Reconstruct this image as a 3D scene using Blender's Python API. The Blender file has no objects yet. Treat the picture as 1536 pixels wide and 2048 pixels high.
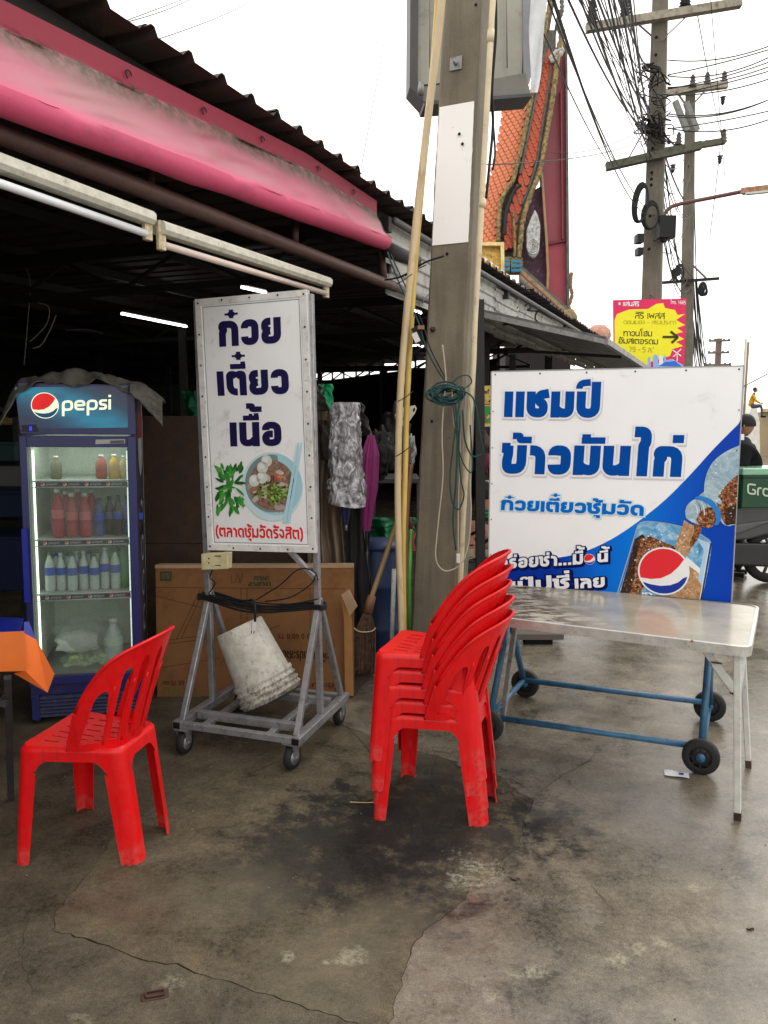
import bpy, bmesh, math, random
from mathutils import Vector, Matrix, noise
from mathutils.geometry import delaunay_2d_cdt
random.seed(7)
sc = bpy.context.scene
R = math.radians
# ------------------------------------------------------------------ camera, sky, sun, exposure
CAM_H = 1.6; PITCH = R(6.6); FPX = 1540.0
cd = bpy.data.cameras.new('camera'); cam = bpy.data.objects.new('camera', cd); sc.collection.objects.link(cam)
cam.location = (0, 0, CAM_H); cam.rotation_euler = (R(90) - PITCH, 0, 0)
cd.sensor_fit = 'VERTICAL'; cd.sensor_height = 24; cd.lens = FPX / 2048 * 24; cd.clip_start = .05; cd.clip_end = 2000
sc.camera = cam
w = bpy.data.worlds.new('World'); sc.world = w; w.use_nodes = True
nt = w.node_tree; nt.nodes.clear()
o_ = nt.nodes.new('ShaderNodeOutputWorld'); bg = nt.nodes.new('ShaderNodeBackground'); sk = nt.nodes.new('ShaderNodeTexSky')
sk.sky_type = 'NISHITA'; sk.sun_disc = False; sk.sun_elevation = R(58); sk.sun_rotation = R(35); sk.dust_density = 4
hs = nt.nodes.new('ShaderNodeHueSaturation'); hs.inputs['Saturation'].default_value = .12
mx = nt.nodes.new('ShaderNodeMix'); mx.data_type = 'RGBA'; mx.inputs[0].default_value = .72
mx.inputs[7].default_value = (16.3, 15.9, 15.3, 1)
nt.links.new(sk.outputs[0], hs.inputs['Color']); nt.links.new(hs.outputs[0], mx.inputs[6]); nt.links.new(mx.outputs[2], bg.inputs[0])
bg.inputs[1].default_value = .10; nt.links.new(bg.outputs[0], o_.inputs[0])
sd = bpy.data.lights.new('sun', 'SUN'); sd.energy = .6; sd.angle = R(20); sd.color = (1, .97, .92)
sun = bpy.data.objects.new('sun', sd); sc.collection.objects.link(sun); sun.rotation_euler = (R(32), 0, R(145))
sc.view_settings.view_transform = 'Standard'; sc.view_settings.look = 'None'; sc.view_settings.exposure = .55; sc.view_settings.gamma = 1
sc.cycles.use_denoising = True
sc.cycles.max_bounces = 6; sc.cycles.transparent_max_bounces = 12; sc.cycles.sample_clamp_indirect = 4

# ------------------------------------------------------------------ frames
C0 = Vector((0, 0, CAM_H)); cF = Vector((0, math.cos(PITCH), -math.sin(PITCH))); cU = Vector((0, math.sin(PITCH), math.cos(PITCH)))
def ray(x, y): return cF * FPX + Vector((1, 0, 0)) * (x - 768) + cU * (1024 - y)
def P(x, y, Yd):
    d = ray(x, y); return C0 + d * (Yd / d.y)
def G(x, y, z=0.0):
    d = ray(x, y); return C0 + d * ((z - CAM_H) / d.z)
SU = Vector((math.sin(R(24)), math.cos(R(24)), 0)); SV = Vector((-math.cos(R(24)), math.sin(R(24)), 0)); UP = Vector((0, 0, 1))
def W(u, v, z): return SU * u + SV * v + UP * z      # street frame: along the street, into the market, up
def VP(x, y, v):
    d = ray(x, y); return C0 + d * (v / d.dot(SV))
class Plane:
    def __init__(s, O, X, Y):
        s.O = Vector(O); s.X = Vector(X).normalized(); s.Y = Vector(Y).normalized(); s.N = s.X.cross(s.Y).normalized()
        if s.N.dot(C0 - s.O) < 0: s.N = -s.N
    def uv(s, x, y):
        d = ray(x, y); t = (s.O - C0).dot(s.N) / d.dot(s.N); p = C0 + d * t - s.O
        return (p.dot(s.X), p.dot(s.Y))
    def at(s, u, v, off=0.0): return s.O + s.X * u + s.Y * v + s.N * off
    def px(s, x, y, off=0.0):
        u, v = s.uv(x, y); return s.at(u, v, off)

# ------------------------------------------------------------------ materials
MATS = {}
def nd(t, kind, **kw):
    n = t.nodes.new(kind)
    for k, v in kw.items():
        if hasattr(n, k): setattr(n, k, v)
    return n
def ramp(t, src, stops):
    r = t.nodes.new('ShaderNodeValToRGB'); e = r.color_ramp.elements
    while len(e) < len(stops): e.new(.5)
    for i, (p, c) in enumerate(stops):
        e[i].position = p; e[i].color = (c, c, c, 1) if isinstance(c, (int, float)) else (*c, 1)
    t.links.new(src, r.inputs[0]); return r.outputs[0]
def tex(t, kind='noise', scale=5, detail=4, rough=.55, vec=None, dist=0):
    if kind == 'noise':
        n = t.nodes.new('ShaderNodeTexNoise'); n.inputs['Detail'].default_value = detail; n.inputs['Roughness'].default_value = rough
        n.inputs['Distortion'].default_value = dist
    elif kind == 'voronoi': n = t.nodes.new('ShaderNodeTexVoronoi')
    n.inputs['Scale'].default_value = scale
    if vec: t.links.new(vec, n.inputs['Vector'])
    return n
def mixc(t, f, a, b, blend='MIX'):
    m = t.nodes.new('ShaderNodeMix'); m.data_type = 'RGBA'; m.blend_type = blend
    for i, v in ((0, f), (6, a), (7, b)):
        if hasattr(v, 'node'): t.links.new(v, m.inputs[i])
        elif i == 0: m.inputs[0].default_value = v
        else: m.inputs[i].default_value = (*v, 1) if len(v) == 3 else v
    return m.outputs[2]
def math_(t, op, a, b=None, c=None):
    m = t.nodes.new('ShaderNodeMath'); m.operation = op
    for i, v in enumerate((a, b, c)):
        if v is None: continue
        if hasattr(v, 'node'): t.links.new(v, m.inputs[i])
        else: m.inputs[i].default_value = v
    return m.outputs[0]
def newmat(name):
    m = bpy.data.materials.new(name); m.use_nodes = True; t = m.node_tree
    return m, t, t.nodes['Principled BSDF']
def coords(t, scale=None):
    c = t.nodes.new('ShaderNodeTexCoord').outputs['Object']
    if scale:
        mp = t.nodes.new('ShaderNodeMapping'); mp.inputs['Scale'].default_value = scale; t.links.new(c, mp.inputs[0]); c = mp.outputs[0]
    return c
def M(name, col, rough=.5, metal=0, dirt=None, dirt_amt=.4, scale=6, bump=.15, bscale=60, stretch=None, var=.12, emit=0, alpha=None, coat=0, trans=0, spec=.5):
    if name in MATS: return MATS[name]
    m, t, b = newmat(name); MATS[name] = m
    c = coords(t, stretch)
    n1 = tex(t, 'noise', scale, 6, .6, c)
    dk = tuple(x * (1 - var * 1.6) for x in col); lt = tuple(min(1, x * (1 + var)) for x in col)
    f = ramp(t, n1.outputs['Fac'], [(.3, 0), (.7, 1)])
    cc = mixc(t, f, dk, lt)
    if dirt:
        n2 = tex(t, 'noise', scale * 2.3, 8, .7, c, .4)
        g = ramp(t, n2.outputs['Fac'], [(.62 - dirt_amt * .35, 0), (.78 - dirt_amt * .2, 1)])
        cc = mixc(t, g, cc, dirt)
        rr = math_(t, 'MULTIPLY_ADD', g, .25, rough); rr = math_(t, 'MINIMUM', rr, 1.0); t.links.new(rr, b.inputs['Roughness'])
    else: b.inputs['Roughness'].default_value = rough
    t.links.new(cc, b.inputs['Base Color']); b.inputs['Metallic'].default_value = metal
    b.inputs['Specular IOR Level'].default_value = spec
    if coat: b.inputs['Coat Weight'].default_value = coat; b.inputs['Coat Roughness'].default_value = .1
    if trans: b.inputs['Transmission Weight'].default_value = trans
    if bump:
        n3 = tex(t, 'noise', bscale, 5, .6, c); bp = t.nodes.new('ShaderNodeBump'); bp.inputs['Strength'].default_value = bump; bp.inputs['Distance'].default_value = .01
        t.links.new(n3.outputs['Fac'], bp.inputs['Height']); t.links.new(bp.outputs[0], b.inputs['Normal'])
    if emit: t.links.new(cc, b.inputs['Emission Color']); b.inputs['Emission Strength'].default_value = emit
    if alpha is not None: b.inputs['Alpha'].default_value = alpha
    return m
def flat(name, col, rough=.5, **k): return M(name, col, rough, var=.03, bump=0, **{'spec': .22, **k})

# ------------------------------------------------------------------ mesh helpers
class MB:
    def __init__(s): s.v = []; s.f = []; s.sm = []
    def add(s, vs, fs, smooth=False):
        k = len(s.v); s.v += [Vector(p) for p in vs]; s.f += [tuple(k + i for i in f) for f in fs]; s.sm += [smooth] * len(fs); return s
    def box(s, c, size, rot=None):
        c = Vector(c); hx, hy, hz = size[0] / 2, size[1] / 2, size[2] / 2
        vs = [Vector((x, y, z)) for x in (-hx, hx) for y in (-hy, hy) for z in (-hz, hz)]
        if rot is not None: vs = [rot @ p for p in vs]
        return s.add([c + p for p in vs], [(0, 1, 3, 2), (4, 6, 7, 5), (0, 4, 5, 1), (2, 3, 7, 6), (0, 2, 6, 4), (1, 5, 7, 3)])
    def bar(s, a, b, w, h=None, w2=None, h2=None, up=UP, bev=0):
        a, b = Vector(a), Vector(b); h = h or w; w2 = w2 or w; h2 = h2 or h
        d = (b - a).normalized(); x = d.cross(Vector(up))
        if x.length < 1e-3: x = d.cross(Vector((1, 0, 0)))
        x.normalize(); y = x.cross(d).normalized()
        def ring(o, w_, h_):
            if not bev: return [o + x * sx * w_ / 2 + y * sy * h_ / 2 for sx, sy in ((-1, -1), (1, -1), (1, 1), (-1, 1))]
            r = []
            for sx, sy, o1 in ((-1, -1, 0), (1, -1, 1), (1, 1, 0), (-1, 1, 1)):
                p1 = o + x * sx * (w_ / 2 - bev) + y * sy * h_ / 2; p2 = o + x * sx * w_ / 2 + y * sy * (h_ / 2 - bev)
                r += [p2, p1] if not o1 else [p1, p2]
            return r
        r1, r2 = ring(a, w, h), ring(b, w2, h2); n = len(r1)
        return s.add(r1 + r2, [(i, (i + 1) % n, n + (i + 1) % n, n + i) for i in range(n)] + [tuple(range(n))[::-1], tuple(range(n, 2 * n))])
    def tube(s, pts, r, n=8, cap=True, closed=False):
        pts = [Vector(p) for p in pts]; m = len(pts); rr = r if isinstance(r, (list, tuple)) else [r] * m
        vs = []; prev = None
        for i, p in enumerate(pts):
            if closed: d = pts[(i + 1) % m] - pts[i - 1]
            else: d = pts[min(i + 1, m - 1)] - pts[max(i - 1, 0)]
            d.normalize()
            if prev is None:
                x = d.cross(UP)
                if x.length < .05: x = d.cross(Vector((1, 0, 0)))
            else: x = prev - d * prev.dot(d)
            x.normalize(); prev = x; y = d.cross(x)
            vs += [p + (x * math.cos(2 * math.pi * k / n) + y * math.sin(2 * math.pi * k / n)) * rr[i] for k in range(n)]
        fs = []
        for i in range(m if closed else m - 1):
            j = (i + 1) % m
            fs += [(i * n + k, i * n + (k + 1) % n, j * n + (k + 1) % n, j * n + k) for k in range(n)]
        if cap and not closed: fs += [tuple(range(n))[::-1], tuple((m - 1) * n + k for k in range(n))]
        return s.add(vs, fs, n > 5)
    def lathe(s, prof, c, axis=UP, n=24, cap=True):
        c = Vector(c); a = Vector(axis).normalized(); x = a.cross(UP)
        if x.length < 1e-3: x = Vector((1, 0, 0))
        x.normalize(); y = a.cross(x); m = len(prof)
        vs = [c + a * h + (x * math.cos(2 * math.pi * k / n) + y * math.sin(2 * math.pi * k / n)) * r for r, h in prof for k in range(n)]
        fs = [(i * n + k, i * n + (k + 1) % n, (i + 1) * n + (k + 1) % n, (i + 1) * n + k) for i in range(m - 1) for k in range(n)]
        if cap: fs += [tuple(range(n))[::-1], tuple((m - 1) * n + k for k in range(n))]
        return s.add(vs, fs, True)
    def prism(s, pts, n, t):     # 3D polygon, extruded back along n by t
        pts = [Vector(p) for p in pts]; n = Vector(n).normalized(); k = len(pts)
        return s.add(pts + [p - n * t for p in pts], [tuple(range(k)), tuple(range(k, 2 * k))[::-1]] + [(i, i + k, (i + 1) % k + k, (i + 1) % k) for i in range(k)])
    def grid(s, fn, nu, nv, smooth=True, wrap=False):
        vs = [fn(i / nu, j / nv) for i in range(nu + 1) for j in range(nv + 1)]
        return s.add(vs, [(i * (nv + 1) + j, (i + 1) * (nv + 1) + j, (i + 1) * (nv + 1) + j + 1, i * (nv + 1) + j + 1) for i in range(nu) for j in range(nv)], smooth)
    def blob(s, c, r, n=10, m=7, sx=(1, 1, 1), jit=0):
        c = Vector(c)
        def fn(a, b):
            th = a * 2 * math.pi; ph = b * math.pi
            d = Vector((math.cos(th) * math.sin(ph), math.sin(th) * math.sin(ph), math.cos(ph)))
            k = r * (1 + jit * noise.noise(d * 2.3 + c * 9))
            return c + Vector((d.x * sx[0], d.y * sx[1], d.z * sx[2])) * k
        return s.grid(fn, n, m)
    def build(s, name, mat, parent=None, solid=0, off=0, smooth=None, bevel=0, sub=0):
        me = bpy.data.meshes.new(name); me.from_pydata([tuple(p) for p in s.v], [], s.f); me.validate(); 
        if len(me.polygons) == len(s.sm): me.polygons.foreach_set('use_smooth', s.sm if smooth is None else [smooth] * len(s.sm))
        elif smooth: me.polygons.foreach_set('use_smooth', [True] * len(me.polygons))
        me.update(); me.materials.append(mat)
        o = bpy.data.objects.new(name, me); sc.collection.objects.link(o)
        if parent: o.parent = parent; o.matrix_parent_inverse = parent.matrix_basis.inverted() @ (Matrix.Identity(4))
        if sub: q = o.modifiers.new('s', 'SUBSURF'); q.levels = q.render_levels = sub
        if solid: q = o.modifiers.new('t', 'SOLIDIFY'); q.thickness = solid; q.offset = off
        if solid and any(s.sm): q = o.modifiers.new('e', 'EDGE_SPLIT'); q.split_angle = R(50)
        if bevel: q = o.modifiers.new('b', 'BEVEL'); q.width = bevel; q.segments = 2; q.limit_method = 'ANGLE'
        return o
def tag(o, label, cat, group=None):
    o['label'] = label; o['category'] = cat
    if group: o['group'] = group
    return o
def thing(name, loc, label, cat, group=None):
    o = bpy.data.objects.new(name, None); o.location = loc; o.empty_display_size = .1; sc.collection.objects.link(o); return tag(o, label, cat, group)
def struct(o): o['kind'] = 'structure'; return o
def stuff(o): o['kind'] = 'stuff'; return o
def subpart(o, parent):      # o under a part that itself hangs under a thing
    root = parent.parent; o.parent = parent
    o.matrix_parent_inverse = Matrix.Identity(4) if root is None else (root.matrix_basis @ parent.matrix_parent_inverse).inverted()
    return o
def copy_tree(root, mw, label=None):
    c = root.copy(); sc.collection.objects.link(c); c.matrix_basis = mw
    if label: c['label'] = label
    def rec(src, dst):
        for ch in src.children:
            k = ch.copy(); sc.collection.objects.link(k); k.parent = dst; k.matrix_parent_inverse = ch.matrix_parent_inverse.copy(); rec(ch, k)
    rec(root, c); return c
def inside(p, poly):
    x, y = p; c = False; n = len(poly)
    for i in range(n):
        x1, y1 = poly[i]; x2, y2 = poly[i - 1]
        if (y1 > y) != (y2 > y) and x < (x2 - x1) * (y - y1) / (y2 - y1 + 1e-12) + x1: c = not c
    return c
def sheet(mb, outer, holes, fn, step, smooth=True):
    vs = []; es = []
    for lp in [outer] + holes:
        k = len(vs); vs += [Vector(p) for p in lp]; es += [(k + i, k + (i + 1) % len(lp)) for i in range(len(lp))]
    xs = [p[0] for p in outer]; ys = [p[1] for p in outer]
    sx, sy = step; x = min(xs) + sx / 2
    while x < max(xs):
        y = min(ys) + sy / 2
        while y < max(ys):
            if inside((x, y), outer) and not any(inside((x, y), h) for h in holes): vs.append(Vector((x, y)))
            y += sy
        x += sx
    r = delaunay_2d_cdt(vs, es, [], 0, 1e-5)
    fs = []
    for f in r[2]:
        c = sum((r[0][i] for i in f), Vector((0, 0))) / len(f)
        if inside(c, outer) and not any(inside(c, h) for h in holes): fs.append(tuple(f))
    return mb.add([fn(p[0], p[1]) for p in r[0]], fs, smooth)
def fillet(pts, r, closed=False, k=5):
    out = []; n = len(pts); V2 = [Vector((p[0], p[1])) for p in pts]
    rng = range(n) if closed else range(1, n - 1)
    if not closed: out.append(V2[0])
    for i in rng:
        a, p, b = V2[i - 1], V2[i], V2[(i + 1) % n]
        la, lb = (a - p).length, (b - p).length
        rr = min(r, la * .499 if (closed or i > 1) else la * .98, lb * .499 if (closed or i < n - 2) else lb * .98)
        if rr < 1e-4: out.append(p); continue
        s, e = p + (a - p) / la * rr, p + (b - p) / lb * rr
        for j in range(k + 1):
            q = j / k; out.append(s * (1 - q) ** 2 + p * 2 * q * (1 - q) + e * q * q)
    if not closed: out.append(V2[-1])
    return out
def rrect(x0, y0, x1, y1, r): return [tuple(p) for p in fillet([(x0, y0), (x1, y0), (x1, y1), (x0, y1)], r, True)]
def slab(name, mat, parent, O, X, Y, T, poly=None, **k):   # solid board from a 2D outline
    mb = MB(); O, X, Y = Vector(O), Vector(X), Vector(Y); mb.prism([O + X * a + Y * b for a, b in poly], X.cross(Y), T); return mb.build(name, mat, parent, **k)
def catenary(a, b, sag, n=14):
    a, b = Vector(a), Vector(b); return [a.lerp(b, i / n) - UP * sag * 4 * (i / n) * (1 - i / n) for i in range(n + 1)]
def smoothpts(pts, k=6):
    pts = [Vector(p) for p in pts]; out = []
    for i in range(len(pts) - 1):
        p0, p1, p2, p3 = pts[max(i - 1, 0)], pts[i], pts[i + 1], pts[min(i + 2, len(pts) - 1)]
        for j in range(k):
            q = j / k; out.append(.5 * ((2 * p1) + (p2 - p0) * q + (2 * p0 - 5 * p1 + 4 * p2 - p3) * q * q + (3 * p1 - p0 - 3 * p2 + p3) * q ** 3))
    out.append(pts[-1]); return out

# ------------------------------------------------------------------ lettering: strokes with real outlines, laid on a plane
def glyph(ch, h, X):
    T, B = 1 - h, h
    def g(w, *s): return w, list(s)
    def lr(w): return X, w - X
    if ch == 'ก': L, Rr = lr(.68); return g(.68, [(L, 0), (L, .56), (L + .07, .64), (L - .02, .72), (L, T), (Rr, T), (Rr, 0)])
    if ch == 'ว': L, Rr = lr(.6); return g(.6, [(L, .66), (L, T), (Rr, T), (Rr, B), (L, B), (L, .34)])
    if ch == 'ย': L, Rr = lr(.66); return g(.66, [(.6 * Rr, T), (L, T), (L, .54), (.3, .5)], [(.3, .5), (L, .46), (L, B), (Rr, B), (Rr, 1)])
    if ch == 'เ': return g(2 * X, [(X, 0), (X, 1)])
    if ch == 'แ': return g(4 * X + .08, [(X, 0), (X, 1)], [(3 * X + .08, 0), (3 * X + .08, 1)])
    if ch == 'ต': L, Rr = lr(.7); return g(.7, [(.38, B), (L, B), (L, T), (.3, T), (.36, .74)], [(.34, .74), (.42, T), (Rr, T), (Rr, 0)])
    if ch in 'ดค': L, Rr = lr(.66); return g(.66, [(.36, B), (L, B), (L, T), (Rr, T), (Rr, 0)])
    if ch == 'น': L, Rr = lr(.68); return g(.68, [(L, 1), (L, B), (.42, B), (Rr, .36)], [(Rr, 1), (Rr, 0)])
    if ch == 'ม': L, Rr = lr(.68); return g(.68, [(L, 1), (L, 0)], [(L, .36), (.26, B), (Rr, B), (Rr, 1)])
    if ch in 'อฮ':
        L, Rr = lr(.64); s = [[(L, .66), (L, T), (Rr, T), (Rr, B), (L, B), (L, .5), (.36, .5)]]
        if ch == 'ฮ': s.append([(.4, T), (.68, 1.12)])
        return .64, s
    if ch == 'า': return g(.42, [(0, T), (.42 - X, T), (.42 - X, 0)])
    if ch in 'ชซ':
        L, Rr = lr(.64); s = [[(L, 1), (L, B), (Rr, B), (Rr, .52), (.36, .62), (.38, .86), (.66, .93)]]
        if ch == 'ซ': s.append([(-.06, .9), (L, .9)])
        return .66, s
    if ch == 'ป': L, Rr = lr(.68); return g(.68, [(L, 1), (L, B), (Rr, B), (Rr, 1.36)])
    if ch == 'บ': L, Rr = lr(.68); return g(.68, [(L, 1), (L, B), (Rr, B), (Rr, 1)])
    if ch == 'ข': L, Rr = lr(.66); return g(.68, [(-.02, 1 - h * .55), (L + .08, 1 - h * .55)], [(L + .03, .98), (L + .03, .66), (L, .5), (L, B), (Rr, B), (Rr, 1)])
    if ch == 'ไ': return g(.44, [(0, 1.46), (.42 - X, 1.46), (.42 - X, 1.1), (.24, 1.02), (.24, 0)])
    if ch == 'โ': return g(.44, [(.44, 1.46), (X, 1.46), (X, 1.15), (.24, 1.05), (.24, 0)])
    if ch in 'ลส':
        L, Rr = lr(.64); s = [[(.04, .84), (.1, T), (Rr, T), (Rr, 0)], [(L, 0), (L, .56), (Rr, .56)]]
        if ch == 'ส': s.append([(Rr - .06, T), (.7, 1.12)])
        return .64, s
    if ch == 'ร': L, Rr = lr(.54); return g(.54, [(Rr + .04, T), (L, T), (L, .56), (Rr, .5), (Rr, B), (L, B)])
    if ch == 'ง': return g(.52, [(.05, T), (.52 - X, T), (.52 - X, .25), (.3, B), (.0, .5)])
    if ch == 'ท': L, Rr = lr(.68); return g(.68, [(L, 1), (L, 0)], [(L, .6), (.3, T), (Rr, T), (Rr, 0)])
    if ch == 'พ': return g(.8, [(X, 1), (.18, B), (.4, .8), (.62, B), (.8 - X, 1)])
    if ch == 'ะ': return g(.34, [(0, .75), (.3, .75)], [(0, .25), (.3, .25)])
    if ch == '(': return g(.3, [(.3, 1.2), (.1, .9), (.1, .1), (.3, -.2)])
    if ch == ')': return g(.3, [(0, 1.2), (.2, .9), (.2, .1), (0, -.2)])
    if ch == '.': return g(2 * X, [(X, 0), (X, 2 * h)])
    if ch == '-': return g(.4, [(0, .5), (.4, .5)])
    if ch == '*': return g(.3, [(.02, 1.05), (.28, 1.05)], [(.15, .92), (.15, 1.18)])
    if ch == ' ': return .35, []
    if ch == 'p': return g(.8, [(X, -.5), (X, .5)], [(X, .5), (X, T), (.8 - X, T), (.8 - X, B), (X, B), (X, .5)])
    if ch == 'e': return g(.8, [(X, .5), (.8 - X, .5)], [(.8 - X, .45), (.8 - X, T), (X, T), (X, B), (.72, B)])
    if ch == 's': return g(.6, [(.58, T), (X, T), (X, .52), (.6 - X, .48), (.6 - X, B), (.02, B)])
    if ch == 'i': return g(2 * X, [(X, 0), (X, 1)], [(X, 1.2), (X, 1.2 + 2 * h)])
    if ch == 'G': return g(.9, [(.86, 1.2), (X, 1.2), (X, B), (.9 - X, B), (.9 - X, .6), (.5, .6)])
    if ch == 'r': return g(.45, [(X, 0), (X, T), (.45, T)])
    if ch == 'a': return g(.75, [(.75 - X, 1), (.75 - X, 0)], [(.75 - X, T), (X, T), (X, B), (.75 - X, B)])
    if ch == 'b': return g(.75, [(X, 1.4), (X, 0)], [(X, T), (.75 - X, T), (.75 - X, B), (X, B)])
    if ch in '0123456789':
        w_ = .6; L, Rr = X, w_ - X; H = 1.2; T2 = H - h; m = H / 2
        d = {'0': [[(L, m), (L, T2), (Rr, T2), (Rr, B), (L, B), (L, m)]], '1': [[(.1, .95), (.34, T2), (.34, 0)]],
             '2': [[(L, .9), (L, T2), (Rr, T2), (Rr, .65), (L, B), (w_, B)]], '5': [[(w_, T2), (L, T2), (L, .65), (Rr, .7), (Rr, B), (0, B)]],
             '6': [[(Rr, T2), (L, T2), (L, B), (Rr, B), (Rr, .65), (L, .65)]], '7': [[(0, T2), (Rr, T2), (.2, 0)]],
             '8': [[(L, .9), (L, T2), (Rr, T2), (Rr, m), (L, m), (L, .9)], [(L, m), (L, B), (Rr, B), (Rr, m)]],
             '9': [[(L, B), (Rr, B), (Rr, T2), (L, T2), (L, .55), (Rr, .55)]]}
        return w_, d.get(ch, d['0'])
    return .5, [[(.1, 0), (.1, 1), (.4, 1), (.4, 0)]]
MARKS = 'ั่้๋์ิีืุ๊'
def layout(txt, h, gap=.1, ws=1.15):
    x = 0; strokes = []; up = 0; hx = h / ws; gp_ = gap / ws
    def put(pts, hw): strokes.append(([(a * ws, b) for a, b in pts], hw))
    for ch in txt:
        if ch in MARKS:
            y = 1.1 + up; X = x - gp_; k = min(h, .115)
            if ch == 'ุ': put([(X - hx, -.08), (X - hx, -.36)], h * .95); put([(X - .34, -.15), (X - hx, -.15)], k * .6); continue
            if ch == '่': put([(X - hx, y), (X - hx, y + .26)], h)
            if ch == '้': put([(X - .42, y + .22), (X - .2, y + .22), (X - .24, y + .08), (X + .1, y + .08)], k)
            if ch == '๋': put([(X - .46, y + .15), (X + .0, y + .15)], .042); put([(X - .23, y + .07), (X - .23, y + .23)], k * 1.25 / 1.1); put([(X - .23, y - .01), (X - .23, y + .32)], k * .75)
            if ch == '๊': put([(X - .5, y), (X - .5, y + .2), (X - .3, y + .2), (X - .3, y + .06), (X - .1, y + .25), (X - .1, y)], k * .7)
            if ch == '์': put([(X - .62, y), (X - .62, y + .2), (X - .3, y + .24)], k * 1.1)
            if ch == 'ั': put([(X - .5, y + .07), (X + .1, y + .07)], k * .95); put([(X - .38, y + .05), (X - .38, y + .28)], k * 1.25)
            if ch in 'ิีื':
                put([(X - .54, y + .07), (X, y + .07)], k * .9)
                if ch != 'ิ': put([(X - k * .8, y), (X - k * .8, y + .26)], k * .8)
                if ch == 'ื': put([(X - .28, y), (X - .28, y + .24)], k * .6)
                up += .34
            if ch == 'ั': up += .34
            continue
        w_, s = glyph(ch, h, hx); up = 0
        for pl in s: put([(x + a, b) for a, b in pl], h)
        x += w_ + gp_
    return (x - gp_) * ws, strokes
def stroke_poly(pts, hw, r=.2, ext=0):
    pts = fillet(pts, r)
    q = [pts[0]]
    for p in pts[1:]:
        if (p - q[-1]).length > 1e-4: q.append(p)
    pts = q; n = len(pts); L_, R_ = [], []
    if ext and n > 1:
        pts[0] = pts[0] + (pts[0] - pts[1]).normalized() * ext; pts[-1] = pts[-1] + (pts[-1] - pts[-2]).normalized() * ext
    for i, p in enumerate(pts):
        a = (p - pts[i - 1]).normalized() if i > 0 else None; b = (pts[i + 1] - p).normalized() if i < n - 1 else None
        d = (a + b).normalized() if a and b and (a + b).length > .05 else (a or b)
        nn = Vector((-d.y, d.x)); k = 1 / max(.45, nn.dot(Vector((-(a or b).y, (a or b).x))))
        L_.append(p + nn * hw * k); R_.append(p - nn * hw * k)
    return L_, R_
def text(parent, plane, txt, pl, pr, pt, h, mat, off=.0006, grow=0, shift=(0, 0), name='lettering', gap=.1, r=.3, uvmode=False, ws=1.15):
    a, b, c = [Vector(p if uvmode else plane.uv(*p)) for p in (pl, pr, pt)]
    wid, st = layout(txt, h, gap, ws); X = (b - a) / wid; Y = c - a; mb = MB(); k = 0
    for pts, hw in st:
        Ls, Rs = stroke_poly(pts, hw + grow, r, grow); k += 1; o = off + (k % 9) * .00006
        n = len(Ls); vs = [plane.at(*(a + X * (p.x + shift[0]) + Y * (p.y + shift[1])), o + .00001 * (i % n)) for i, p in enumerate(Ls + Rs)]
        mb.add(vs, [(i, i + 1, n + i + 1, n + i) for i in range(n - 1)])
    return mb.build(name, mat, parent)
def decal(parent, plane, pts, mat, off, name='print', uvmode=False):
    if not uvmode: pts = [plane.uv(*p) for p in pts]
    mb = MB(); mb.add([plane.at(u, v, off) for u, v in pts], [tuple(range(len(pts)))]); return mb.build(name, mat, parent)
def ell(cx, cy, rx, ry, n=28, rot=0, a0=0, a1=360):
    return [(cx + rx * math.cos(t) * math.cos(rot) - ry * math.sin(t) * math.sin(rot), cy + rx * math.cos(t) * math.sin(rot) + ry * math.sin(t) * math.cos(rot)) for t in [R(a0 + (a1 - a0) * i / n) for i in range(n if a1 - a0 == 360 else n + 1)]]
def globe(parent, plane, cx, cy, r, off):
    red, wht, blu = flat('print_red', (.72, .02, .03)), flat('print_white', (.78, .78, .78)), flat('print_navy', (.005, .03, .3))
    decal(parent, plane, ell(cx, cy, r * 1.07, r * 1.07), wht, off, 'emblem_ring')
    S = lambda t0, t1, n=14: [(cx + r * math.cos(R(t0 + (t1 - t0) * i / n)), cy - r * math.sin(R(t0 + (t1 - t0) * i / n))) for i in range(n + 1)]
    # upper field: from lower left round the top to upper right, closed by the wave
    top = S(200, 35); wave = [(cx + r * a, cy + r * b) for a, b in ((.62, -.3), (.3, .02), (-.1, .22), (-.5, .3))]
    decal(parent, plane, top + wave, red, off + .0004, 'emblem_red')
    bot = S(212, 350); w2 = [(cx + r * a, cy + r * b) for a, b in ((.82, .2), (.62, .42), (.3, .55), (-.1, .58), (-.5, .52))]
    decal(parent, plane, bot + w2, blu, off + .0004, 'emblem_blue')

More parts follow.
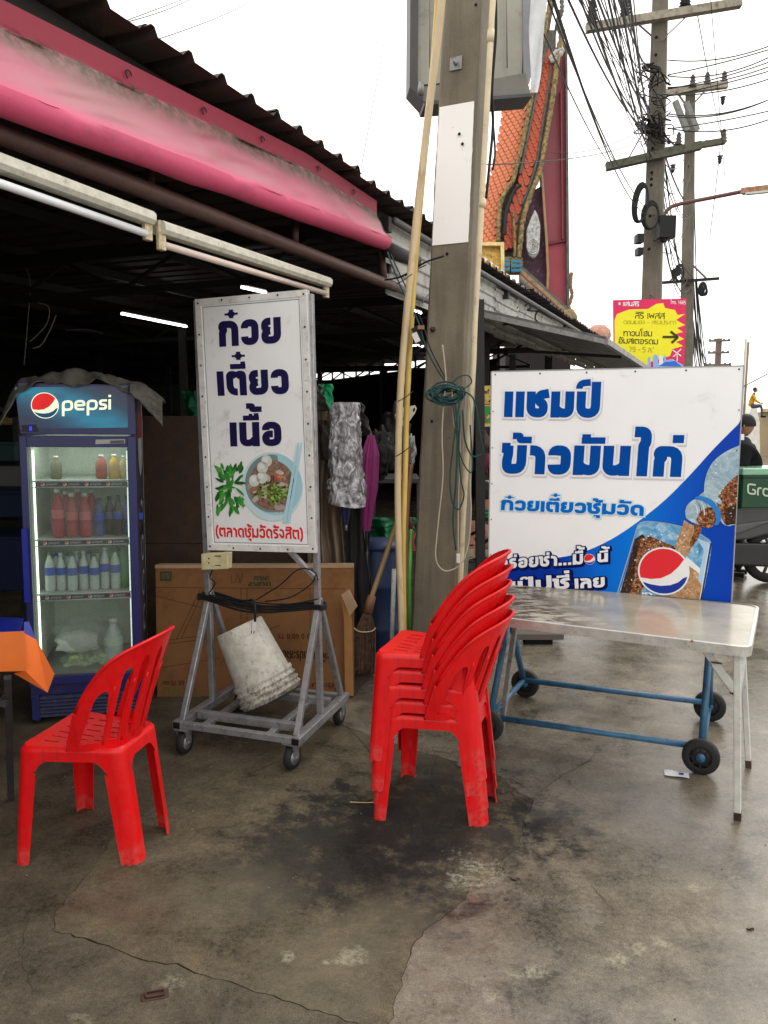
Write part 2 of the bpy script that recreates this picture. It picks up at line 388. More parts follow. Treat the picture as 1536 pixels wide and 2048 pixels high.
# ================================================================== GROUND
def ground_mat(name, tint, wet, rough0, stains=(), pale=(), off=0.0, darkk=1.0):
    m, t, b = newmat(name); c = coords(t)
    n1 = tex(t, 'noise', .9, 6, .6, c, .4); n2 = tex(t, 'noise', 3.2, 14, .76, c, .2); n3 = tex(t, 'noise', 55, 8, .8, c); n4 = tex(t, 'noise', 240, 3, .7, c)
    f = math_(t, 'ADD', math_(t, 'MULTIPLY', n2.outputs['Fac'], .62), math_(t, 'MULTIPLY', n3.outputs['Fac'], .38))
    a = ramp(t, f, [(.37, tuple(x * .4 for x in tint)), (.46, tuple(x * .8 for x in tint)), (.53, tint), (.61, tuple(x * 1.5 for x in tint))])
    a = mixc(t, ramp(t, n1.outputs['Fac'], [(.36, .4), (.54, 0)]), a, tuple(x * .55 * k_ for x, k_ in zip(tint, (1.05, 1, .8))))
    a = mixc(t, ramp(t, n1.outputs['Fac'], [(.5, 0), (.7, .45)]), a, tuple(x * 1.35 * k_ for x, k_ in zip(tint, (1.02, 1, .86))))
    a = mixc(t, ramp(t, n4.outputs['Fac'], [(.36, .75), (.47, 0)]), a, tuple(x * .3 for x in tint)); a = mixc(t, ramp(t, n4.outputs['Fac'], [(.6, 0), (.72, .7)]), a, tuple(min(1, x * 2.6) for x in tint))
    sep = t.nodes.new('ShaderNodeSeparateXYZ'); t.links.new(c, sep.inputs[0])
    nz = tex(t, 'noise', 9, 8, .72, c)
    def blob(x, y, r, edge=.35, amp=.9):
        dx = math_(t, 'SUBTRACT', sep.outputs[0], x); dy = math_(t, 'SUBTRACT', sep.outputs[1], y)
        d = math_(t, 'SQRT', math_(t, 'ADD', math_(t, 'MULTIPLY', dx, dx), math_(t, 'MULTIPLY', dy, dy)))
        d = math_(t, 'ADD', d, math_(t, 'MULTIPLY', math_(t, 'SUBTRACT', nz.outputs['Fac'], .5), r * amp * 5))
        mr = t.nodes.new('ShaderNodeMapRange'); mr.inputs[1].default_value = r * (1 - edge); mr.inputs[2].default_value = r * (1 + edge); mr.inputs[3].default_value = 1; mr.inputs[4].default_value = 0
        t.links.new(d, mr.inputs[0]); return mr.outputs[0]
    for (x, y, r, col, k) in stains:
        a = mixc(t, math_(t, 'MULTIPLY', blob(x, y, r), k), a, col)
    pk = ramp(t, n3.outputs['Fac'], [(.4, 0), (.56, 1)])
    for (x, y, r, col, k) in pale:
        a = mixc(t, math_(t, 'MULTIPLY', math_(t, 'MULTIPLY', blob(x, y, r * .8, .6, 2.2), pk), k * .85), a, col)
    a = mixc(t, 1.0, a, ramp(t, f, [(.4, .5), (.47, .85), (.53, 1), (.6, 1)]), 'MULTIPLY'); a = mixc(t, ramp(t, n4.outputs['Fac'], [(.62, 0), (.72, .5)]), a, tuple(min(1, x * 2.2) for x in tint))
    # grit
    v = tex(t, 'voronoi', 42, vec=c); g = ramp(t, v.outputs['Distance'], [(.03, 1), (.07, 0)])
    vc = ramp(t, v.outputs['Color'], [(.8, 0), (.86, 1)])
    a = mixc(t, math_(t, 'MULTIPLY', math_(t, 'MULTIPLY', g, vc), .7), a, tuple(min(1, x * 3.4) for x in tint))
    t.links.new(a, b.inputs['Base Color'])
    # wetness
    nw = tex(t, 'noise', 1.6, 8, .68, c, .8)
    wx = math_(t, 'MULTIPLY_ADD', sep.outputs[0], .15, wet)
    wf = math_(t, 'ADD', nw.outputs['Fac'], wx)
    wm = ramp(t, wf, [(.52, 0), (.66, 1)])
    t.links.new(math_(t, 'MULTIPLY_ADD', wm, .42, .2), b.inputs['Specular IOR Level'])
    ro = math_(t, 'SUBTRACT', math_(t, 'MULTIPLY_ADD', n2.outputs['Fac'], .35, rough0), math_(t, 'MULTIPLY', wm, .42))
    ro = math_(t, 'MAXIMUM', ro, .07); t.links.new(ro, b.inputs['Roughness'])
    bp = t.nodes.new('ShaderNodeBump'); bp.inputs['Distance'].default_value = .006
    hh = math_(t, 'ADD', math_(t, 'MULTIPLY', n3.outputs['Fac'], .7), math_(t, 'MULTIPLY', n2.outputs['Fac'], 1.1)); hh = math_(t, 'ADD', hh, math_(t, 'MULTIPLY', n4.outputs['Fac'], .22))
    t.links.new(hh, bp.inputs['Height']); st = math_(t, 'MULTIPLY_ADD', wm, -.38, .6); t.links.new(st, bp.inputs['Strength']); t.links.new(bp.outputs[0], b.inputs['Normal'])
    return m
gx = lambda x, y: G(x, y)
def gs(x, y, r, col, k): p = G(x, y); return (p.x, p.y, r, col, k)
BLK = (.016, .015, .015); OLV = (.12, .105, .07); PAL = (.34, .31, .22); RST = (.11, .055, .035)
st_all = [gs(690, 1680, .34, BLK, .75), gs(860, 1640, .42, BLK, .8), gs(800, 1770, .25, BLK, .5), gs(560, 1740, .22, (.04, .036, .03), .6), gs(1100, 1640, .16, BLK, .55), gs(760, 1850, .12, OLV, .4), gs(470, 1800, .18, OLV, .35), gs(260, 1790, .16, RST, .4), gs(170, 1580, .2, RST, .3), gs(330, 1770, .14, OLV, .5), gs(620, 1950, .2, OLV, .45), gs(900, 1520, .25, (.05, .045, .035), .5)]
pale_all = [gs(960, 1740, .085, PAL, .8), gs(925, 1765, .05, PAL, .7), gs(580, 1910, .02, PAL, .9), gs(690, 1915, .035, PAL, .7), gs(650, 1925, .012, PAL, .8), gs(330, 1968, .03, PAL, .5), gs(945, 1968, .018, PAL, 1), gs(1065, 1938, .03, PAL, .8), gs(1030, 1950, .02, PAL, .6), gs(985, 1990, .022, PAL, .6), gs(1245, 1925, .03, PAL, .8), gs(1320, 1885, .026, PAL, .8), gs(1285, 1900, .03, PAL, .7), gs(1388, 1773, .024, PAL, .9), gs(1470, 1755, .02, PAL, .6), gs(1090, 1580, .07, OLV, .6), gs(180, 2040, .03, PAL, .4)]
gm_b = ground_mat('concrete_brown', (.12, .098, .064), -.06, .46, st_all, pale_all)
gm_a = ground_mat('concrete_grey_old', (.105, .087, .062), -.06, .46, st_all[:2], pale_all)
gm_c = ground_mat('concrete_wet', (.175, .15, .115), .12, .42, st_all[:6], pale_all)
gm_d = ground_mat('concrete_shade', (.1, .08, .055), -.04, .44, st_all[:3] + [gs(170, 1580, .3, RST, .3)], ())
g = MB(); g.add([(-60, -20, -.035), (160, -20, -.035), (160, 220, -.035), (-60, 220, -.035)], [(0, 1, 2, 3)])
ground = struct(g.build('ground', M('subsoil', (.03, .027, .022), .8, bump=.4)))
rng = random.Random(3)
def crack(pts, step=.03, amp=.008):
    pts = [p if isinstance(p, Vector) else G(*p) for p in pts]; out = []
    for i in range(len(pts) - 1):
        a, b = pts[i], pts[i + 1]; L = (b - a).length; n = max(1, min(60, int(L / step)))
        for j in range(n):
            p = a.lerp(b, j / n)
            if j or i: p = p + Vector((rng.uniform(-1, 1), rng.uniform(-1, 1), 0)) * amp
            out.append(Vector((p.x, p.y, 0)))
    out.append(Vector((pts[-1].x, pts[-1].y, 0))); return out
def side(pl, gaps, sgn):
    out = []
    for i, p in enumerate(pl):
        d = (pl[min(i + 1, len(pl) - 1)] - pl[max(i - 1, 0)]).normalized(); out.append(p + Vector((-d.y, d.x, 0)) * sgn * gaps[i])
    return out
J1 = G(107, 1862); J2 = G(770, 2068); J3 = G(650, 1440)
c1 = crack([Vector((-9, 1.9, 0)), (-300, 1835), (0, 1815), (60, 1812), (98, 1826), J1]); c2 = crack([J1, (125, 1866), (180, 1880), (215, 1890), (250, 1905), (290, 1925), (350, 1928), (440, 1960), (530, 1988), (600, 2012), (690, 2040), J2], .025, .006)
c3 = crack([J2, (785, 2030), (795, 1990), (812, 1940), (825, 1895), (850, 1860), (890, 1830), (930, 1800), (940, 1775), (985, 1750), (1010, 1718), (1040, 1690), (1048, 1650), (1065, 1600), (1030, 1578), (1000, 1552), (960, 1537), (900, 1520), (800, 1490), (740, 1470), J3], .03, .007)
c4 = crack([J1, (112, 1825), (140, 1790), (185, 1740), (210, 1700), (218, 1680), (250, 1660), (290, 1635), (330, 1618), (400, 1570), (450, 1550), (540, 1500), J3], .03, .006)
c5 = crack([J3, (700, 1400), (760, 1330), Vector((.1, 5.4, 0)), Vector((3.5, 9.5, 0)), Vector((10, 24, 0))]); c6 = crack([J2, Vector((.1, 1.4, 0)), Vector((.2, -8, 0))])
def gp(pl, base, k): return [base * (.4 + 1.3 * abs(noise.noise(p * 5 + Vector((k, 0, 0))))) for p in pl]
g1, g2, g3, g4, g5, g6 = gp(c1, .0012, 1), gp(c2, .0035, 2), gp(c3, .0016, 3), gp(c4, .0015, 4), gp(c5, .002, 5), gp(c6, .002, 6)
def polyslab(name, pts, mat, label=None):
    mb = MB(); n = len(pts); mb.add(pts + [p - UP * .034 for p in pts], [tuple(range(n))] + [(i, (i + 1) % n, (i + 1) % n + n, i + n) for i in range(n)])
    o = mb.build(name, mat, ground)
    bm = bmesh.new(); bm.from_mesh(o.data); bmesh.ops.triangulate(bm, faces=[f for f in bm.faces if len(f.verts) > 4]); bmesh.ops.recalc_face_normals(bm, faces=bm.faces); bm.to_mesh(o.data); bm.free()
    if label: o['label'] = label
    return o
far = lambda x, y: Vector((x, y, 0))
polyslab('concrete_slab', side(c2, g2, 1) + side(c3, g3, 1)[1:] + side(c4, g4, -1)[::-1][1:-1], gm_b, 'brown stained middle concrete slab')
polyslab('concrete_slab', side(c1, g1, -1) + side(c2, g2, -1)[1:] + side(c6, g6, -1)[1:] + [far(-9, -8)], gm_a, 'dark grey front left concrete slab')
polyslab('concrete_slab', side(c6, g6, 1)[::-1] + side(c3, g3, -1)[1:] + side(c5, g5, -1)[1:] + [far(60, 160), far(120, 160), far(120, -8)], gm_c, 'pale wet concrete slab on the right')
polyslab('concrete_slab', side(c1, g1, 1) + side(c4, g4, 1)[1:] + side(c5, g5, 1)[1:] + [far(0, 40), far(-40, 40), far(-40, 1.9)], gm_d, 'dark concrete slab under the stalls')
# hairline cracks and bits of litter
def ribbon(pts, wd, name, parent, mat, z=.0015):
    pl = crack(pts, .02, .006); mb = MB(); n = len(pl)
    gg = [wd * (.3 + abs(noise.noise(p * 9))) * min(1, .15 + 3 * min(i, n - 1 - i) / n) for i, p in enumerate(pl)]
    a, b = side(pl, gg, 1), side(pl, gg, -1); mb.add([p + UP * z for p in a + b], [(i, i + 1, n + i + 1, n + i) for i in range(n - 1)]); return mb.build(name, mat, parent)
ck = M('crack_dark', (.02, .018, .014), .8, bump=0)
for pts, wd in ([((985, 1568), (1005, 1590), (1018, 1582), (1040, 1605), (1062, 1602)), .006], [((995, 1560), (1030, 1562), (1058, 1580)), .005], [((860, 1500), (900, 1508), (930, 1500)), .004], [((1060, 1600), (1110, 1560), (1180, 1520), (1200, 1490), (1330, 1500)), .003], [((1000, 1552), (985, 1580), (1030, 1600)), .004], [((880, 1500), (868, 1530), (860, 1560), (870, 1590)), .003], [((930, 1535), (1010, 1545), (1080, 1545)), .003], [((640, 1470), (600, 1500), (480, 1560)), .003], [((690, 1450), (720, 1480), (760, 1530)), .004], [((1195, 1345), (1260, 1350), (1350, 1358), (1480, 1375)), .002], [((1180, 1770), (1235, 1830)), .0018], [((60, 1830), (40, 1900), (70, 2000)), .0018]):
    ribbon(pts, wd, 'hairline_crack', ground, ck)
deb = MB(); rg = random.Random(11)
for i in range(700):
    x, y = rg.uniform(-2.6, 3.2), 1.5 + 6.5 * rg.random() ** 1.5; r = rg.uniform(.0012, .0042); deb.blob((x, y, r * .4), r, 5, 3, (1, rg.uniform(.5, 1), .6))
o = stuff(deb.build('grit', M('grit', (.2, .18, .14), .8, scale=30, var=.5, bump=0))); tag(o, 'fine pale grit and crumbs scattered over the wet concrete', 'grit')
# drain cover bit, receipt, straw, leaf
p = G(312, 1991); t_ = thing('metal_latch', p, 'small rusty metal latch plate set in the concrete', 'latch'); rs = M('rust', (.07, .035, .022), .6, .3, dirt=(.03, .02, .015), bump=.4)
pl = Plane(p + UP * .004, (.97, .24, 0), (-.24, .97, 0)); mb = MB(); mb.prism([pl.at(a, b) for a, b in rrect(-.04, -.018, .035, .018, .01)], UP, .008); mb.build('plate', rs, t_, bevel=.002)
mb = MB(); mb.tube([pl.at(*q, .004) for q in rrect(-.028, -.01, .022, .01, .006)], .0025, 6, closed=True); mb.build('ring', rs, t_)
p = G(1353, 1551); pl = Plane(p + UP * .004, (.95, -.3, 0), (.3, .95, 0)); mb = MB(); mb.grid(lambda a, b: pl.at((a - .5) * .105, (b - .5) * .055, .004 + .004 * math.sin(a * 7) * (b - .3)), 12, 4)
o = mb.build('receipt', flat('paper', (.75, .75, .8), .6), solid=.0006); tag(o, 'small white paper slip lying by the front cart wheel', 'paper slip'); decal(o, pl, [(.01, -.008), (.03, -.008), (.03, .012), (.01, .012)], flat('print_navy', (.005, .03, .3)), .0068, uvmode=True)
mb = MB(); mb.tube(smoothpts([G(700, 1604, .003), G(740, 1605, .006), G(772, 1600, .004)]), .0018, 5)
o = mb.build('straw', flat('straw_yellow', (.55, .42, .2), .5)); tag(o, 'thin yellow straw of dry grass lying under the stacked chairs', 'straw')
for i, (x, y, r_, lab) in enumerate([(1030, 1760, .014, 'dark dead leaf on the pale concrete right of centre'), (1500, 1860, .011, 'tiny dark leaf at the right edge of the pavement')]):
    p = G(x, y); mb = MB(); mb.grid(lambda a, b: p + Vector(((a - .5) * r_ * 2.4, (b - .5) * r_ * 1.2 * math.sin(a * 3.1), .003 + .004 * math.sin(a * 5 + b * 3))), 8, 3); o = mb.build('dead_leaf', M('leaf_dead', (.05, .03, .015), .8), solid=.0006); tag(o, lab, 'leaf')

# ================================================================== CONCRETE POLE (near)
def conc(name, col, sc_=3):
    if name in MATS: return MATS[name]
    m, t, b = newmat(name); MATS[name] = m; c = coords(t)
    n1 = tex(t, 'noise', sc_, 8, .65, c); n2 = tex(t, 'noise', 60, 6, .7, c); st = coords(t, (9, 9, .7)); n3 = tex(t, 'noise', 2, 6, .6, st)
    a = ramp(t, n1.outputs['Fac'], [(.3, tuple(x * .7 for x in col)), (.7, tuple(x * 1.2 for x in col))])
    a = mixc(t, ramp(t, n3.outputs['Fac'], [(.45, 0), (.7, .55)]), a, tuple(x * .45 for x in col)); a = mixc(t, ramp(t, n2.outputs['Fac'], [(.6, 0), (.75, .5)]), a, tuple(x * 1.5 for x in col))
    v = tex(t, 'voronoi', 26, vec=c); pit = math_(t, 'MULTIPLY', ramp(t, v.outputs['Distance'], [(.06, 1), (.12, 0)]), ramp(t, v.outputs['Color'], [(.78, 0), (.8, 1)]))
    a = mixc(t, pit, a, tuple(x * .25 for x in col)); t.links.new(a, b.inputs['Base Color']); b.inputs['Roughness'].default_value = .8
    bp = t.nodes.new('ShaderNodeBump'); bp.inputs['Strength'].default_value = .5; bp.inputs['Distance'].default_value = .006
    t.links.new(math_(t, 'SUBTRACT', n2.outputs['Fac'], pit), bp.inputs['Height']); t.links.new(bp.outputs[0], b.inputs['Normal']); return m
CONC = conc('pole_concrete', (.19, .162, .115))
pb = P(872, 1350, 4.5); pb.z = 0; ptop = P(935, 0, 4.5); axis = (ptop - Vector((pb.x, pb.y, 0))).normalized()
pole = thing('utility_pole', pb, 'near square concrete utility pole with a white painted band', 'utility pole')
px_ax = -SV; py_ax = SU
def pole_ring(z, extra=0):
    o = pb + axis * (z / axis.z); hw = (.142 - .009 * z) + extra; hd = (.118 - .007 * z) + extra; ch = .016
    return [o + px_ax * a + py_ax * b for a, b in ((-hw + ch, -hd), (hw - ch, -hd), (hw, -hd + ch), (hw, hd - ch), (hw - ch, hd), (-hw + ch, hd), (-hw, hd - ch), (-hw, -hd + ch))]
mb = MB(); zs = [-.3 + 9.3 * i / 90 for i in range(91)]; rings = [pole_ring(z) for z in zs]; vs = []
for r_ in rings: vs += [p + Vector((noise.noise(p * 14), noise.noise(p * 14 + Vector((5, 0, 0))), 0)) * .0035 for p in r_]
mb.add(vs, [(i * 8 + k, i * 8 + (k + 1) % 8, (i + 1) * 8 + (k + 1) % 8, (i + 1) * 8 + k) for i in range(90) for k in range(8)]); mb.build('shaft', CONC, pole)
def pole_front(z, a=0, off=0): o = pb + axis * (z / axis.z); return o + px_ax * a - py_ax * ((.118 - .007 * z) + off)
z0, z1 = 2.585, 3.32
mb = MB(); nn_ = 26; ed = lambda z, s: s * (.142 - .009 * z - .013 - .003 * noise.noise(Vector((z * 22, s * 3, 0))))
vs = []
for i in range(nn_ + 1):
    z = z0 + (z1 - z0) * i / nn_; vs += [pole_front(z, ed(z, -1), .0045), pole_front(z, ed(z, 1), .0045)]
mb.add(vs, [(i * 2, i * 2 + 1, i * 2 + 3, i * 2 + 2) for i in range(nn_)])
m_, t, b = newmat('white_band_paint'); c = coords(t); v = tex(t, 'voronoi', 36, vec=c); pit = math_(t, 'MULTIPLY', ramp(t, v.outputs['Distance'], [(.05, 1), (.1, 0)]), ramp(t, v.outputs['Color'], [(.75, 0), (.8, 1)])); n2 = tex(t, 'noise', 18, 6, .7, c)
a = mixc(t, ramp(t, n2.outputs['Fac'], [(.6, 0), (.8, .35)]), (.9, .9, .88), (.55, .54, .5)); a = mixc(t, pit, a, (.15, .14, .12)); t.links.new(a, b.inputs['Base Color']); b.inputs['Roughness'].default_value = .6
mb.build('painted_band', m_, pole)
STEEL = M('galvanised', (.3, .3, .3), .45, .6, dirt=(.15, .14, .12), dirt_amt=.35, scale=9, bump=.1); DARK = flat('dark_hole', (.008, .008, .007), .9)
for (x, y) in ((912, 290), (888, 508), (868, 842), (858, 1035), (858, 1203), (905, 270), (930, 15)):
    pf = Plane(pole_front(2, 0, .006), px_ax, axis); u, v_ = pf.uv(x, y); mb = MB(); mb.lathe([(.0085, 0), (.0085, .001)], pf.at(u, v_, 0), pf.N, 10); mb.build('bolt_hole', DARK, pole)
pf = Plane(pole_front(3.6, 0, .004), px_ax, axis); u, v_ = pf.uv(913, 127)
mb = MB(); mb.box(pf.at(u, v_, .0), (.062, .062, .006), Matrix((px_ax, axis.cross(px_ax), axis)).transposed() @ Matrix.Rotation(R(90), 3, 'X')); 
mb = MB(); mb.prism([pf.at(u + a, v_ + b_, .006) for a, b_ in ((-.034, -.034), (.034, -.034), (.034, .034), (-.034, .034))], pf.N, .006); mb.build('square_washer', STEEL, pole, bevel=.0015)
mb = MB(); mb.lathe([(.013, 0), (.013, .012), (.008, .012), (.008, .03)], pf.at(u, v_, .006), pf.N, 6); mb.build('bolt', STEEL, pole)
u, v_ = pf.uv(884, 658); mb = MB(); mb.lathe([(.016, -.01), (.016, .012), (.009, .014), (.009, .03)], pf.at(u, v_, .008), pf.N, 6); mb.build('bolt', M('rust', (.07, .035, .022)), pole)
# PVC conduit on the right of the pole
PVC = M('cream_pvc', (.62, .52, .34), .45, dirt=(.3, .24, .15), dirt_amt=.2, scale=5, bump=.05)
mb = MB(); pts = [P(x, y, 4.28) for x, y in ((990, -60), (982, 60), (972, 250), (962, 430), (950, 640), (946, 740), (936, 860), (926, 1040), (920, 1180), (915, 1290), (912, 1420))]; mb.tube(smoothpts(pts, 4), .0155, 12); 
o = mb.build('conduit', PVC, pole)
for a_, b_ in ((P(982, 60, 4.28), P(980, 85, 4.28)), (P(966, 398, 4.28), P(964, 416, 4.28))): mb = MB(); mb.tube([a_, b_], .019, 12); mb.build('conduit_coupling', PVC, o)
BC = flat('black_cable', (.012, .012, .013), .5)
mb = MB(); mb.tube(smoothpts([P(990, -40, 4.35), P(992, 60, 4.35), P(984, 180, 4.35), P(986, 250, 4.4), P(978, 340, 4.35), P(972, 400, 4.35)]), .008, 7); mb.tube(smoothpts([P(982, 200, 4.4), P(990, 300, 4.4), P(985, 340, 4.4)]), .006, 6); mb.build('down_cable', BC, pole)
# bamboo canes
def bamboo(pts, r, col, label):
    pp = smoothpts(pts, 12); mb = MB(); n = len(pp); rr = []; acc = 0
    for i in range(n):
        if i: acc += (pp[i] - pp[i - 1]).length
        k = (acc % .42) / .42; rr.append(r * (1 - .2 * i / n) * (1.07 if k < .045 else 1))
    mb.tube(pp, rr, 12); o = mb.build('bamboo_cane', col); return tag(o, label, 'bamboo cane')
BAM = M('bamboo_pale', (.52, .4, .23), .4, dirt=(.3, .2, .1), dirt_amt=.3, scale=7, stretch=(1, 1, .3), bump=.05); YEL = M('bamboo_yellow', (.6, .42, .1), .4, dirt=(.4, .25, .06), dirt_amt=.25, scale=7, stretch=(1, 1, .3), bump=.05)
b0 = Vector((.10, 4.12, 0))
bamboo([P(888, -60, 4.25), P(878, 60, 4.22), P(858, 220, 4.2), P(835, 420, 4.2), P(812, 640, 4.18), P(800, 800, 4.16), P(796, 950, 4.15), P(797, 1080, 4.14), P(803, 1250, 4.12), b0], .021, BAM, 'pale bamboo cane leaning against the utility pole')
bamboo([P(880, -60, 4.27), P(868, 120, 4.27), P(850, 300, 4.27), P(832, 500, 4.26), P(822, 650, 4.25), P(814, 800, 4.24), P(810, 950, 4.22), P(806, 1100, 4.2), P(808, 1300, 4.2), Vector((.115, 4.22, 0))], .018, YEL, 'yellow bamboo cane behind the pale one')
TIE = BC
for (x, y) in ((808, 395 + 400), (803, 905), (806, 560)):
    mb = MB(); a = P(x - 12, y + 8, 4.1); mb.tube(smoothpts([a, P(x + 2, y, 4.09), P(x + 18, y - 12, 4.12)]), .0028, 5); o = mb.build('wire_tie', BC); tag(o, f'black wire tie binding the two bamboo canes, {"upper" if y < 700 else ("middle" if y < 850 else "lower")} one', 'wire tie')

# ================================================================== SHED (market roof, structure)
CORR = M('rusty_roof_sheet', (.045, .036, .032), .7, .2, dirt=(.1, .05, .03), dirt_amt=.35, scale=3, stretch=(1, 1, 1), bump=.3)
shed = thing('market_shed', W(6, 8, 0), 'long dark open market shed with a corrugated metal roof', 'market shed')
def rprof(x):   # trapezoid rib every .23 m
    k = (x / .23) % 1
    return .034 * (1 if k < .12 else max(0, 1 - (k - .12) / .07) if k < .5 else max(0, (k - .9) / .1))
def corrugated(mb, u0, u1, v0, v1, zf, prof=rprof, nu=None):
    us = []; x = u0; 
    while x < u1: us.append(x); x += .0192
    us.append(u1)
    vs = []
    for u in us:
        for v in (v0, (v0 * 3 + v1) / 4, v1): vs.append(W(u, v, zf(u, v) + prof(u)))
    mb.add(vs, [(i * 3 + j, i * 3 + 3 + j, i * 3 + 4 + j, i * 3 + 1 + j) for i in range(len(us) - 1) for j in range(2)])
u = -3.0; i = 0; rs_ = random.Random(5)
while u < 24.3:
    vmin = 2.12 + rs_.uniform(-.03, .03) + (.0 if u < 3.7 else .03); zo = rs_.uniform(-.006, .006) + .001 * (i % 2) * 8 - (.012 if u > 3.7 else 0)
    if u > 13.6: vmin = (u - 11.9) / .8
    if vmin < 15:
        mb = MB(); corrugated(mb, u, u + 1.0, vmin, 16, lambda a, b: 3.105 + zo + .012 * (b - 2.1)); mb.build('roof_sheet', CORR, shed, solid=.0015)
    u += .92; i += 1
PIPE = M('rusty_pipe', (.085, .04, .032), .55, .2, dirt=(.35, .3, .22), dirt_amt=-.15, scale=14, bump=.3); GIR = M('dark_steel', (.02, .018, .017), .7, bump=.2)
for v_ in (2.35, 3.4, 4.6, 5.8, 7.0, 8.4, 10, 12, 14):
    mb = MB(); ue = min(24, 12 + .8 * v_ if v_ > 2.5 else 13.4); mb.bar(W(-3, v_, 3.05 + .012 * (v_ - 2)), W(ue, v_, 3.05 + .012 * (v_ - 2)), .05, .08); mb.build('purlin', GIR, shed)
for u_ in (-1, 1.2, 5.05, 8.2, 11.4, 14.6, 17.8):
    v0 = 2.2 if u_ < 13 else (u_ - 11.9) / .8 + .1
    mb = MB(); mb.bar(W(u_, v0, 2.96), W(u_, 15.9, 3.1), .06, .1); mb.bar(W(u_, v0, 2.66), W(u_, 15.9, 2.72), .04, .05)
    vv = v0
    while vv < 15.2: mb.bar(W(u_, vv, 2.68), W(u_, vv + .6, 2.95), .025); mb.bar(W(u_, vv + .6, 2.95), W(u_, vv + 1.2, 2.68), .025); vv += 1.2
    mb.build('roof_truss', GIR, shed)
    for v_ in ((2.45, 6.5, 11) if u_ < 13 else (8, 12)):
        if u_ in (1.2, 5.05) and v_ < 3: continue
        mb = MB(); mb.bar(W(u_, v_, 0), W(u_, v_, 2.9), .09); mb.build('post', GIR, shed)
# post beside the near pole, dark behind the beige conduit
mb = MB(); mb.bar(P(962, 1300, 5.1) - UP * P(962, 1300, 5.1).z, P(958, 600, 5.1), .06); mb.build('post', GIR, shed)
WALLM = M('dark_wall', (.022, .02, .018), .9, bump=.2)  # one near-black colour for all the shed walls
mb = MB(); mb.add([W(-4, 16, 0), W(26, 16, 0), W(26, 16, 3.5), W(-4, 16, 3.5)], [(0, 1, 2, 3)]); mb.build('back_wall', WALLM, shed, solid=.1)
mb = MB(); mb.add([W(-3.2, 2.6, 0), W(-3.2, 16, 0), W(-3.2, 16, 3.5), W(-3.2, 2.6, 3.5)], [(0, 1, 2, 3)]); mb.build('light_block_wall', WALLM, shed, solid=.1)  # unseen wall, added to keep daylight out of the shed
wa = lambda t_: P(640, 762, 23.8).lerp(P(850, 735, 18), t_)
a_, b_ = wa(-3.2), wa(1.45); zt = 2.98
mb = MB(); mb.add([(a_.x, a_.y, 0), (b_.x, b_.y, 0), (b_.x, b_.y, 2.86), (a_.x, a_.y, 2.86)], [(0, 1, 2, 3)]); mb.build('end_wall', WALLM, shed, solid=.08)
for i in range(16):
    q = wa(-.5 + i * .13); mb = MB(); mb.bar((q.x, q.y, 2.8), (q.x, q.y, 3.3), .05); 
    if i % 2: mb.bar((q.x, q.y, 2.85), (q.x + .6, q.y - 1, 3.2), .03)
    mb.build('gap_stud', GIR, shed)
# lit tubes hanging in the shed
TUBE = flat('lit_tube', (1, 1, 1), emit=6)
for (x0, y0, x1, y1, Y0, Y1, lab) in ((243, 627, 373, 653, 9.0, 9.7, 'lit fluorescent tube over the fridge'), (483, 574, 532, 585, 7.6, 7.8, 'lit fluorescent tube just above the noodle sign'), (838, 690, 848, 694, 12, 12.3, 'small lit lamp beside the concrete pole, upper'), (822, 692, 834, 690, 14, 14.2, 'small lit lamp between bamboo and pole'), (944, 640, 958, 648, 13, 13.5, 'lit lamp just right of the concrete pole'), (820, 617, 842, 626, 10, 10.4, 'lit fluorescent tube seen between bamboo and pole')):
    a, b = P(x0, y0, Y0), P(x1, y1, Y1); t_ = thing('fluorescent_lamp', a, lab, 'lamp', 'lit lamps under the shed roof'); mb = MB(); mb.tube([a, b], .014, 8); mb.build('tube', TUBE, t_); mb = MB(); mb.bar(a + UP * .04, b + UP * .04, .05, .04); mb.build('batten', GIR, t_)
    mb = MB(); q = a.lerp(b, .5); mb.tube([q + UP * .05, Vector((q.x, q.y, 3.1))], .004, 4); mb.build('cord', BC, t_)
# loose wires under the ceiling
for k, pts in enumerate((((40, 515, 7), (60, 560, 7), (55, 650, 7), (48, 730, 7)), ((75, 605, 6), (98, 615, 6), (92, 650, 6), (60, 683, 6)), ((112, 630, 6), (100, 660, 6), (82, 690, 6), (65, 697, 6)), ((130, 660, 8), (175, 660, 8), (205, 667, 8)))):
    mb = MB(); mb.tube(smoothpts([P(*p) for p in pts]), .004, 5); o = mb.build('loose_wire', M('grey_wire', (.25, .23, .2), .5, bump=0)); tag(o, ('long dark wire hanging under the ceiling above the fridge', 'bent pale wire under the ceiling, higher of the hooked pair', 'bent pale wire under the ceiling, lower of the hooked pair', 'thin level wire under the ceiling beside the hooked wires')[k], 'wire')
# eave pipe and its hangers
pipe = thing('eave_pipe', VP(0, 270, 2.2), 'rusty brown steel pipe running under the pink canvas', 'pipe')
mb = MB(); a, b = VP(-420, 105, 2.2), VP(790, 574, 2.2); mb.tube([a.lerp(b, i / 30) + Vector((0, 0, .004 * noise.noise(Vector((i, 0, 0))))) for i in range(31)], .036, 14); mb.build('pipe', PIPE, pipe)
mb = MB(); mb.tube([b, VP(862, 602, 2.2)], .03, 12); mb.build('pipe_end', M('grey_pipe', (.16, .16, .16), .5, bump=.1), pipe)
mb = MB(); mb.tube([VP(768, 568, 2.2), VP(762, 505, 2.2)], .028, 10); mb.build('hanger', PIPE, pipe)
for x_ in (300, 590): mb = MB(); mb.tube([VP(x_, 290 + x_ * .34, 2.24), VP(x_, 225 + x_ * .36, 2.24)], .02, 8); mb.build('hanger', PIPE, pipe)
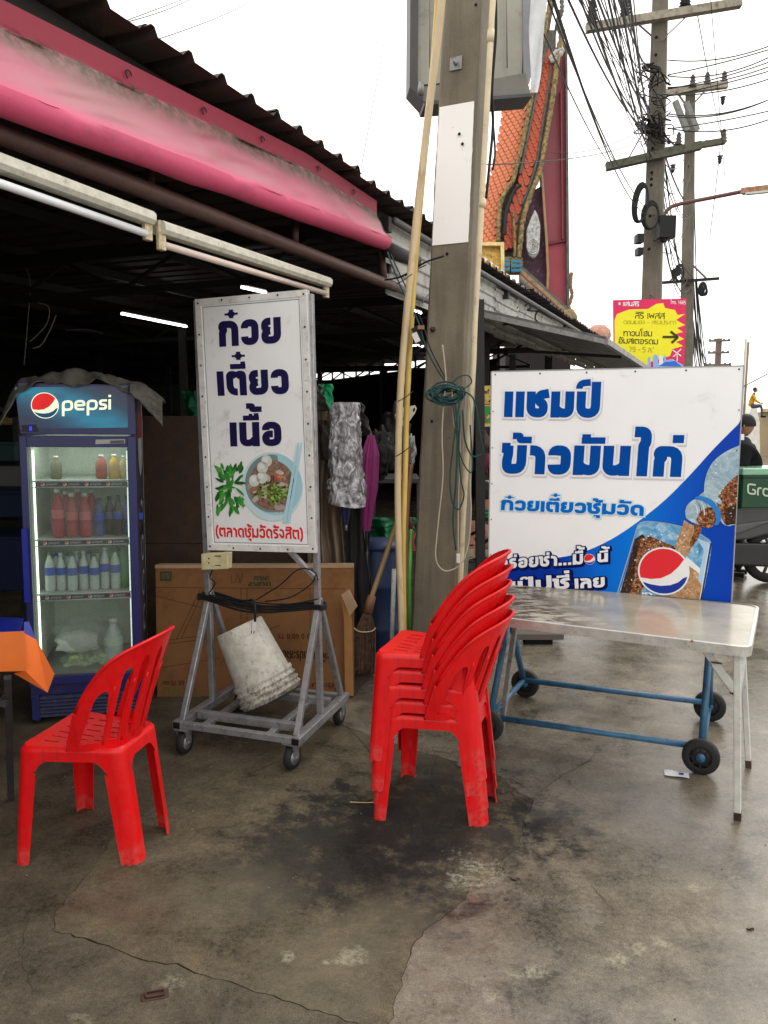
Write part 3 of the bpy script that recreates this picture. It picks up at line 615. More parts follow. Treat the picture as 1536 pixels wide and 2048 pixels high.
roll = MB(); roll.tube([VP(775, 500, 2.12), VP(832, 522, 2.12)], [.05, .045], 12); o = roll.build('roll_shaft', M('dark_cloth', (.03, .03, .032), .8), pipe)
# fluorescent fittings on the pipe
FIT = M('cream_fitting', (.62, .6, .5), .5, dirt=(.2, .1, .05), dirt_amt=.1, scale=22, bump=.05); TW = flat('white_tube', (.8, .82, .84), .25); TP = M('pinkish_tube', (.72, .6, .52), .3, bump=0, var=.05); CAP = M('cream_cap', (.6, .52, .33), .5, dirt=(.3, .22, .12), scale=20)
for k, (xa, ya, xb, yb, tm, lab) in enumerate(((-330, 175, 298, 418, TW, 'nearer fluorescent fitting with a clean white tube below the rusty pipe'), (316, 436, 654, 552, TP, 'farther fluorescent fitting with a faded pinkish tube below the pipe'))):
    a, b = VP(xa, ya, 2.12), VP(xb, yb, 2.12); d = (b - a).normalized(); t_ = thing('fluorescent_fitting', a, lab, 'light fitting', 'fluorescent fittings along the eave'); n_ = SV
    mb = MB()
    prof = [(-.03, .0), (-.045, -.012), (-.045, -.035), (-.03, -.05), (.03, -.05), (.045, -.035), (.045, -.012), (.03, 0)]
    prof = [(y * .8, z * 1.0 - .012) for y, z in prof]
    vs = [q + n_ * y + UP * z for q in (a, b) for y, z in prof]; mb.add(vs, [(i, (i + 1) % 8, 8 + (i + 1) % 8, 8 + i) for i in range(8)] + [tuple(range(8)), tuple(range(8, 16))]); mb.build('housing', FIT, t_)
    mb = MB(); mb.tube([a + d * .03 - UP * .1 - n_ * .005, b - d * .03 - UP * .1 - n_ * .005], .0145, 14); mb.build('tube', tm, t_)
    for q, s in ((a, 1), (b, -1)):
        mb = MB(); mb.bar(q - UP * .01 + d * s * .014, q - UP * .122 + d * s * .014, .045, .026, .04, .026, up=n_, bev=.006); mb.build('end_cap', CAP, t_)
# pink canvas awning
m_, t, b = newmat('pink_canvas'); uv = t.nodes.new('ShaderNodeUVMap'); sp = t.nodes.new('ShaderNodeSeparateXYZ'); t.links.new(uv.outputs[0], sp.inputs[0]); c = coords(t)
n1 = tex(t, 'noise', 2.2, 6, .6, c); n2 = tex(t, 'noise', 1.3, 5, .6, coords(t, (1, 1, 2))); n3 = tex(t, 'noise', 22, 6, .7, c)
base = ramp(t, n1.outputs['Fac'], [(.3, (.42, .085, .14)), (.7, (.5, .12, .19))])
vt = math_(t, 'ADD', sp.outputs[1], math_(t, 'MULTIPLY', math_(t, 'SUBTRACT', n3.outputs['Fac'], .5), .10))
fade = ramp(t, vt, [(.14, 1), (.35, .7), (.6, .55), (.78, 0)]); fade = math_(t, 'MULTIPLY', fade, ramp(t, n2.outputs['Fac'], [(.36, .15), (.6, 1)]))
col = mixc(t, fade, base, (.3, .19, .18))
band = ramp(t, sp.outputs[1], [(.105, 1), (.115, 0)]); col = mixc(t, band, col, (.27, .03, .055))
mil = math_(t, 'MULTIPLY', ramp(t, vt, [(.10, 0), (.125, 1), (.2, .85), (.36, 0)]), ramp(t, n3.outputs['Fac'], [(.4, .35), (.58, 1)])); col = mixc(t, mil, col, (.10, .08, .055))
low = math_(t, 'MULTIPLY', ramp(t, vt, [(.72, 0), (.86, 1)]), .75); col = mixc(t, low, col, (.6, .07, .16))
spots = math_(t, 'MULTIPLY', ramp(t, vt, [(.8, 0), (.9, 1)]), ramp(t, n2.outputs['Fac'], [(.56, 0), (.66, .8)])); col = mixc(t, spots, col, (.12, .04, .05))
t.links.new(col, b.inputs['Base Color']); b.inputs['Roughness'].default_value = .6; b.inputs['Specular IOR Level'].default_value = .25
bp = t.nodes.new('ShaderNodeBump'); bp.inputs['Strength'].default_value = .15; bp.inputs['Distance'].default_value = .01; t.links.new(n3.outputs['Fac'], bp.inputs['Height']); t.links.new(bp.outputs[0], b.inputs['Normal'])
aw = thing('canvas_awning', VP(300, 200, 2.15), 'faded pink canvas awning with mildew rolled under the roof edge', 'awning')
T0, T1, T2 = VP(0, 5, 2.2), VP(610, 310, 2.2), VP(752, 405, 2.2); B0, B1 = VP(0, 225, 2.05), VP(782, 500, 2.05)
TL = T0 - SU * 2.2 - UP * .04; BL = B0 - SU * 2.2 - UP * .03
def aw_pt(s, t_):
    if s < .4: q = s / .4; T = TL.lerp(T0, q); B = BL.lerp(B0, q)
    else:
        q = (s - .4) / .6; T = T0.lerp(T1, q / .69) if q < .69 else T1.lerp(T2, (q - .69) / .31); B = B0.lerp(B1, q)
    T = T + UP * .01
    if t_ < .11: p = T - UP * .085 * (t_ / .11) - SV * .004; return p
    H1 = T - UP * .085; q = (t_ - .11) / .89
    if q < .8:
        k = q / .8; p = H1.lerp(B - SV * .0 + UP * .075, k) + SV * .012 * math.sin(k * math.pi) - UP * .012 * math.sin(k * math.pi)
        wr = noise.noise(Vector((s * 9, k * 2.2, 1))) * .03 + noise.noise(Vector((s * 26 + k * 4, k * 3, 4))) * .01 + .012 * math.sin(s * 70 + k * 3) * (1 - k) * (.5 + noise.noise(Vector((s * 5, 0, 3))))
        for s0 in (.60, .865): wr += .03 * math.exp(-((s - s0 - .02 * k) / .012) ** 2) * math.sin(k * math.pi) * (1 if s0 > .7 else .6)
        return p - SV * wr - UP * wr * .4
    k = (q - .8) / .2 * R(250); cc = B + UP * .055 + SV * .045
    rr = .05 * (1 + .1 * noise.noise(Vector((s * 16, k * .4, 7))))
    return cc + (-SV * math.cos(k - R(35)) - UP * math.sin(k - R(35))) * rr
mb = MB(); NU, NV = 150, 46; mb.grid(aw_pt, NU, NV); o = mb.build('canvas', m_, aw, solid=.003)
ul = o.data.uv_layers.new(name='UVMap')
for lp in o.data.loops: i = lp.vertex_index; ul.data[lp.index].uv = ((i // (NV + 1)) / NU, (i % (NV + 1)) / NV)
EY = STEEL
for s in (.52, .62, .72, .84, .93):
    mb = MB(); q = aw_pt(s, .06); mb.tube([q + (SU * math.cos(k) + UP * math.sin(k)) * .016 - SV * .01 for k in [i * math.pi / 5 for i in range(8)]], .003, 5); mb.build('eyelet_wire', BC, aw)
mb = MB(); q = [aw_pt(1, .12 + .7 * i / 8) + SU * .006 for i in range(9)]; mb.tube(q, .006, 6); mb.build('side_rope', BC, aw)
# cables at the awning end, down to the coil on the pole
for k, (pts, r_, mt, lab) in enumerate((
    (((775, 505, 4.6), (800, 570, 4.45), (835, 640, 4.2), (850, 690, 4.18), (872, 735, 4.18), (896, 770, 4.16)), .005, 'green', 'dark green cord from the awning end to the coil on the pole'),
    (((782, 510, 4.62), (812, 575, 4.4), (842, 640, 4.2), (862, 700, 4.18), (892, 758, 4.17)), .004, 'blk', 'black wire beside the green cord from the awning end'),
    (((888, 512, 4.27), (850, 525, 4.3), (805, 552, 4.4), (770, 560, 4.5)), .0055, 'blk', 'dark iron wire from the hole below the white band'),
    (((852, 530, 4.6), (830, 540, 4.5), (810, 552, 4.5)), .004, 'blk', 'short black wire below the iron wire'),
    (((845, 605, 4.3), (856, 590, 4.9), (870, 580, 5)), .004, 'blk', 'short black wire passing behind the pole'))):
    mb = MB(); mb.tube(smoothpts([P(*p) for p in pts]), r_, 6); o = mb.build('cord' if mt == 'green' else 'wire', flat('green_cord', (.012, .05, .05), .5) if mt == 'green' else BC); tag(o, lab, 'cable')
t_ = thing('tube_lamp_starter', P(838, 668, 4.2), 'small black and white lamp holder hanging at the left of the pole', 'lamp holder'); mb = MB(); mb.bar(P(828, 655, 4.2), P(846, 690, 4.2), .03, .035); mb.build('holder', BC, t_)
mb = MB(); mb.bar(P(828, 666, 4.17), P(836, 684, 4.17), .03, .01, up=(0, 1, 0)); mb.build('lens', flat('white_plastic', (.6, .6, .56)), t_); mb = MB(); mb.box(P(842, 655, 4.16), (.035, .02, .02)); mb.build('clip', flat('brown_clip', (.25, .12, .07)), t_)
# coil of green hose
t_ = thing('hose_coil', P(890, 785, 4.15), 'dark green cord coiled in a bundle on the pole with hanging loops', 'cord coil'); GC = flat('green_cord', (.012, .05, .05)); rg = random.Random(2); mb = MB()
for i in range(13):
    cx, cy = 893 + rg.uniform(-8, 8), 787 + rg.uniform(-5, 5); rx, ry = rg.uniform(16, 42), rg.uniform(8, 20); ro = rg.uniform(-.35, .1); d = 4.14 - i * .0035
    mb.tube([P(*q, d + .01 * math.sin(j)) for j, q in enumerate(ell(cx, cy, rx, ry, 22, ro))], .0052, 6, closed=True)
mb.tube(smoothpts([P(905, 765, 4.1), P(922, 752, 4.1), P(938, 752, 4.12), P(943, 765, 4.13), P(932, 775, 4.1)]), .004, 6); mb.build('coil', GC, t_)
for pts, r_, mt in ((((910, 800), (915, 860), (912, 960), (906, 1040), (912, 1100)), .005, GC), (((920, 800), (912, 850), (905, 905), (900, 960), (905, 1005), (918, 1018), (928, 990), (922, 960), (918, 900), (920, 830)), .0045, GC), (((922, 780), (948, 800), (960, 870), (965, 905), (945, 912), (930, 880), (925, 820)), .005, GC), (((905, 800), (918, 900), (935, 940), (945, 935), (940, 850)), .004, GC)):
    mb = MB(); mb.tube(smoothpts([P(x, y, 4.1) for x, y in pts]), r_, 6); mb.build('hanging_loop', mt, t_)
t_ = thing('extension_cord', P(880, 1130, 4.15), 'thin beige extension cord hanging in a long loop with a white plug', 'extension cord'); CW = flat('beige_cord', (.42, .36, .28))
mb = MB(); mb.tube(smoothpts([P(x, y, 4.13) for x, y in ((885, 690), (892, 760), (888, 800), (884, 870), (886, 950), (878, 1030), (873, 1080), (871, 1110), (876, 1130), (890, 1142), (908, 1138), (917, 1132))]), .004, 6); mb.tube(smoothpts([P(x, y, 4.12) for x, y in ((904, 780), (908, 850), (918, 860), (920, 900), (917, 1000), (916, 1110))]), .0035, 6)
mb.tube(smoothpts([P(x, y, 4.12) for x, y in ((940, 800), (943, 860), (940, 960), (942, 1020), (938, 1080), (928, 1118), (922, 1126))]), .0045, 6); mb.build('cable', CW, t_)
mb = MB(); mb.bar(P(916, 1108, 4.1), P(916, 1125, 4.1), .022, .02, bev=.004); mb.build('plug', flat('white_plastic', (.6, .6, .56)), t_)
# silver fascia sheets and lower canopy to the right of the pole
SIL = M('silver_sheet', (.4, .4, .37), .6, .1, dirt=(.18, .17, .15), dirt_amt=.4, scale=4, stretch=(1, 1, .4), bump=.1)
fa = thing('sheet_fascia', VP(950, 580, 2.25), 'weathered silver ribbed sheets hung below the roof edge', 'fascia')
u = 5.1; i = 0
while u < 17:
    mb = MB(); us = [u + .93 * k / 48 for k in range(49)]; vs = []
    for q in us:
        zt_, zb_ = 2.99, 2.5
        for z in (zt_, (zt_ + zb_) / 2, zb_): vs.append(W(q, 2.28 - .012 * math.cos(z * 70) * 0 - .0, z))
    vs = []; rows = 40
    for q in (u, u + .93):
        for k in range(rows + 1):
            z = 3.0 - .5 * k / rows; kk = (k % 8) / 8; vs.append(W(q, 2.26 - (.014 if kk < .3 else 0) - .0, z - .02 * (i % 2)))
    mb.add(vs, [(k, k + 1, rows + 2 + k, rows + 1 + k) for k in range(rows)]); mb.build('fascia_sheet', SIL, fa, solid=.002); u += .92; i += 1
mb = MB(); mb.tube([W(5.1, 2.19, 3.0), W(17, 2.19, 3.02)], .022, 8); mb.build('trim_pipe', M('grey_pipe', (.16, .16, .16)), fa)
# canopy
uA = 6.6
cn = thing('sheet_canopy', VP(1100, 700, 2.0), 'grey sheet metal canopy sloping out over the stalls, dark underneath', 'canopy'); A = VP(945, 618, 2.25)
uA = A.dot(SU); zA = A.z
def on_u(x, y, u_): d = ray(x, y); return C0 + d * ((u_ - C0.dot(SU)) / d.dot(SU))
Bc = on_u(1212, 678, uA); vB = Bc.dot(SV); zB = Bc.z
SHD = M('canopy_sheet', (.14, .14, .135), .5, .3, dirt=(.05, .045, .04), scale=3, bump=.1)
L = 22; k = 0; uu = uA
while uu < uA + L:
    mb = MB(); vs = []; n = 6
    for q, zz in ((uu, 0), (uu + .9, 0)): vs += [W(q, 2.3, zA + .01), W(q, (2.3 + vB) / 2, (zA + zB) / 2 - .0), W(q, vB, zB)]
    mb.add(vs, [(0, 3, 4, 1), (1, 4, 5, 2)]); mb.bar(W(uu, 2.3, zA + .018), W(uu, vB, zB + .008), .03, .02); mb.build('canopy_sheet', SHD, cn, solid=.003); uu += .905; k += 1
mb = MB(); mb.bar(W(uA, 2.3, zA - .02), W(uA, vB, zB - .02), .03, .05); mb.bar(W(uA, vB, zB - .02), W(uA + L, vB, zB - .02), .04, .055); mb.build('edge_trim', M('grey_trim', (.3, .3, .29), .5, .3, dirt=(.15, .14, .12)), cn)
for q in (1.5, 5, 9, 13, 17): mb = MB(); mb.bar(W(uA + q, 2.3, zA - .25), W(uA + q, vB + .05, zB - .04), .03); mb.bar(W(uA + q, 2.25, zA - .3), W(uA + q, 2.25, 0), .06); mb.build('bracket', GIR, cn)
mb = MB(); mb.tube(smoothpts([P(1050, 612, 8), P(1058, 606, 8), P(1062, 616, 8), P(1054, 620, 8), P(1072, 622, 8), P(1080, 618, 8), P(1072, 628, 8), P(1072, 640, 8), P(1090, 655, 8), P(1088, 662, 8)]), .009, 6); o = mb.build('hook_wire', BC); tag(o, 'curly black wire hook on the silver fascia sheets', 'wire hook')
mb = MB(); q = P(1197, 672, 14); mb.lathe([(.0, .2), (.1, .19), (.2, .1), (.22, 0), (.2, -.05)], q, UP, 18, cap=False); o = mb.build('clay_pot', M('terracotta_pale', (.5, .2, .13), .6, dirt=(.6, .5, .42), scale=9)); tag(o, 'round reddish pot upturned on the far canopy roof', 'pot')

# ================================================================== RED CHAIRS
def red_plastic():
    m, t, b = newmat('red_plastic'); c = coords(t)
    n1 = tex(t, 'noise', 5, 5, .6, c); n2 = tex(t, 'noise', 26, 8, .75, c); st = tex(t, 'noise', 3, 5, .6, coords(t, (14, 14, 1)))
    a = ramp(t, n1.outputs['Fac'], [(.3, (.62, .002, .004)), (.7, (.74, .003, .006))])
    sp = t.nodes.new('ShaderNodeSeparateXYZ'); t.links.new(c, sp.inputs[0])
    low = ramp(t, sp.outputs[2], [(.0, 1.3), (.05, 1), (.075, .25), (.2, .1)]); f = math_(t, 'MULTIPLY', low, ramp(t, n2.outputs['Fac'], [(.4, 0), (.62, .9)]))
    a = mixc(t, math_(t, 'MULTIPLY', f, .5), a, (.45, .13, .11)); s2 = ramp(t, st.outputs['Fac'], [(.52, 0), (.68, .5)]); a = mixc(t, s2, a, (.36, .012, .012)); sc2 = tex(t, 'noise', 9, 8, .8, coords(t, (6, 1, 6)), 1); a = mixc(t, ramp(t, sc2.outputs['Fac'], [(.63, 0), (.7, .4)]), a, (.6, .14, .12))
    b.inputs['Specular IOR Level'].default_value = .35; t.links.new(a, b.inputs['Base Color']); r = math_(t, 'MULTIPLY_ADD', n2.outputs['Fac'], .3, .2); t.links.new(r, b.inputs['Roughness'])
    bp = t.nodes.new('ShaderNodeBump'); bp.inputs['Strength'].default_value = .08; bp.inputs['Distance'].default_value = .003; n3 = tex(t, 'noise', 300, 3, .6, c); t.links.new(n3.outputs['Fac'], bp.inputs['Height']); t.links.new(bp.outputs[0], b.inputs['Normal'])
    return m
REDP = red_plastic(); ZT = .437
TC = [(.425, .19), (.425, -.19), (.045, -.135), (.045, .135)]; BCn = [(.445, .222), (.445, -.222), (-.01, -.128), (-.01, .128)]
def perim(cs, r=.045, ne=22, na=8):
    out = []
    for i in range(4):
        p0, p, p1 = Vector(cs[i - 1]), Vector(cs[i]), Vector(cs[(i + 1) % 4]); a = (p0 - p).normalized(); b_ = (p1 - p).normalized(); s, e = p + a * r, p + b_ * r
        for j in range(na + 1): q = j / na; out.append((s * (1 - q) ** 2 + p * 2 * q * (1 - q) + e * q * q, i, (j - na / 2) / na * r * 1.5))
        pn = Vector(cs[(i + 1) % 4]); s2 = pn + (p - pn).normalized() * r; L = (s2 - e).length
        for j in range(1, ne):
            q = j / ne; d1, d2 = q * L + r * .75, (1 - q) * L + r * .75; out.append((e.lerp(s2, q), i if d1 < d2 else (i + 1) % 4, d1 if d1 < d2 else -d2))
    return out
def make_chair():
    root = thing('plastic_chair', (0, 0, 0), 'x', 'chair'); Tp, Bp = perim(TC), perim(BCn); n = len(Tp)
    def wp(i, z):
        k = max(0, (ZT - z) / ZT); p = Tp[i][0].lerp(Bp[i][0], k); rnd = .012 * max(0, 1 - (ZT - z) / .014) ** 2
        c = Vector((.24, 0)); return Vector((*(p + (c - p).normalized() * rnd), z))
    LW = {0: (.055, .05), 1: (.05, .055), 2: (.052, .034), 3: (.034, .052)}    # leg half widths either side of the corner
    def lw(i):
        c = Tp[i][1]; return LW[c][0] if Tp[i][2] < 0 else LW[c][1]
    def zs_(i):
        e = abs(Tp[i][2]) - lw(i); return .34 if e <= 0 else .388 - .048 * max(0, 1 - e / .045) ** 2.2
    mb = MB(); rows = 12; vs = []
    for i in range(n):
        zb = zs_(i)
        for j in range(rows + 1): q = (j / rows) ** 1.3; vs.append(wp(i, ZT - (ZT - zb) * q))
    mb.add(vs, [(i * (rows + 1) + j, ((i + 1) % n) * (rows + 1) + j, ((i + 1) % n) * (rows + 1) + j + 1, i * (rows + 1) + j + 1) for i in range(n) for j in range(rows)], True)
    mb.build('seat_skirt', REDP, root, solid=.0038, off=0)
    for c in range(4):
        idx = [i for i in range(n) if Tp[i][1] == c and abs(Tp[i][2]) <= lw(i) + .0085]
        if c == 0: idx = [i for i in idx if i > n / 2] + [i for i in idx if i <= n / 2]
        vs = []; rows = 14
        ctr = min(idx, key=lambda i: abs(Tp[i][2]))
        for i in idx:
            for j in range(rows + 1):
                z = .341 * (1 - j / rows); p = wp(i, z); cc = wp(ctr, z); k = j / rows; sh = .30 if c < 2 else .15
                p = cc + (p - cc) * (1 - sh * k); p.z = z + (.004 * math.sin(i * 2.3) * (k > .99)); vs.append(p)
        mb = MB(); m = len(idx); mb.add(vs, [(i * (rows + 1) + j, (i + 1) * (rows + 1) + j, (i + 1) * (rows + 1) + j + 1, i * (rows + 1) + j + 1) for i in range(m - 1) for j in range(rows)], True)
        mb.build('leg', REDP, root, solid=.0038, off=0)
    outer = [tuple(wp(i, ZT).xy) for i in range(n)]; slots = []
    for ix, x in enumerate((.165, .25, .335)):
        for y in (-.115, -.07, -.025, .025, .07, .115):
            w_ = .031; yy = y * (.75 + .75 * x); slots.append(rrect(x - w_, yy - .0042, x + w_, yy + .0042, .004))
    mb = MB(); sheet(mb, outer, slots, lambda x, y: Vector((x, y, ZT - .012 * math.exp(-((x - .2) / .13) ** 2 - (y / .12) ** 2) + .004 * (x > .4))), (.02, .02)); mb.build('seat', REDP, root, solid=.0032, off=0)
    zt = lambda ph: .842 - .10 * abs(ph) ** 2.0 - .16 * abs(ph) ** 7
    def bk(ph, t_):
        z0 = .43; z = z0 + (zt(ph) - z0) * t_; s = (z - z0) / .41
        A = .185 - .02 * s; Bw = .168 + .045 * s; ang = ph * math.pi / 2
        return Vector((.052 - .125 * s ** 1.15 + A * (1 - math.cos(ang)) ** 1.0, Bw * math.sin(ang), z))
    edge = [(-1 + 2 * i / 40, 0) for i in range(41)] + [(1, j / 12) for j in range(1, 12)]
    top = [(1 - 2 * i / 60, 1 - .0 * i) for i in range(61)]; outer = edge + top + [(-1, 1 - j / 12) for j in range(1, 12)]
    holes = []
    for ph, w0, w1, t1 in ((.70, .15, .085, .66), (.44, .05, .062, .80), (.24, .03, .058, .85), (.05, .022, .055, .87)):
        for s in (1, -1):
            if ph == .05: 
                if s < 0: continue
                ph = 0
            k = 1 - .10 * (ph - .5) if ph > .6 else 1
            h = [(ph - w0, .09), (ph + w0, .09), (ph + w1, t1 - .1)] + [(ph + w1 * math.cos(R(a)), t1 - .1 + .1 * math.sin(R(a))) for a in range(20, 180, 20)] + [(ph - w1, t1 - .1)]
            # densify
            hh = []
            for i in range(len(h)):
                a, b_ = Vector(h[i]), Vector(h[(i + 1) % len(h)]); m = max(1, int((b_ - a).length / .08)); hh += [tuple(a.lerp(b_, q / m)) for q in range(m)]
            holes.append([(s * a, b_) for a, b_ in hh][::s])
    mb = MB(); sheet(mb, outer, holes, bk, (.045, .06)); back = mb.build('backrest', REDP, root, solid=.0045, off=0)
    mb = MB(); mb.tube([bk(-1 + 2 * i / 60, 1) + Vector((-.003, 0, 0)) for i in range(61)], .0065, 8); mb.build('top_rim', REDP, back)
    for s in (1, -1):
        mb = MB(); mb.tube([bk(s, i / 12) for i in range(13)], .0045, 6); mb.build('side_rim', REDP, back)
    for ph in (.575, .34, .15, -.575, -.34, -.15):
        mb = MB(); mb.tube([bk(ph, .06 + i / 12 * .6) + Vector((-.003, 0, 0)) for i in range(13)], .0035, 6); mb.build('slat_rib', REDP, back)
    return root
chair = make_chair()
def place(x, y, z, fx, fy, tx=0): return Matrix.Translation((x, y, z)) @ Matrix.Rotation(math.atan2(fy, fx), 4, 'Z') @ Matrix.Rotation(tx, 4, 'Y')
labs = ['bottom chair of the red stack, its feet standing on the wet ground', 'second chair from the bottom of the red plastic stack', 'middle chair of the stack of five red plastic chairs', 'fourth chair from the bottom, just under the topmost in the red stack', 'topmost chair of the red stack with its slotted seat open to view']
for k in range(5):
    c = copy_tree(chair, place(.44 - .947 * .004 * k + (0, .003, -.004, .002, -.003)[k], 3.025 + .322 * .004 * k, .0625 * k, -.947, .322 + (0, .008, -.010, .006, -.004)[k]), labs[k]); c['group'] = 'stacked red chairs'
chair.matrix_basis = place(-.872, 2.763, 0, -.98, .2); chair['label'] = 'single red plastic chair standing alone beside the orange tablecloth'

# ================================================================== NOODLE SIGN ON ITS TROLLEY
GAL = M('galvanised_tube', (.34, .34, .35), .42, .55, dirt=(.17, .16, .14), dirt_amt=.35, scale=8, bump=.12)
tw = Vector((.949, -.314, 0)); td = Vector((.314, .949, 0)); P0 = Vector((-1.0, 3.61, 0)); TW, TD, FZ = .63, .60, .142
tl = lambda a, b, z=0: P0 + tw * a + td * b + UP * z
tr = thing('sign_trolley', tl(TW / 2, TD / 2), 'galvanised steel trolley on castors that carries the noodle sign', 'trolley')
def member(name, a, b, w_=.03, h_=None, par=tr, m=GAL, up=UP, bev=.003): mb = MB(); mb.bar(a, b, w_, h_, up=up, bev=bev); return mb.build(name, m, par)
for b_ in (0, TD): member('base_rail', tl(.02, b_, FZ), tl(TW - .02, b_, FZ), .032, .032)
for a_ in (0, TW): member('base_rail', tl(a_, -.02, FZ + .0), tl(a_, TD + .02, FZ), .045, .04)
for b_ in (.12, TD - .12): member('cross_rail', tl(.04, b_, FZ + .012), tl(TW - .03, b_, FZ + .012), .036, .04)
for a_ in (.12, TW - .16): member('cross_rail', tl(a_, .03, FZ - .01), tl(a_, TD - .03, FZ - .01), .036, .026)
for a_ in (.01, TW - .01):
    ap = tl(a_, TD / 2, .74)
    member('post', tl(a_, TD / 2, FZ + .015), tl(a_ - .03 * (1 if a_ < .3 else 1), TD / 2, 2.2), .03, up=tw)
    for b_ in (.02, TD - .02): member('brace', tl(a_, b_, FZ + .015), ap, .028, up=tw)
for a_, s in ((.01, 1), (TW - .01, -1)): member('corner_strut', tl(a_, TD / 2 - .02, .84), tl(a_ + s * .16, TD / 2 - .02, .99), .025, up=tw)
RUB = M('rubber', (.012, .012, .012), .7, bump=.2)
def castor(p, d, r=.056):
    d = Vector(d).normalized(); s = d.cross(UP); c = p + UP * r; mb = MB()
    mb.lathe([(r * .96, -.016), (r, -.011), (r, .011), (r * .96, .016)], c, s, 24); wh = mb.build('castor_wheel', RUB, tr)
    mb = MB(); mb.lathe([(r * .62, -.018), (r * .62, .018)], c, s, 20); mb.lathe([(r * .3, -.022), (r * .25, .022)], c, s, 12); mb.build('hub', STEEL, wh)
    mb = MB()
    for k in (-1, 1): mb.prism([c + s * k * .024 + d * a + UP * b_ for a, b_ in ((-.03, .066), (.03, .066), (.016, -.008), (-.012, -.008))], s, .003)
    mb.box(c + UP * .068, (.07, .07, .005), Matrix.Rotation(math.atan2(d.y, d.x), 3, 'Z')); mb.tube([c - s * .027, c + s * .027], .006, 8); mb.build('fork', STEEL, tr)
for a_, b_, dd in ((.03, .0, td), (TW - .03, .01, td + tw * .15), (TW - .02, TD - .02, td), (.02, TD - .02, td)): castor(tl(a_, b_), dd)
for a_ in (0, TW):
    mb = MB(); mb.bar(tl(a_, -.022, FZ), tl(a_, -.0225, FZ), .036, .03); mb.build('open_end', DARK, tr)
# board
lean = R(1.6); bx = (tw * math.cos(lean) + UP * math.sin(lean)); by = (UP * math.cos(lean) - tw * math.sin(lean))
bl_px, br_px, tl_px = (416, 1102), (634, 1104), (390, 602)
BP = Plane(tl(0, TD / 2 - .035, 1), bx, by); u0, v0 = BP.uv(*bl_px); u1, _ = BP.uv(*br_px); _, v1 = BP.uv(501, 589); u0 = (u0 + BP.uv(*tl_px)[0]) / 2; u1 = (u1 + BP.uv(612, 577)[0]) / 2
v0 = (v0 + BP.uv(*br_px)[1]) / 2
sg = thing('noodle_sign', BP.at((u0 + u1) / 2, v0), 'tall white sign with dark blue Thai words and a noodle bowl picture', 'sign')
WHT = M('sign_white', (.84, .84, .83), .35, dirt=(.5, .49, .45), dirt_amt=.1, scale=3, bump=.02, var=.03); FRM = M('sign_frame_white', (.7, .69, .66), .4, dirt=(.3, .22, .14), dirt_amt=.18, scale=14, bump=.05)
mb = MB(); mb.prism([BP.at(a, b_) for a, b_ in ((u0, v0), (u1, v0), (u1, v1), (u0, v1))], BP.N, .028); mb.build('board', WHT, sg)
fw = .032
for a, b_, c_, d_ in ((u0, v0, u1, v0 + fw), (u0, v1 - fw, u1, v1), (u0, v0 + fw, u0 + fw, v1 - fw), (u1 - fw, v0 + fw, u1, v1 - fw)):
    mb = MB(); mb.prism([BP.at(*q, .0035) for q in ((a, b_), (c_, b_), (c_, d_), (a, d_))], BP.N, .035); mb.build('frame_strip', FRM, sg, bevel=.001)
GRL = flat('print_darkgreen', (.02, .08, .06)); ins = fw + .008
for a, b_, c_, d_ in ((u0 + ins, v0 + ins, u1 - ins, v0 + ins + .0025), (u0 + ins, v1 - ins - .0025, u1 - ins, v1 - ins), (u0 + ins, v0 + ins, u0 + ins + .0025, v1 - ins), (u1 - ins - .0025, v0 + ins, u1 - ins, v1 - ins)):
    decal(sg, BP, [(a, b_), (c_, b_), (c_, d_), (a, d_)], GRL, .0012, 'border_line', True)
SCR = M('screw_dark', (.05, .045, .04), .5, .4, bump=0)
def screw(pl, u, v, par, off=.0035, r=.0055): mb = MB(); mb.lathe([(r, 0), (r * .8, .0025)], pl.at(u, v, off), pl.N, 8); mb.build('screw', SCR, par)
for i in range(9):
    for u_ in (u0 + .016, u1 - .016): screw(BP, u_, v0 + .02 + (v1 - v0 - .04) * i / 8, sg)
for i in range(1, 4):
    for v_ in (v0 + .014, v1 - .014): screw(BP, u0 + (u1 - u0) * i / 4, v_, sg)
INK = flat('print_ink', (.012, .008, .06), .4); REDI = flat('print_red', (.72, .02, .03))
text(sg, BP, 'ก๋วย', (439, 694), (563, 686), (437, 643), .14, INK, off=.0012, gap=.1, ws=1.15)
text(sg, BP, 'เตี๋ยว', (436, 792), (579, 788), (433, 743), .14, INK, off=.0012, gap=.1, ws=1.15)
text(sg, BP, 'เนื้อ', (461, 893), (564, 892), (459, 845), .14, INK, off=.0012, gap=.1, ws=1.15)
text(sg, BP, '(ตลาดซุ้มวัดรังสิต)', (432, 1073), (607, 1079), (431, 1054), .11, REDI, off=.0012, gap=.1)
# herbs
rg = random.Random(9)
for i in range(75):
    cx, cy = 461 + rg.uniform(-26, 24), 975 + rg.uniform(-44, 48); an = math.atan2(cy - 972, cx - 458) + rg.uniform(-.5, .5); L_, Wd = rg.uniform(7, 14), rg.uniform(2.5, 4.6)
    gcol = rg.choice([(.02, .18, .02), (.03, .28, .03), (.08, .36, .05), (.015, .1, .015), (.05, .24, .04)])
    pts = [(cx + math.cos(an) * L_ * a - math.sin(an) * Wd * b_, cy + math.sin(an) * L_ * a + math.cos(an) * Wd * b_) for a, b_ in ((-1, 0), (-.5, .75), (.2, .9), (.7, .5), (1, 0), (.7, -.5), (.2, -.9), (-.5, -.75))]
    decal(sg, BP, pts, flat('leaf_%d' % int(gcol[1] * 100), gcol), .0012 + .00005 * i, 'printed_leaf')
CXB, CYB = 545, 973
decal(sg, BP, ell(CXB, CYB, 61, 69, 40, R(-6)), flat('print_bowl_rim', (.55, .72, .74)), .0031, 'printed_bowl')
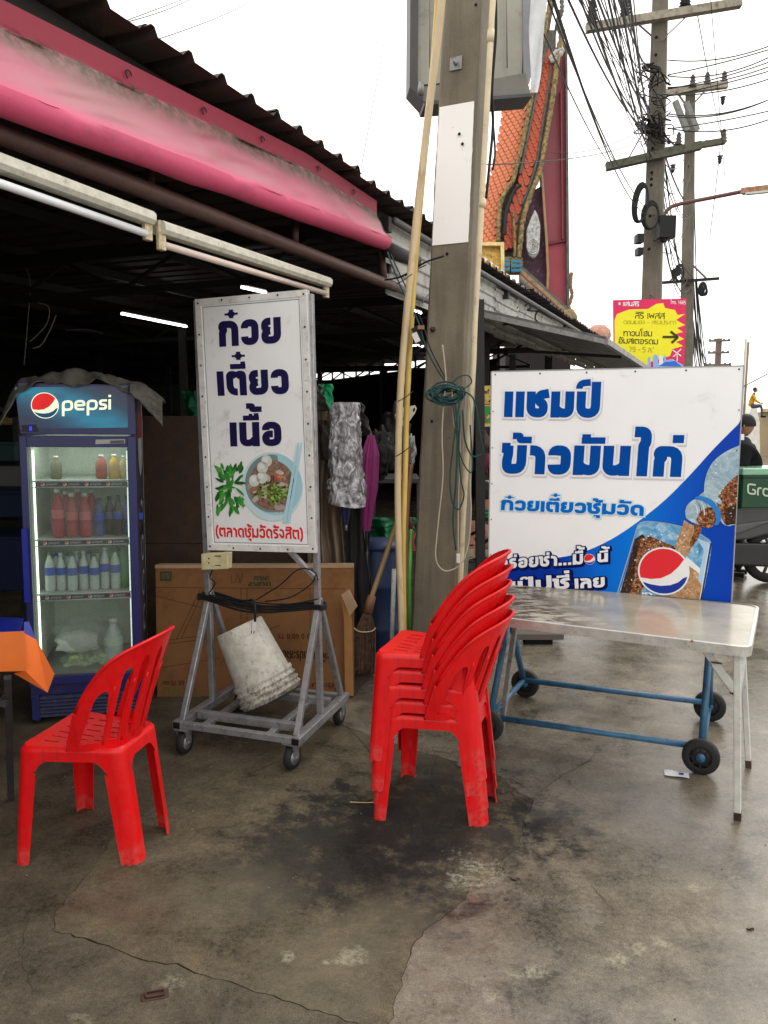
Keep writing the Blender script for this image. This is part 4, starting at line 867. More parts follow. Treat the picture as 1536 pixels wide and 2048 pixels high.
decal(sg, BP, ell(CXB + 6, CYB - 4, 54, 62, 40, R(-6)), flat('print_bowl', (.36, .6, .66)), .0033, 'printed_bowl')
decal(sg, BP, ell(CXB - 2, CYB - 6, 52, 58, 40, R(-6), 60, 290), flat('print_bowl_shade', (.2, .25, .24)), .0034, 'printed_bowl')
SOUP = M('print_soup', (.16, .08, .045), .4, dirt=(.4, .28, .2), dirt_amt=.55, scale=60, bump=0, var=.4)
decal(sg, BP, ell(CXB - 1, CYB - 3, 46, 50, 40, R(-6)), SOUP, .0036, 'printed_soup')
kk = 0
for i in range(190):
    a, r_ = rg.uniform(0, 6.28), rg.random() ** .6; kind = rg.random(); kk += 1
    if i < 55: cx, cy, col, s_ = 540 + math.cos(a) * 40 * r_, 968 + math.sin(a) * 42 * r_, rg.choice([(.3, .16, .1), (.12, .06, .035), (.42, .3, .22), (.2, .09, .06), (.5, .42, .36)]), rg.uniform(4, 9)
    elif i < 70: cx, cy, col, s_ = 562 + math.cos(a) * 12 * r_, 952 + math.sin(a) * 8 * r_, rg.choice([(.5, .08, .04), (.3, .3, .08), (.6, .5, .4)]), rg.uniform(2, 4)
    elif i < 80: cx, cy, col, s_ = 555 + math.cos(a) * 22 * r_, 1014 + math.sin(a) * 8 * r_, rg.choice([(.4, .32, .3), (.5, .45, .42), (.3, .18, .15)]), rg.uniform(4, 9)
    else: cx, cy, col, s_ = 550 + math.cos(a) * 34 * r_, 985 + math.sin(a) * 23 * r_, rg.choice([(.1, .24, .02), (.2, .4, .05), (.06, .14, .02), (.3, .5, .1), (.03, .07, .01)]), rg.uniform(1.6, 4)
    if (cx - CXB) ** 2 / 46 ** 2 + (cy - CYB) ** 2 / 50 ** 2 > 1: continue
    decal(sg, BP, ell(cx, cy, s_, s_ * rg.uniform(.5, 1), 7, a), flat('food_%d_%d' % (int(col[0] * 100), int(col[1] * 100)), col), .0038 + kk * .00001, 'printed_food')
for cx, cy in ((534, 922), (526, 935), (510, 961), (525, 955)):
    decal(sg, BP, ell(cx, cy, 11, 12, 20), flat('print_egg', (.6, .62, .56)), .0062, 'printed_meatball'); decal(sg, BP, ell(cx - 2, cy - 3, 6, 6, 14), flat('print_egg2', (.72, .74, .7)), .0064, 'printed_meatball')
for xa, ya, xb, yb in ((598, 885, 570, 1045), (604, 885, 578, 1045)):
    decal(sg, BP, [(xa - 2, ya), (xa + 1.5, ya), (xb + 3.5, yb), (xb - 3.5, yb)], flat('print_chopstick', (.42, .66, .74)), .0066, 'printed_chopstick')
# socket box, cables, plug
t_ = thing('socket_box', P(428, 1122, 3.85), 'cream double socket box fixed to the left trolley post under the sign', 'socket box'); sbp = Plane(P(402, 1140, 3.80), tw, UP); q = [sbp.uv(*p) for p in ((403, 1140), (455, 1138), (456, 1106), (402, 1108))]
CRM = M('cream_plastic', (.62, .55, .32), .45, dirt=(.3, .25, .12), dirt_amt=.2, scale=20, bump=.03)
mb = MB(); mb.prism([sbp.at(*p) for p in q], sbp.N, .045); mb.build('box', CRM, t_, bevel=.003)
for x, y in ((418, 1117), (418, 1126)): decal(t_, sbp, ell(x, y, 1.6, 1.6, 8), DARK, .002, 'socket_hole')
decal(t_, sbp, [(430, 1111), (442, 1111), (442, 1113), (430, 1113)], DARK, .002, 'label_mark'); decal(t_, sbp, [(430, 1130), (442, 1130), (442, 1131.5), (430, 1131.5)], DARK, .002, 'label_mark')
t_ = thing('cable_bundle', P(540, 1215, 3.75), 'thick black cable wound round both trolley posts below the sign', 'cable'); lp, rp = tl(.0, TD / 2, 0), tl(TW - .02, TD / 2, 0)
zl, zr = P(425, 1188, lp.y).z, P(637, 1208, rp.y).z
mb = MB()
for k in range(3):
    z = -.010 * k; a = lp - tw * .035 - td * .04 + UP * (zl + z); b_ = rp + tw * .04 - td * .04 + UP * (zr + z * .8)
    mid = a.lerp(b_, .45) - UP * (.03 + .004 * k) - td * .01 * k
    mb = MB(); mb.tube(smoothpts([a + td * .05 + tw * .0, a - td * .0, a + tw * .05, mid, b_ - tw * .05, b_, b_ + td * .05, b_ + td * .07 - tw * .06, a.lerp(b_, .5) + td * .05 - UP * (.04 + .006 * k), a + td * .08 + tw * .05, a + td * .05], 8), .0062, 8); mb.build('cable_turn', BC, t_)
for pts in (((425, 1140), (420, 1155), (430, 1165), (424, 1178), (418, 1188), (432, 1192), (470, 1200), (510, 1200)), ((512, 1200), (560, 1170), (590, 1143), (612, 1137), (630, 1145), (636, 1160)), ((530, 1203), (580, 1195), (620, 1170), (632, 1150)), ((470, 1198), (520, 1206), (580, 1208), (636, 1198))):
    mb = MB(); mb.tube(smoothpts([P(x, y, 3.82 - .0008 * (x - 425)) for x, y in pts]), .0035, 6); mb.build('thin_cable', BC, t_)
mb = MB(); mb.tube(smoothpts([P(494, 1203, 3.66), P(505, 1200, 3.62), P(510, 1215, 3.58), P(510, 1245, 3.58)]), .006, 8); mb.build('plug_cable', BC, t_)
mb = MB(); mb.bar(P(508, 1243, 3.58), P(507, 1260, 3.58), .03, .022, bev=.005); mb.build('plug', flat('white_plastic', (.6, .6, .56)), t_)
for dx in (-2.5, 2.5): mb = MB(); mb.bar(P(506 + dx, 1260, 3.58), P(505 + dx, 1267, 3.58), .004); mb.build('plug_pin', BC, t_)
# bucket, upside down and tilted on the trolley
top = P(478, 1252, 3.86); bot = P(541, 1388, 3.80); ax = (bot - top); Lb = ax.length; ax.normalize(); k = Lb / .4
m_, t, b = newmat('dirty_bucket'); c = coords(t); BKT = m_; n1 = tex(t, 'noise', 14, 10, .72, c, .3); n2 = tex(t, 'noise', 45, 8, .75, coords(t, (1, 1, .5))); dv = t.nodes.new('ShaderNodeVectorMath'); dv.operation = 'DOT_PRODUCT'; sb_ = t.nodes.new('ShaderNodeVectorMath'); sb_.operation = 'SUBTRACT'; t.links.new(c, sb_.inputs[0]); sb_.inputs[1].default_value = top; t.links.new(sb_.outputs[0], dv.inputs[0]); dv.inputs[1].default_value = ax
rim_ = ramp(t, dv.outputs['Value'], [(.0, .12), (.2, .03), (.3, .2), (.33, .42), (.45, .5)]); a = ramp(t, n1.outputs['Fac'], [(.35, (.4, .37, .31)), (.6, (.58, .56, .49))]); dd_ = math_(t, 'ADD', math_(t, 'MULTIPLY', n2.outputs['Fac'], .9), math_(t, 'MULTIPLY', rim_, .35)); a = mixc(t, ramp(t, dd_, [(.53, 0), (.66, .85)]), a, (.12, .095, .07)); t.links.new(a, b.inputs['Base Color']); b.inputs['Roughness'].default_value = .6
t_ = thing('paint_bucket', bot, 'dirty white plastic bucket lying upside down and tilted on the trolley', 'bucket'); mb = MB()
mb.lathe([(.001, 0), (.118, 0), (.124, .006), (.146, .28), (.158, .283), (.159, .30), (.154, .303), (.154, .318), (.163, .322), (.163, .328), (.156, .331), (.156, .345), (.167, .349), (.167, .356), (.16, .36), (.16, .372), (.168, .376), (.168, .384), (.16, .387), (.158, .4), (.15, .4), (.148, .3), (.12, .01), (.001, .01)], top, ax, 48, cap=False); mb.build('shell', BKT, t_)
mb = MB(); mb.lathe([(.0, .412), (.15, .41), (.155, .396), (.15, .385)], top, ax, 40, cap=False); mb.build('lid', M('dark_lid', (.03, .035, .035), .6, dirt=(.1, .09, .08)), t_)

# ================================================================== DRINKS FRIDGE
fa_ = R(14); fx = Vector((math.cos(fa_), math.sin(fa_), 0)); fd = Vector((-math.sin(fa_), math.cos(fa_), 0)); rl = R(-.6)
fX = fx * math.cos(rl) + UP * math.sin(rl); fY = UP * math.cos(rl) - fx * math.sin(rl)
F0 = G(70, 1452); FP = Plane(F0, fX, fY); fN = FP.N
fu0, fu1 = 0.0, FP.uv(278, 1100)[0]; ft = FP.uv(150, 767)[1]; fu0 = FP.uv(35, 900)[0] * .5
fr = thing('drinks_fridge', FP.at((fu0 + fu1) / 2, 0, -.3), 'tall dark blue drinks fridge with glass door and lit header', 'fridge')
NAVY = M('fridge_navy', (.012, .014, .11), .35, dirt=(.04, .04, .06), dirt_amt=.1, scale=5, bump=.03); NV2 = M('fridge_side', (.035, .035, .05), .45, bump=.03); INW = M('fridge_liner', (.6, .68, .56), .4, bump=0, var=.04)
DEP = .56
def fbox(name, a, b_, c_, d_, front, back, mat, par=fr, bev=.003):
    mb = MB(); mb.prism([FP.at(x, y, front) for x, y in ((a, b_), (c_, b_), (c_, d_), (a, d_))], fN, front - back); return mb.build(name, mat, par, bevel=bev)
zd0, zd1 = FP.uv(180, 1362)[1], FP.uv(150, 872)[1]       # door opening span
fbox('side_panel', fu0, .03, fu0 + .03, ft, -.02, -DEP, NV2); sideR = fbox('side_panel', fu1 - .03, .03, fu1, ft, -.02, -DEP, NV2)
fbox('back_panel', fu0, .03, fu1, ft, -DEP + .03, -DEP, INW); fbox('top_panel', fu0, ft - .03, fu1, ft, -.02, -DEP, NV2)
fbox('inner_floor', fu0 + .03, .28, fu1 - .03, zd0 + .01, -.02, -DEP + .03, M('fridge_floor', (.12, .13, .12), .4))
fbox('inner_wall', fu0 + .03, .3, fu0 + .045, zd1, -.03, -DEP + .03, INW); fbox('inner_wall', fu1 - .045, .3, fu1 - .03, zd1, -.03, -DEP + .03, INW)
hd_ = fbox('header', fu0, zd1 + .008, fu1, ft, .0, -.06, NAVY)
# door frame
gu0, gu1 = FP.uv(50, 896)[0], FP.uv(255, 893)[0]; gu0 = max(gu0, fu0 + .035); gt = FP.uv(150, 894)[1]; gb = FP.uv(180, 1345)[1]
dr = fbox('door', fu0, zd0 - .0, gu0, zd1, .03, -.005, NAVY)
for a, b_, c_, d_ in ((gu1, zd0, fu1, zd1), (gu0, zd0, gu1, gb), (gu0, gt, gu1, zd1)): fbox('door_rail', a, b_, c_, d_, .03, -.005, NAVY, dr)
hx = FP.uv(48, 1100); mb = MB(); mb.bar(FP.at(fu0 + .012, FP.uv(45, 1055)[1], .05), FP.at(fu0 + .012, FP.uv(60, 1200)[1], .05), .018, .03, bev=.004); mb.build('door_handle', flat('handle_blue', (.02, .03, .3), .35), dr)
m_, t, b = newmat('fogged_glass'); ou = t.nodes['Material Output']; tp = t.nodes.new('ShaderNodeBsdfTransparent'); tp.inputs[0].default_value = (.93, .97, .95, 1); df = t.nodes.new('ShaderNodeBsdfDiffuse'); df.inputs[0].default_value = (.3, .36, .3, 1); gl = t.nodes.new('ShaderNodeBsdfGlossy'); gl.inputs['Roughness'].default_value = .05; m1 = t.nodes.new('ShaderNodeMixShader'); m2 = t.nodes.new('ShaderNodeMixShader')
c = coords(t); nn_ = tex(t, 'noise', 5, 4, .6, c); n4 = tex(t, 'voronoi', 75, vec=c); ff = math_(t, 'ADD', ramp(t, nn_.outputs['Fac'], [(.35, .1), (.65, .32)]), math_(t, 'MULTIPLY', ramp(t, n4.outputs['Distance'], [(.12, 1), (.3, 0)]), .22)); t.links.new(ff, m1.inputs[0]); t.links.new(tp.outputs[0], m1.inputs[1]); t.links.new(df.outputs[0], m1.inputs[2]); m2.inputs[0].default_value = .05; t.links.new(m1.outputs[0], m2.inputs[1]); t.links.new(gl.outputs[0], m2.inputs[2]); t.links.new(m2.outputs[0], ou.inputs[0])
GLS = m_
mb = MB(); mb.add([FP.at(*q, .012) for q in ((gu0, gb), (gu1, gb), (gu1, gt), (gu0, gt))], [(0, 1, 2, 3)]); mb.build('glass_pane', GLS, dr)
# header print
m_, t, b = newmat('header_print'); c = t.nodes.new('ShaderNodeUVMap').outputs[0]; sp = t.nodes.new('ShaderNodeSeparateXYZ'); t.links.new(c, sp.inputs[0])
g1_ = math_(t, 'ADD', math_(t, 'MULTIPLY_ADD', sp.outputs[0], .8, .35), math_(t, 'MULTIPLY', sp.outputs[1], -.55)); cc = ramp(t, g1_, [(.0, (.006, .01, .04)), (.12, (.004, .03, .07)), (.38, (.003, .15, .24)), (.62, (.003, .12, .2)), (.8, (.006, .03, .06)), (1.0, (.012, .012, .03))])
n_ = tex(t, 'noise', 3, 3, .5, c); cc = mixc(t, ramp(t, n_.outputs['Fac'], [(.4, 0), (.7, .6)]), cc, (.003, .03, .06)); t.links.new(cc, b.inputs['Base Color']); t.links.new(cc, b.inputs['Emission Color']); b.inputs['Emission Strength'].default_value = .55; b.inputs['Roughness'].default_value = .3
hq = [FP.uv(*p) for p in ((40, 858), (256, 855), (254, 772), (30, 775))]; mb = MB(); mb.add([FP.at(*q, .002) for q in hq], [(0, 1, 2, 3)]); hp = mb.build('header_print', m_, hd_)
ul = hp.data.uv_layers.new(name='UVMap'); 
for lp in hp.data.loops: ul.data[lp.index].uv = [(0, 1), (1, 1), (1, 0), (0, 0)][lp.vertex_index]
hc = FP.uv(90, 811); rr_ = abs(FP.uv(116, 811)[0] - hc[0])
def globe_uv(par, pl, cx, cy, r, off, glow=0):
    red, wht, blu = (M('logo_red', (.6, .02, .02), emit=glow, bump=0, spec=.2) if glow else REDI), (M('logo_white', (.75, .8, .6), emit=glow, bump=0, spec=.2) if glow else flat('print_white', (.78, .78, .78))), (M('logo_blue', (.01, .06, .12), emit=glow, bump=0, spec=.2) if glow else flat('print_navy', (.005, .03, .3)))
    decal(par, pl, ell(cx, cy, r * 1.07, r * 1.07), wht, off, 'emblem_ring', True)
    S = lambda t0, t1, n=14: [(cx + r * math.cos(R(t0 + (t1 - t0) * i / n)), cy + r * math.sin(R(t0 + (t1 - t0) * i / n))) for i in range(n + 1)]
    decal(par, pl, S(200, 35) + [(cx + r * a, cy - r * b_) for a, b_ in ((.62, -.25), (.3, .1), (-.1, .32), (-.5, .38))], red, off + .0004, 'emblem_red', True)
    decal(par, pl, S(212, 350) + [(cx + r * a, cy - r * b_) for a, b_ in ((.82, .25), (.62, .45), (.3, .6), (-.1, .66), (-.5, .62))], blu, off + .0004, 'emblem_blue', True)
globe_uv(hd_, FP, hc[0], hc[1], rr_, .003, .6)
text(hd_, FP, 'pepsi', (124, 822), (222, 819), (124, 801), .11, M('logo_white', (.75, .8, .6), emit=.6, bump=0, spec=.2), off=.004, gap=.1, r=.3)
decal(hd_, FP, [(44, 864), (78, 863), (72, 849), (43, 850)], flat('black_gloss', (.005, .005, .012), .2), .0035, 'display'); decal(hd_, FP, [(59, 861), (64, 861), (64, 853), (59, 853)], M('blue_led', (.01, .02, .9), emit=1.5, bump=0), .0045, 'led')
decal(dr, FP, [(192, 888), (251, 886), (251, 878), (193, 879)], flat('sticker_grey', (.42, .42, .4)), .032, 'sticker'); decal(dr, FP, [(221, 886.5), (249, 885.5), (249, 880), (222, 881)], flat('sticker_dark', (.1, .1, .1)), .0325, 'sticker')
# lower grille
gz0, gz1 = .03, zd0 - .01; fbox('kick_panel', fu0, gz1 - .05, fu1, gz1, .0, -.06, NAVY); fbox('grille_back', fu0 + .01, gz0, fu1 - .01, gz1 - .05, -.04, -.06, DARK)
for i in range(6):
    z = gz0 + .015 + (gz1 - .07 - gz0) * i / 6; mb = MB(); a, b_ = FP.at(fu0 + .03, z, -.012), FP.at(fu1 - .015, z, -.012); mb.prism([a + fN * .012, b_ + fN * .012, b_ - fN * .015 + UP * .022, a - fN * .015 + UP * .022], (fN + UP).normalized(), .003); mb.build('grille_slat', M('grille_blue', (.03, .035, .09), .5, dirt=(.1, .09, .09), dirt_amt=.3, scale=20), fr)
for a in (fu0 + .02, fu1 - .02):
    fbox('grille_edge', a - .02, gz0, a + .02, gz1 - .05, .0, -.06, NAVY); mb = MB(); mb.lathe([(.02, 0), (.02, .04)], FP.at(a, -.0, -.05), UP, 10); mb.build('foot', RUB, fr)
# side print: ellipse emblem and rings down the side
SP = Plane(FP.at(fu1, 0, -.02) + fX * .001, fd, fY); SP.N = fX.copy()
decal(sideR, SP, ell(.26, 1.52, .17, .21, 30), flat('side_ring', (.3, .3, .32)), .0006, 'side_emblem', True); decal(sideR, SP, ell(.26, 1.55, .15, .165, 26, 0, -10, 190), flat('side_red', (.22, .03, .03)), .0012, 'side_emblem', True)
for z in (1.1, .9, .7, .5):
    decal(sideR, SP, ell(.27, z, .11, .075, 24), flat('side_ring', (.3, .3, .32)), .0006, 'side_letter', True); decal(sideR, SP, ell(.27, z, .085, .05, 24), NV2, .0012, 'side_letter', True)
# LED strip and shelves
mb = MB(); mb.bar(FP.at(gu0 + .008, gb + .03, -.05), FP.at(gu0 + .008, gt - .02, -.05), .012, .02); mb.build('led_strip', flat('led_white', (.8, 1, .78), emit=2.2), fr)
mb = MB(); mb.bar(FP.at(gu1 - .006, gb + .03, -.03), FP.at(gu1 - .006, gt - .02, -.03), .004, .01); mb.build('led_strip', flat('led_white2', (.8, .95, .85), emit=.7), fr)
mb = MB(); mb.bar(FP.at(gu0 + .05, gt + .012, -.12), FP.at(gu1 - .05, gt + .012, -.12), .03, .02); mb.build('fill_glow_bar', flat('fill_glow', (.85, 1, .85), emit=9), fr)  # hidden glowing bar added to brighten the fridge interior
shz = [FP.uv(160, y)[1] for y in (967, 1084, 1193)]; SHW = M('shelf_wire', (.5, .53, .5), .4, bump=0)
STRIP = flat('strip_dark', (.02, .02, .045), .3)
for z in shz:
    s_ = fbox('shelf', gu0 + .012, z + .006, gu1 - .004, z + .014, -.03, -DEP + .05, SHW, bev=0); fbox('shelf_strip', gu0 + .025, z - .018, gu1 - .006, z + .006, -.02, -.026, STRIP, s_, 0)
    mb = MB(); mb.tube([FP.at(gu0 + .015, z + .012, -.02), FP.at(gu1 - .004, z + .012, -.02)], .004, 6); mb.tube([FP.at(gu0 + .015, z - .02, -.02), FP.at(gu1 - .004, z - .02, -.02)], .003, 6); mb.build('shelf_rod', SHW, s_)
    for i in range(4):
        q = gu0 + .06 + i * (gu1 - gu0 - .1) / 3.6; globe_uv(s_, FP, q, z - .006, .009, -.019)
        text(s_, FP, 'pepsi', (q + .018, z - .009), (q + .07, z - .009), (q + .018, z + .0), .12, flat('strip_text', (.3, .3, .32)), off=-.0185, uvmode=True)
# bottles: things in the fridge
brg = random.Random(77)
def bottle(u, z, dback, r, h, body, cap, label, lbl=None, lblc=None, group=None):
    h *= brg.uniform(.93, 1.07); u += brg.uniform(-.006, .006); p = FP.at(u, z, -dback); t_ = thing('drink_bottle', p, label, 'bottle', group); mb = MB()
    mb.lathe([(r * .8, 0), (r, .01), (r, h * .28), (r * .93, h * .32), (r, h * .36), (r, h * .6), (r * .8, h * .74), (r * .38, h * .88), (r * .36, h * .93)], p, fY, 14); mb.build('body', body, t_)
    mb = MB(); mb.lathe([(r * .44, h * .92), (r * .44, h)], p, fY, 12); mb.build('cap', cap, t_)
    if lbl: mb = MB(); mb.lathe([(r * 1.02, h * lbl[0]), (r * 1.02, h * lbl[1])], p, fY, 14, cap=False); mb.build('label', lblc, t_)
RSY = flat('red_syrup', (.33, .02, .035), .15); COL = flat('cola', (.02, .012, .02), .12); BLS = flat('blue_soda', (.03, .05, .22), .15); WAT = M('water_plastic', (.42, .5, .47), .15, bump=0, var=.05); WC = flat('white_plastic', (.6, .6, .56)); LB = flat('water_label', (.03, .08, .42)); LGRN = flat('green_glass', (.03, .2, .05), .2)
f_w = gu1 - gu0; row = lambda i, n, a=.06, b_=.97: gu0 + f_w * (a + (b_ - a) * i / (n - 1))
lr_ = ['left', 'second', 'third', 'fourth', 'fifth', 'sixth', 'last']
for i in range(3):
    for j in range(2): bottle(gu0 + .12 + i * .066 + j * .02, shz[1] + .014, .09 + .09 * j, .031, .25, RSY, WC, f'red syrup bottle with white cap, {("first", "second", "third")[i]} from left in the {("front", "back")[j]} row', (.4, .58), flat('pink_label', (.5, .12, .13)), group='red bottles in the fridge')
for i in range(5): bottle(gu0 + .315 + i * .05, shz[1] + .014, .12 + .05 * (i % 2), .027, .22, (BLS, COL, COL, BLS, COL)[i], (COL, COL, BLS, COL, COL)[i], f'dark soda bottle on the second shelf, {lr_[i]} counting rightwards', (.42, .6), (LB, flat('grey_label', (.12, .12, .2)))[i % 2], group='dark soda bottles in the fridge')
for i in range(7): bottle(gu0 + .07 + i * .054, shz[2] + .014, .09 + .02 * (i % 2), .026, .215, WAT, WC if i % 2 else LGRN, f'small clear water bottle with blue label, {lr_[i]} in its row', (.42, .62), LB, group='water bottles in the fridge')
for i in range(7): bottle(gu0 + .085 + i * .054, shz[2] + .014, .2, .026, .2, WAT, (LB, LGRN, WC)[i % 3], f'clear water bottle in the back row of the third shelf, {lr_[i]} counting rightwards', (.42, .62), LB, group='water bottles in the fridge')
for i in range(2): bottle(gu1 - .10 + i * .055, shz[2] + .014, .13, .03, .25, LGRN, LGRN, f'dark green bottle at the right end of the third shelf, {("left", "right")[i]} of the two', group='green bottles in the fridge')
bottle(gu1 - .115, zd0 + .015, .14, .052, .29, WAT, WC, 'large clear water bottle with green and white label on the fridge floor', (.5, .66), flat('mint_label', (.5, .62, .5)))
for i, (q, c_) in enumerate(((.33, (.3, .06, .03)), (.40, (.5, .3, .02)), (.45, (.45, .35, .1)), (.10, (.12, .12, .05)))): bottle(gu0 + q * 1.02, shz[0] + .014, .15, .03, .125, flat('can_%d' % i, c_), WC, ('brown jar on the top fridge shelf, left of the yellow one', 'yellow jar on the top fridge shelf', 'olive jar at the right end of the top fridge shelf', 'small dim jar at the left of the top fridge shelf')[i])
p = FP.at(gu0 + .2, zd0 + .02, -.17)
BAGC = M('clear_bag', (.5, .55, .48), .25, bump=.4, bscale=25, alpha=.28)
t_ = thing('bag_of_ice', p + UP * .16, 'clear plastic bag of white ice lying on the vegetable bag', 'bag'); mb = MB(); mb.blob(p + UP * .155 - fX * .02, .1, 20, 12, (1.15, .8, .62), .35); mb.build('ice', M('ice_white', (.68, .7, .66), .5, scale=30, bump=.6), t_); mb = MB(); mb.blob(p + UP * .2 + fX * .02, .115, 20, 12, (1.35, .9, .75), .6); mb.build('film', BAGC, t_)
t_ = thing('bag_of_vegetables', p, 'clear plastic bag of pale green vegetables on the fridge floor', 'bag'); mb = MB(); mb.blob(p + UP * .06 + fX * .04, .13, 24, 12, (1.15, .8, .48), .3); mb.build('film', BAGC, t_)
rg = random.Random(4); mb = MB()
for i in range(45): q = p + UP * (.055 + rg.uniform(-.03, .035)) + fX * (.04 + rg.uniform(-.12, .12)) - fN * rg.uniform(-.07, .07); mb.blob(q, .02, 7, 5, (rg.uniform(.8, 1.5), 1, rg.uniform(.6, 1)), .4)
stuff(mb.build('vegetable_pieces', M('veg', (.3, .45, .1), .5, dirt=(.62, .66, .4), dirt_amt=.5, scale=40, bump=.3), t_))
# tarp over the fridge
TARP = M('grey_tarp', (.12, .115, .095), .75, dirt=(.05, .045, .035), dirt_amt=.5, scale=7, bump=.6, bscale=14)
def tarp(a, b_):
    s = a * 1.38 - .17; u_ = fu0 + (fu1 - fu0) * s; hgt = ft + .012 + .05 * max(0, math.sin(min(1, max(0, s)) * math.pi)) * (1 + .4 * noise.noise(Vector((a * 5, b_ * 4, 0))))
    dp = -.6 * b_ + .035; 
    if s < 0: hgt += s * 1.1
    if s > 1: hgt -= (s - 1) * .42; u_ += .02
    if s > .95: dp += .03 + (s - .95) * .2
    wz = noise.noise(Vector((a * 14, b_ * 5, 2))) * .02 + noise.noise(Vector((a * 30, b_ * 12, 2))) * .008
    drop = max(0, .12 - b_) / .12 * (.055 + .02 * math.sin(a * 17) + (.09 * max(0, s - .98) / .2 if s > .98 else 0))
    return FP.at(u_, hgt + wz - drop, dp + .012 * math.sin(a * 31) * (1 - b_))
mb = MB(); mb.grid(tarp, 90, 30); o = mb.build('tarpaulin', TARP, solid=.006); tag(o, 'crumpled grey tarpaulin draped over the top of the drinks fridge', 'tarpaulin')

# ================================================================== CARTON and things leaning behind the sign
CARD = M('cardboard', (.21, .09, .026), .75, dirt=(.15, .06, .018), dirt_amt=.4, scale=2.5, bump=.1); CDK = flat('carton_print', (.045, .02, .008), .8); CARD2 = M('cardboard_pale', (.4, .26, .15), .8)
ca = G(314, 1394); cb = G(708, 1392); cX = (cb - ca).normalized(); cY = (UP + Vector((0, .07, 0))).normalized(); CP = Plane(ca, cX, cY); cw = (cb - ca).length; chh = CP.uv(500, 1134)[1]
ct = thing('flat_carton', (ca + cb) / 2, 'big flat brown carton standing upright behind the noodle sign trolley', 'carton')
mb = MB(); mb.prism([CP.at(*q) for q in ((0, 0), (cw, 0), (cw, chh), (0, chh))], CP.N, .09); mb.build('box', CARD, ct, bevel=.003)
mb = MB(); mb.prism([CP.at(*q, .004) for q in ((.0, chh - .006), (cw - .0, chh - .006), (cw, chh + .012), (0, chh + .012))], CP.N, .095); mb.build('top_flap', CARD2, ct)
def line(par, pl, a, b_, w_, mat, off=.0012):
    a, b_ = Vector(pl.uv(*a)), Vector(pl.uv(*b_)); d = (b_ - a).normalized(); n = Vector((-d.y, d.x)) * w_ / 2; decal(par, pl, [tuple(q) for q in (a - n, b_ - n, b_ + n, a + n)], mat, off, 'printed_line', True)
for a, b_ in (((305, 1190), (440, 1225)), ((400, 1180), (352, 1280)), ((408, 1180), (362, 1278)), ((322, 1282), (430, 1268)), ((322, 1290), (430, 1275)), ((320, 1336), (440, 1316)), ((404, 1178), (404, 1212)), ((416, 1178), (416, 1212)), ((310, 1175), (690, 1178)), ((482, 1176), (482, 1240)), ((494, 1176), (494, 1240)), ((620, 1178), (620, 1260)), ((655, 1278), (655, 1296)), ((668, 1278), (668, 1296)), ((490, 1260), (440, 1330)), ((560, 1250), (480, 1285))):
    line(ct, CP, a, b_, .0028, CDK, .0012 + .0002 * (a[0] % 5))
for pts in (((463, 1150), (463, 1166), (472, 1164), (472, 1148)), ((476, 1150), (480, 1166), (486, 1146))):
    for i in range(len(pts) - 1): line(ct, CP, pts[i], pts[i + 1], .0025, CDK)
GB = flat('print_boxgreen', (.02, .06, .03), .8)
decal(ct, CP, [(320, 1143), (343, 1143), (343, 1162), (320, 1162)], GB, .0012, 'printed_stamp'); text(ct, CP, 'ลมข', (340, 1146), (323, 1146), (340, 1158), .1, CARD, off=.002)
text(ct, CP, '120 0 60 0 75', (633, 1268), (556, 1268), (633, 1276), .09, CDK, off=.0018, gap=.15); text(ct, CP, 'โต๊ะพับอเนกประสงค', (672, 1304), (565, 1300), (672, 1320), .12, CDK, off=.0018)
text(ct, CP, '120 60 75 ซม', (390, 1360), (326, 1362), (390, 1368), .1, CDK, off=.0018); text(ct, CP, 'โต๊ะพับ', (400, 1372), (326, 1374), (400, 1388), .14, flat('print_faded', (.15, .1, .03), .8), off=.0018)
text(ct, CP, 'โต๊ะพับ', (676, 1366), (624, 1366), (676, 1374), .1, CDK, off=.0018); text(ct, CP, 'เอนกสม', (508, 1152), (538, 1152), (508, 1160), .1, GB, off=.0018); text(ct, CP, 'รสมย', (496, 1164), (542, 1164), (496, 1172), .1, GB, off=.0018)
t_ = P(695, 1205, 4.3); mb = MB(); pl = Plane(t_, (1, -.2, 0), (0, .1, 1)); mb.prism([pl.px(*q) for q in ((683, 1190), (698, 1179), (714, 1212), (699, 1232))], pl.N, .012); o = mb.build('cardboard_flap', CARD2); o.parent = ct; o.matrix_parent_inverse = ct.matrix_basis.inverted()
mb = MB(); mb.prism([P(*q, 4.36) for q in ((683, 1200), (691, 1195), (704, 1240), (707, 1392), (690, 1392), (688, 1240))], Vector((0, -1, 0)), .02); mb.build('torn_side', M('cardboard_side', (.36, .17, .05), .8), ct)
# wooden partition
PLY = M('old_plywood', (.05, .03, .02), .8, dirt=(.09, .05, .03), dirt_amt=.5, scale=5, bump=.3)
a, b_ = P(288, 1400, 4.95), P(662, 1400, 4.95); a.z = b_.z = 0; ht = P(350, 832, 4.95).z
t_ = thing('plywood_partition', a.lerp(b_, .5), 'old dark brown plywood partition behind the carton', 'partition')
for i in range(2):
    q0, q1 = a.lerp(b_, i / 2 + (.003 if i else 0)), a.lerp(b_, (i + 1) / 2)
    for z0, z1 in ((.02, .82), (.826, ht)): mb = MB(); mb.add([q0 + UP * z0, q1 + UP * z0, q1 + UP * z1, q0 + UP * z1], [(0, 1, 2, 3)]); mb.build('plywood_sheet', PLY, t_, solid=.018)

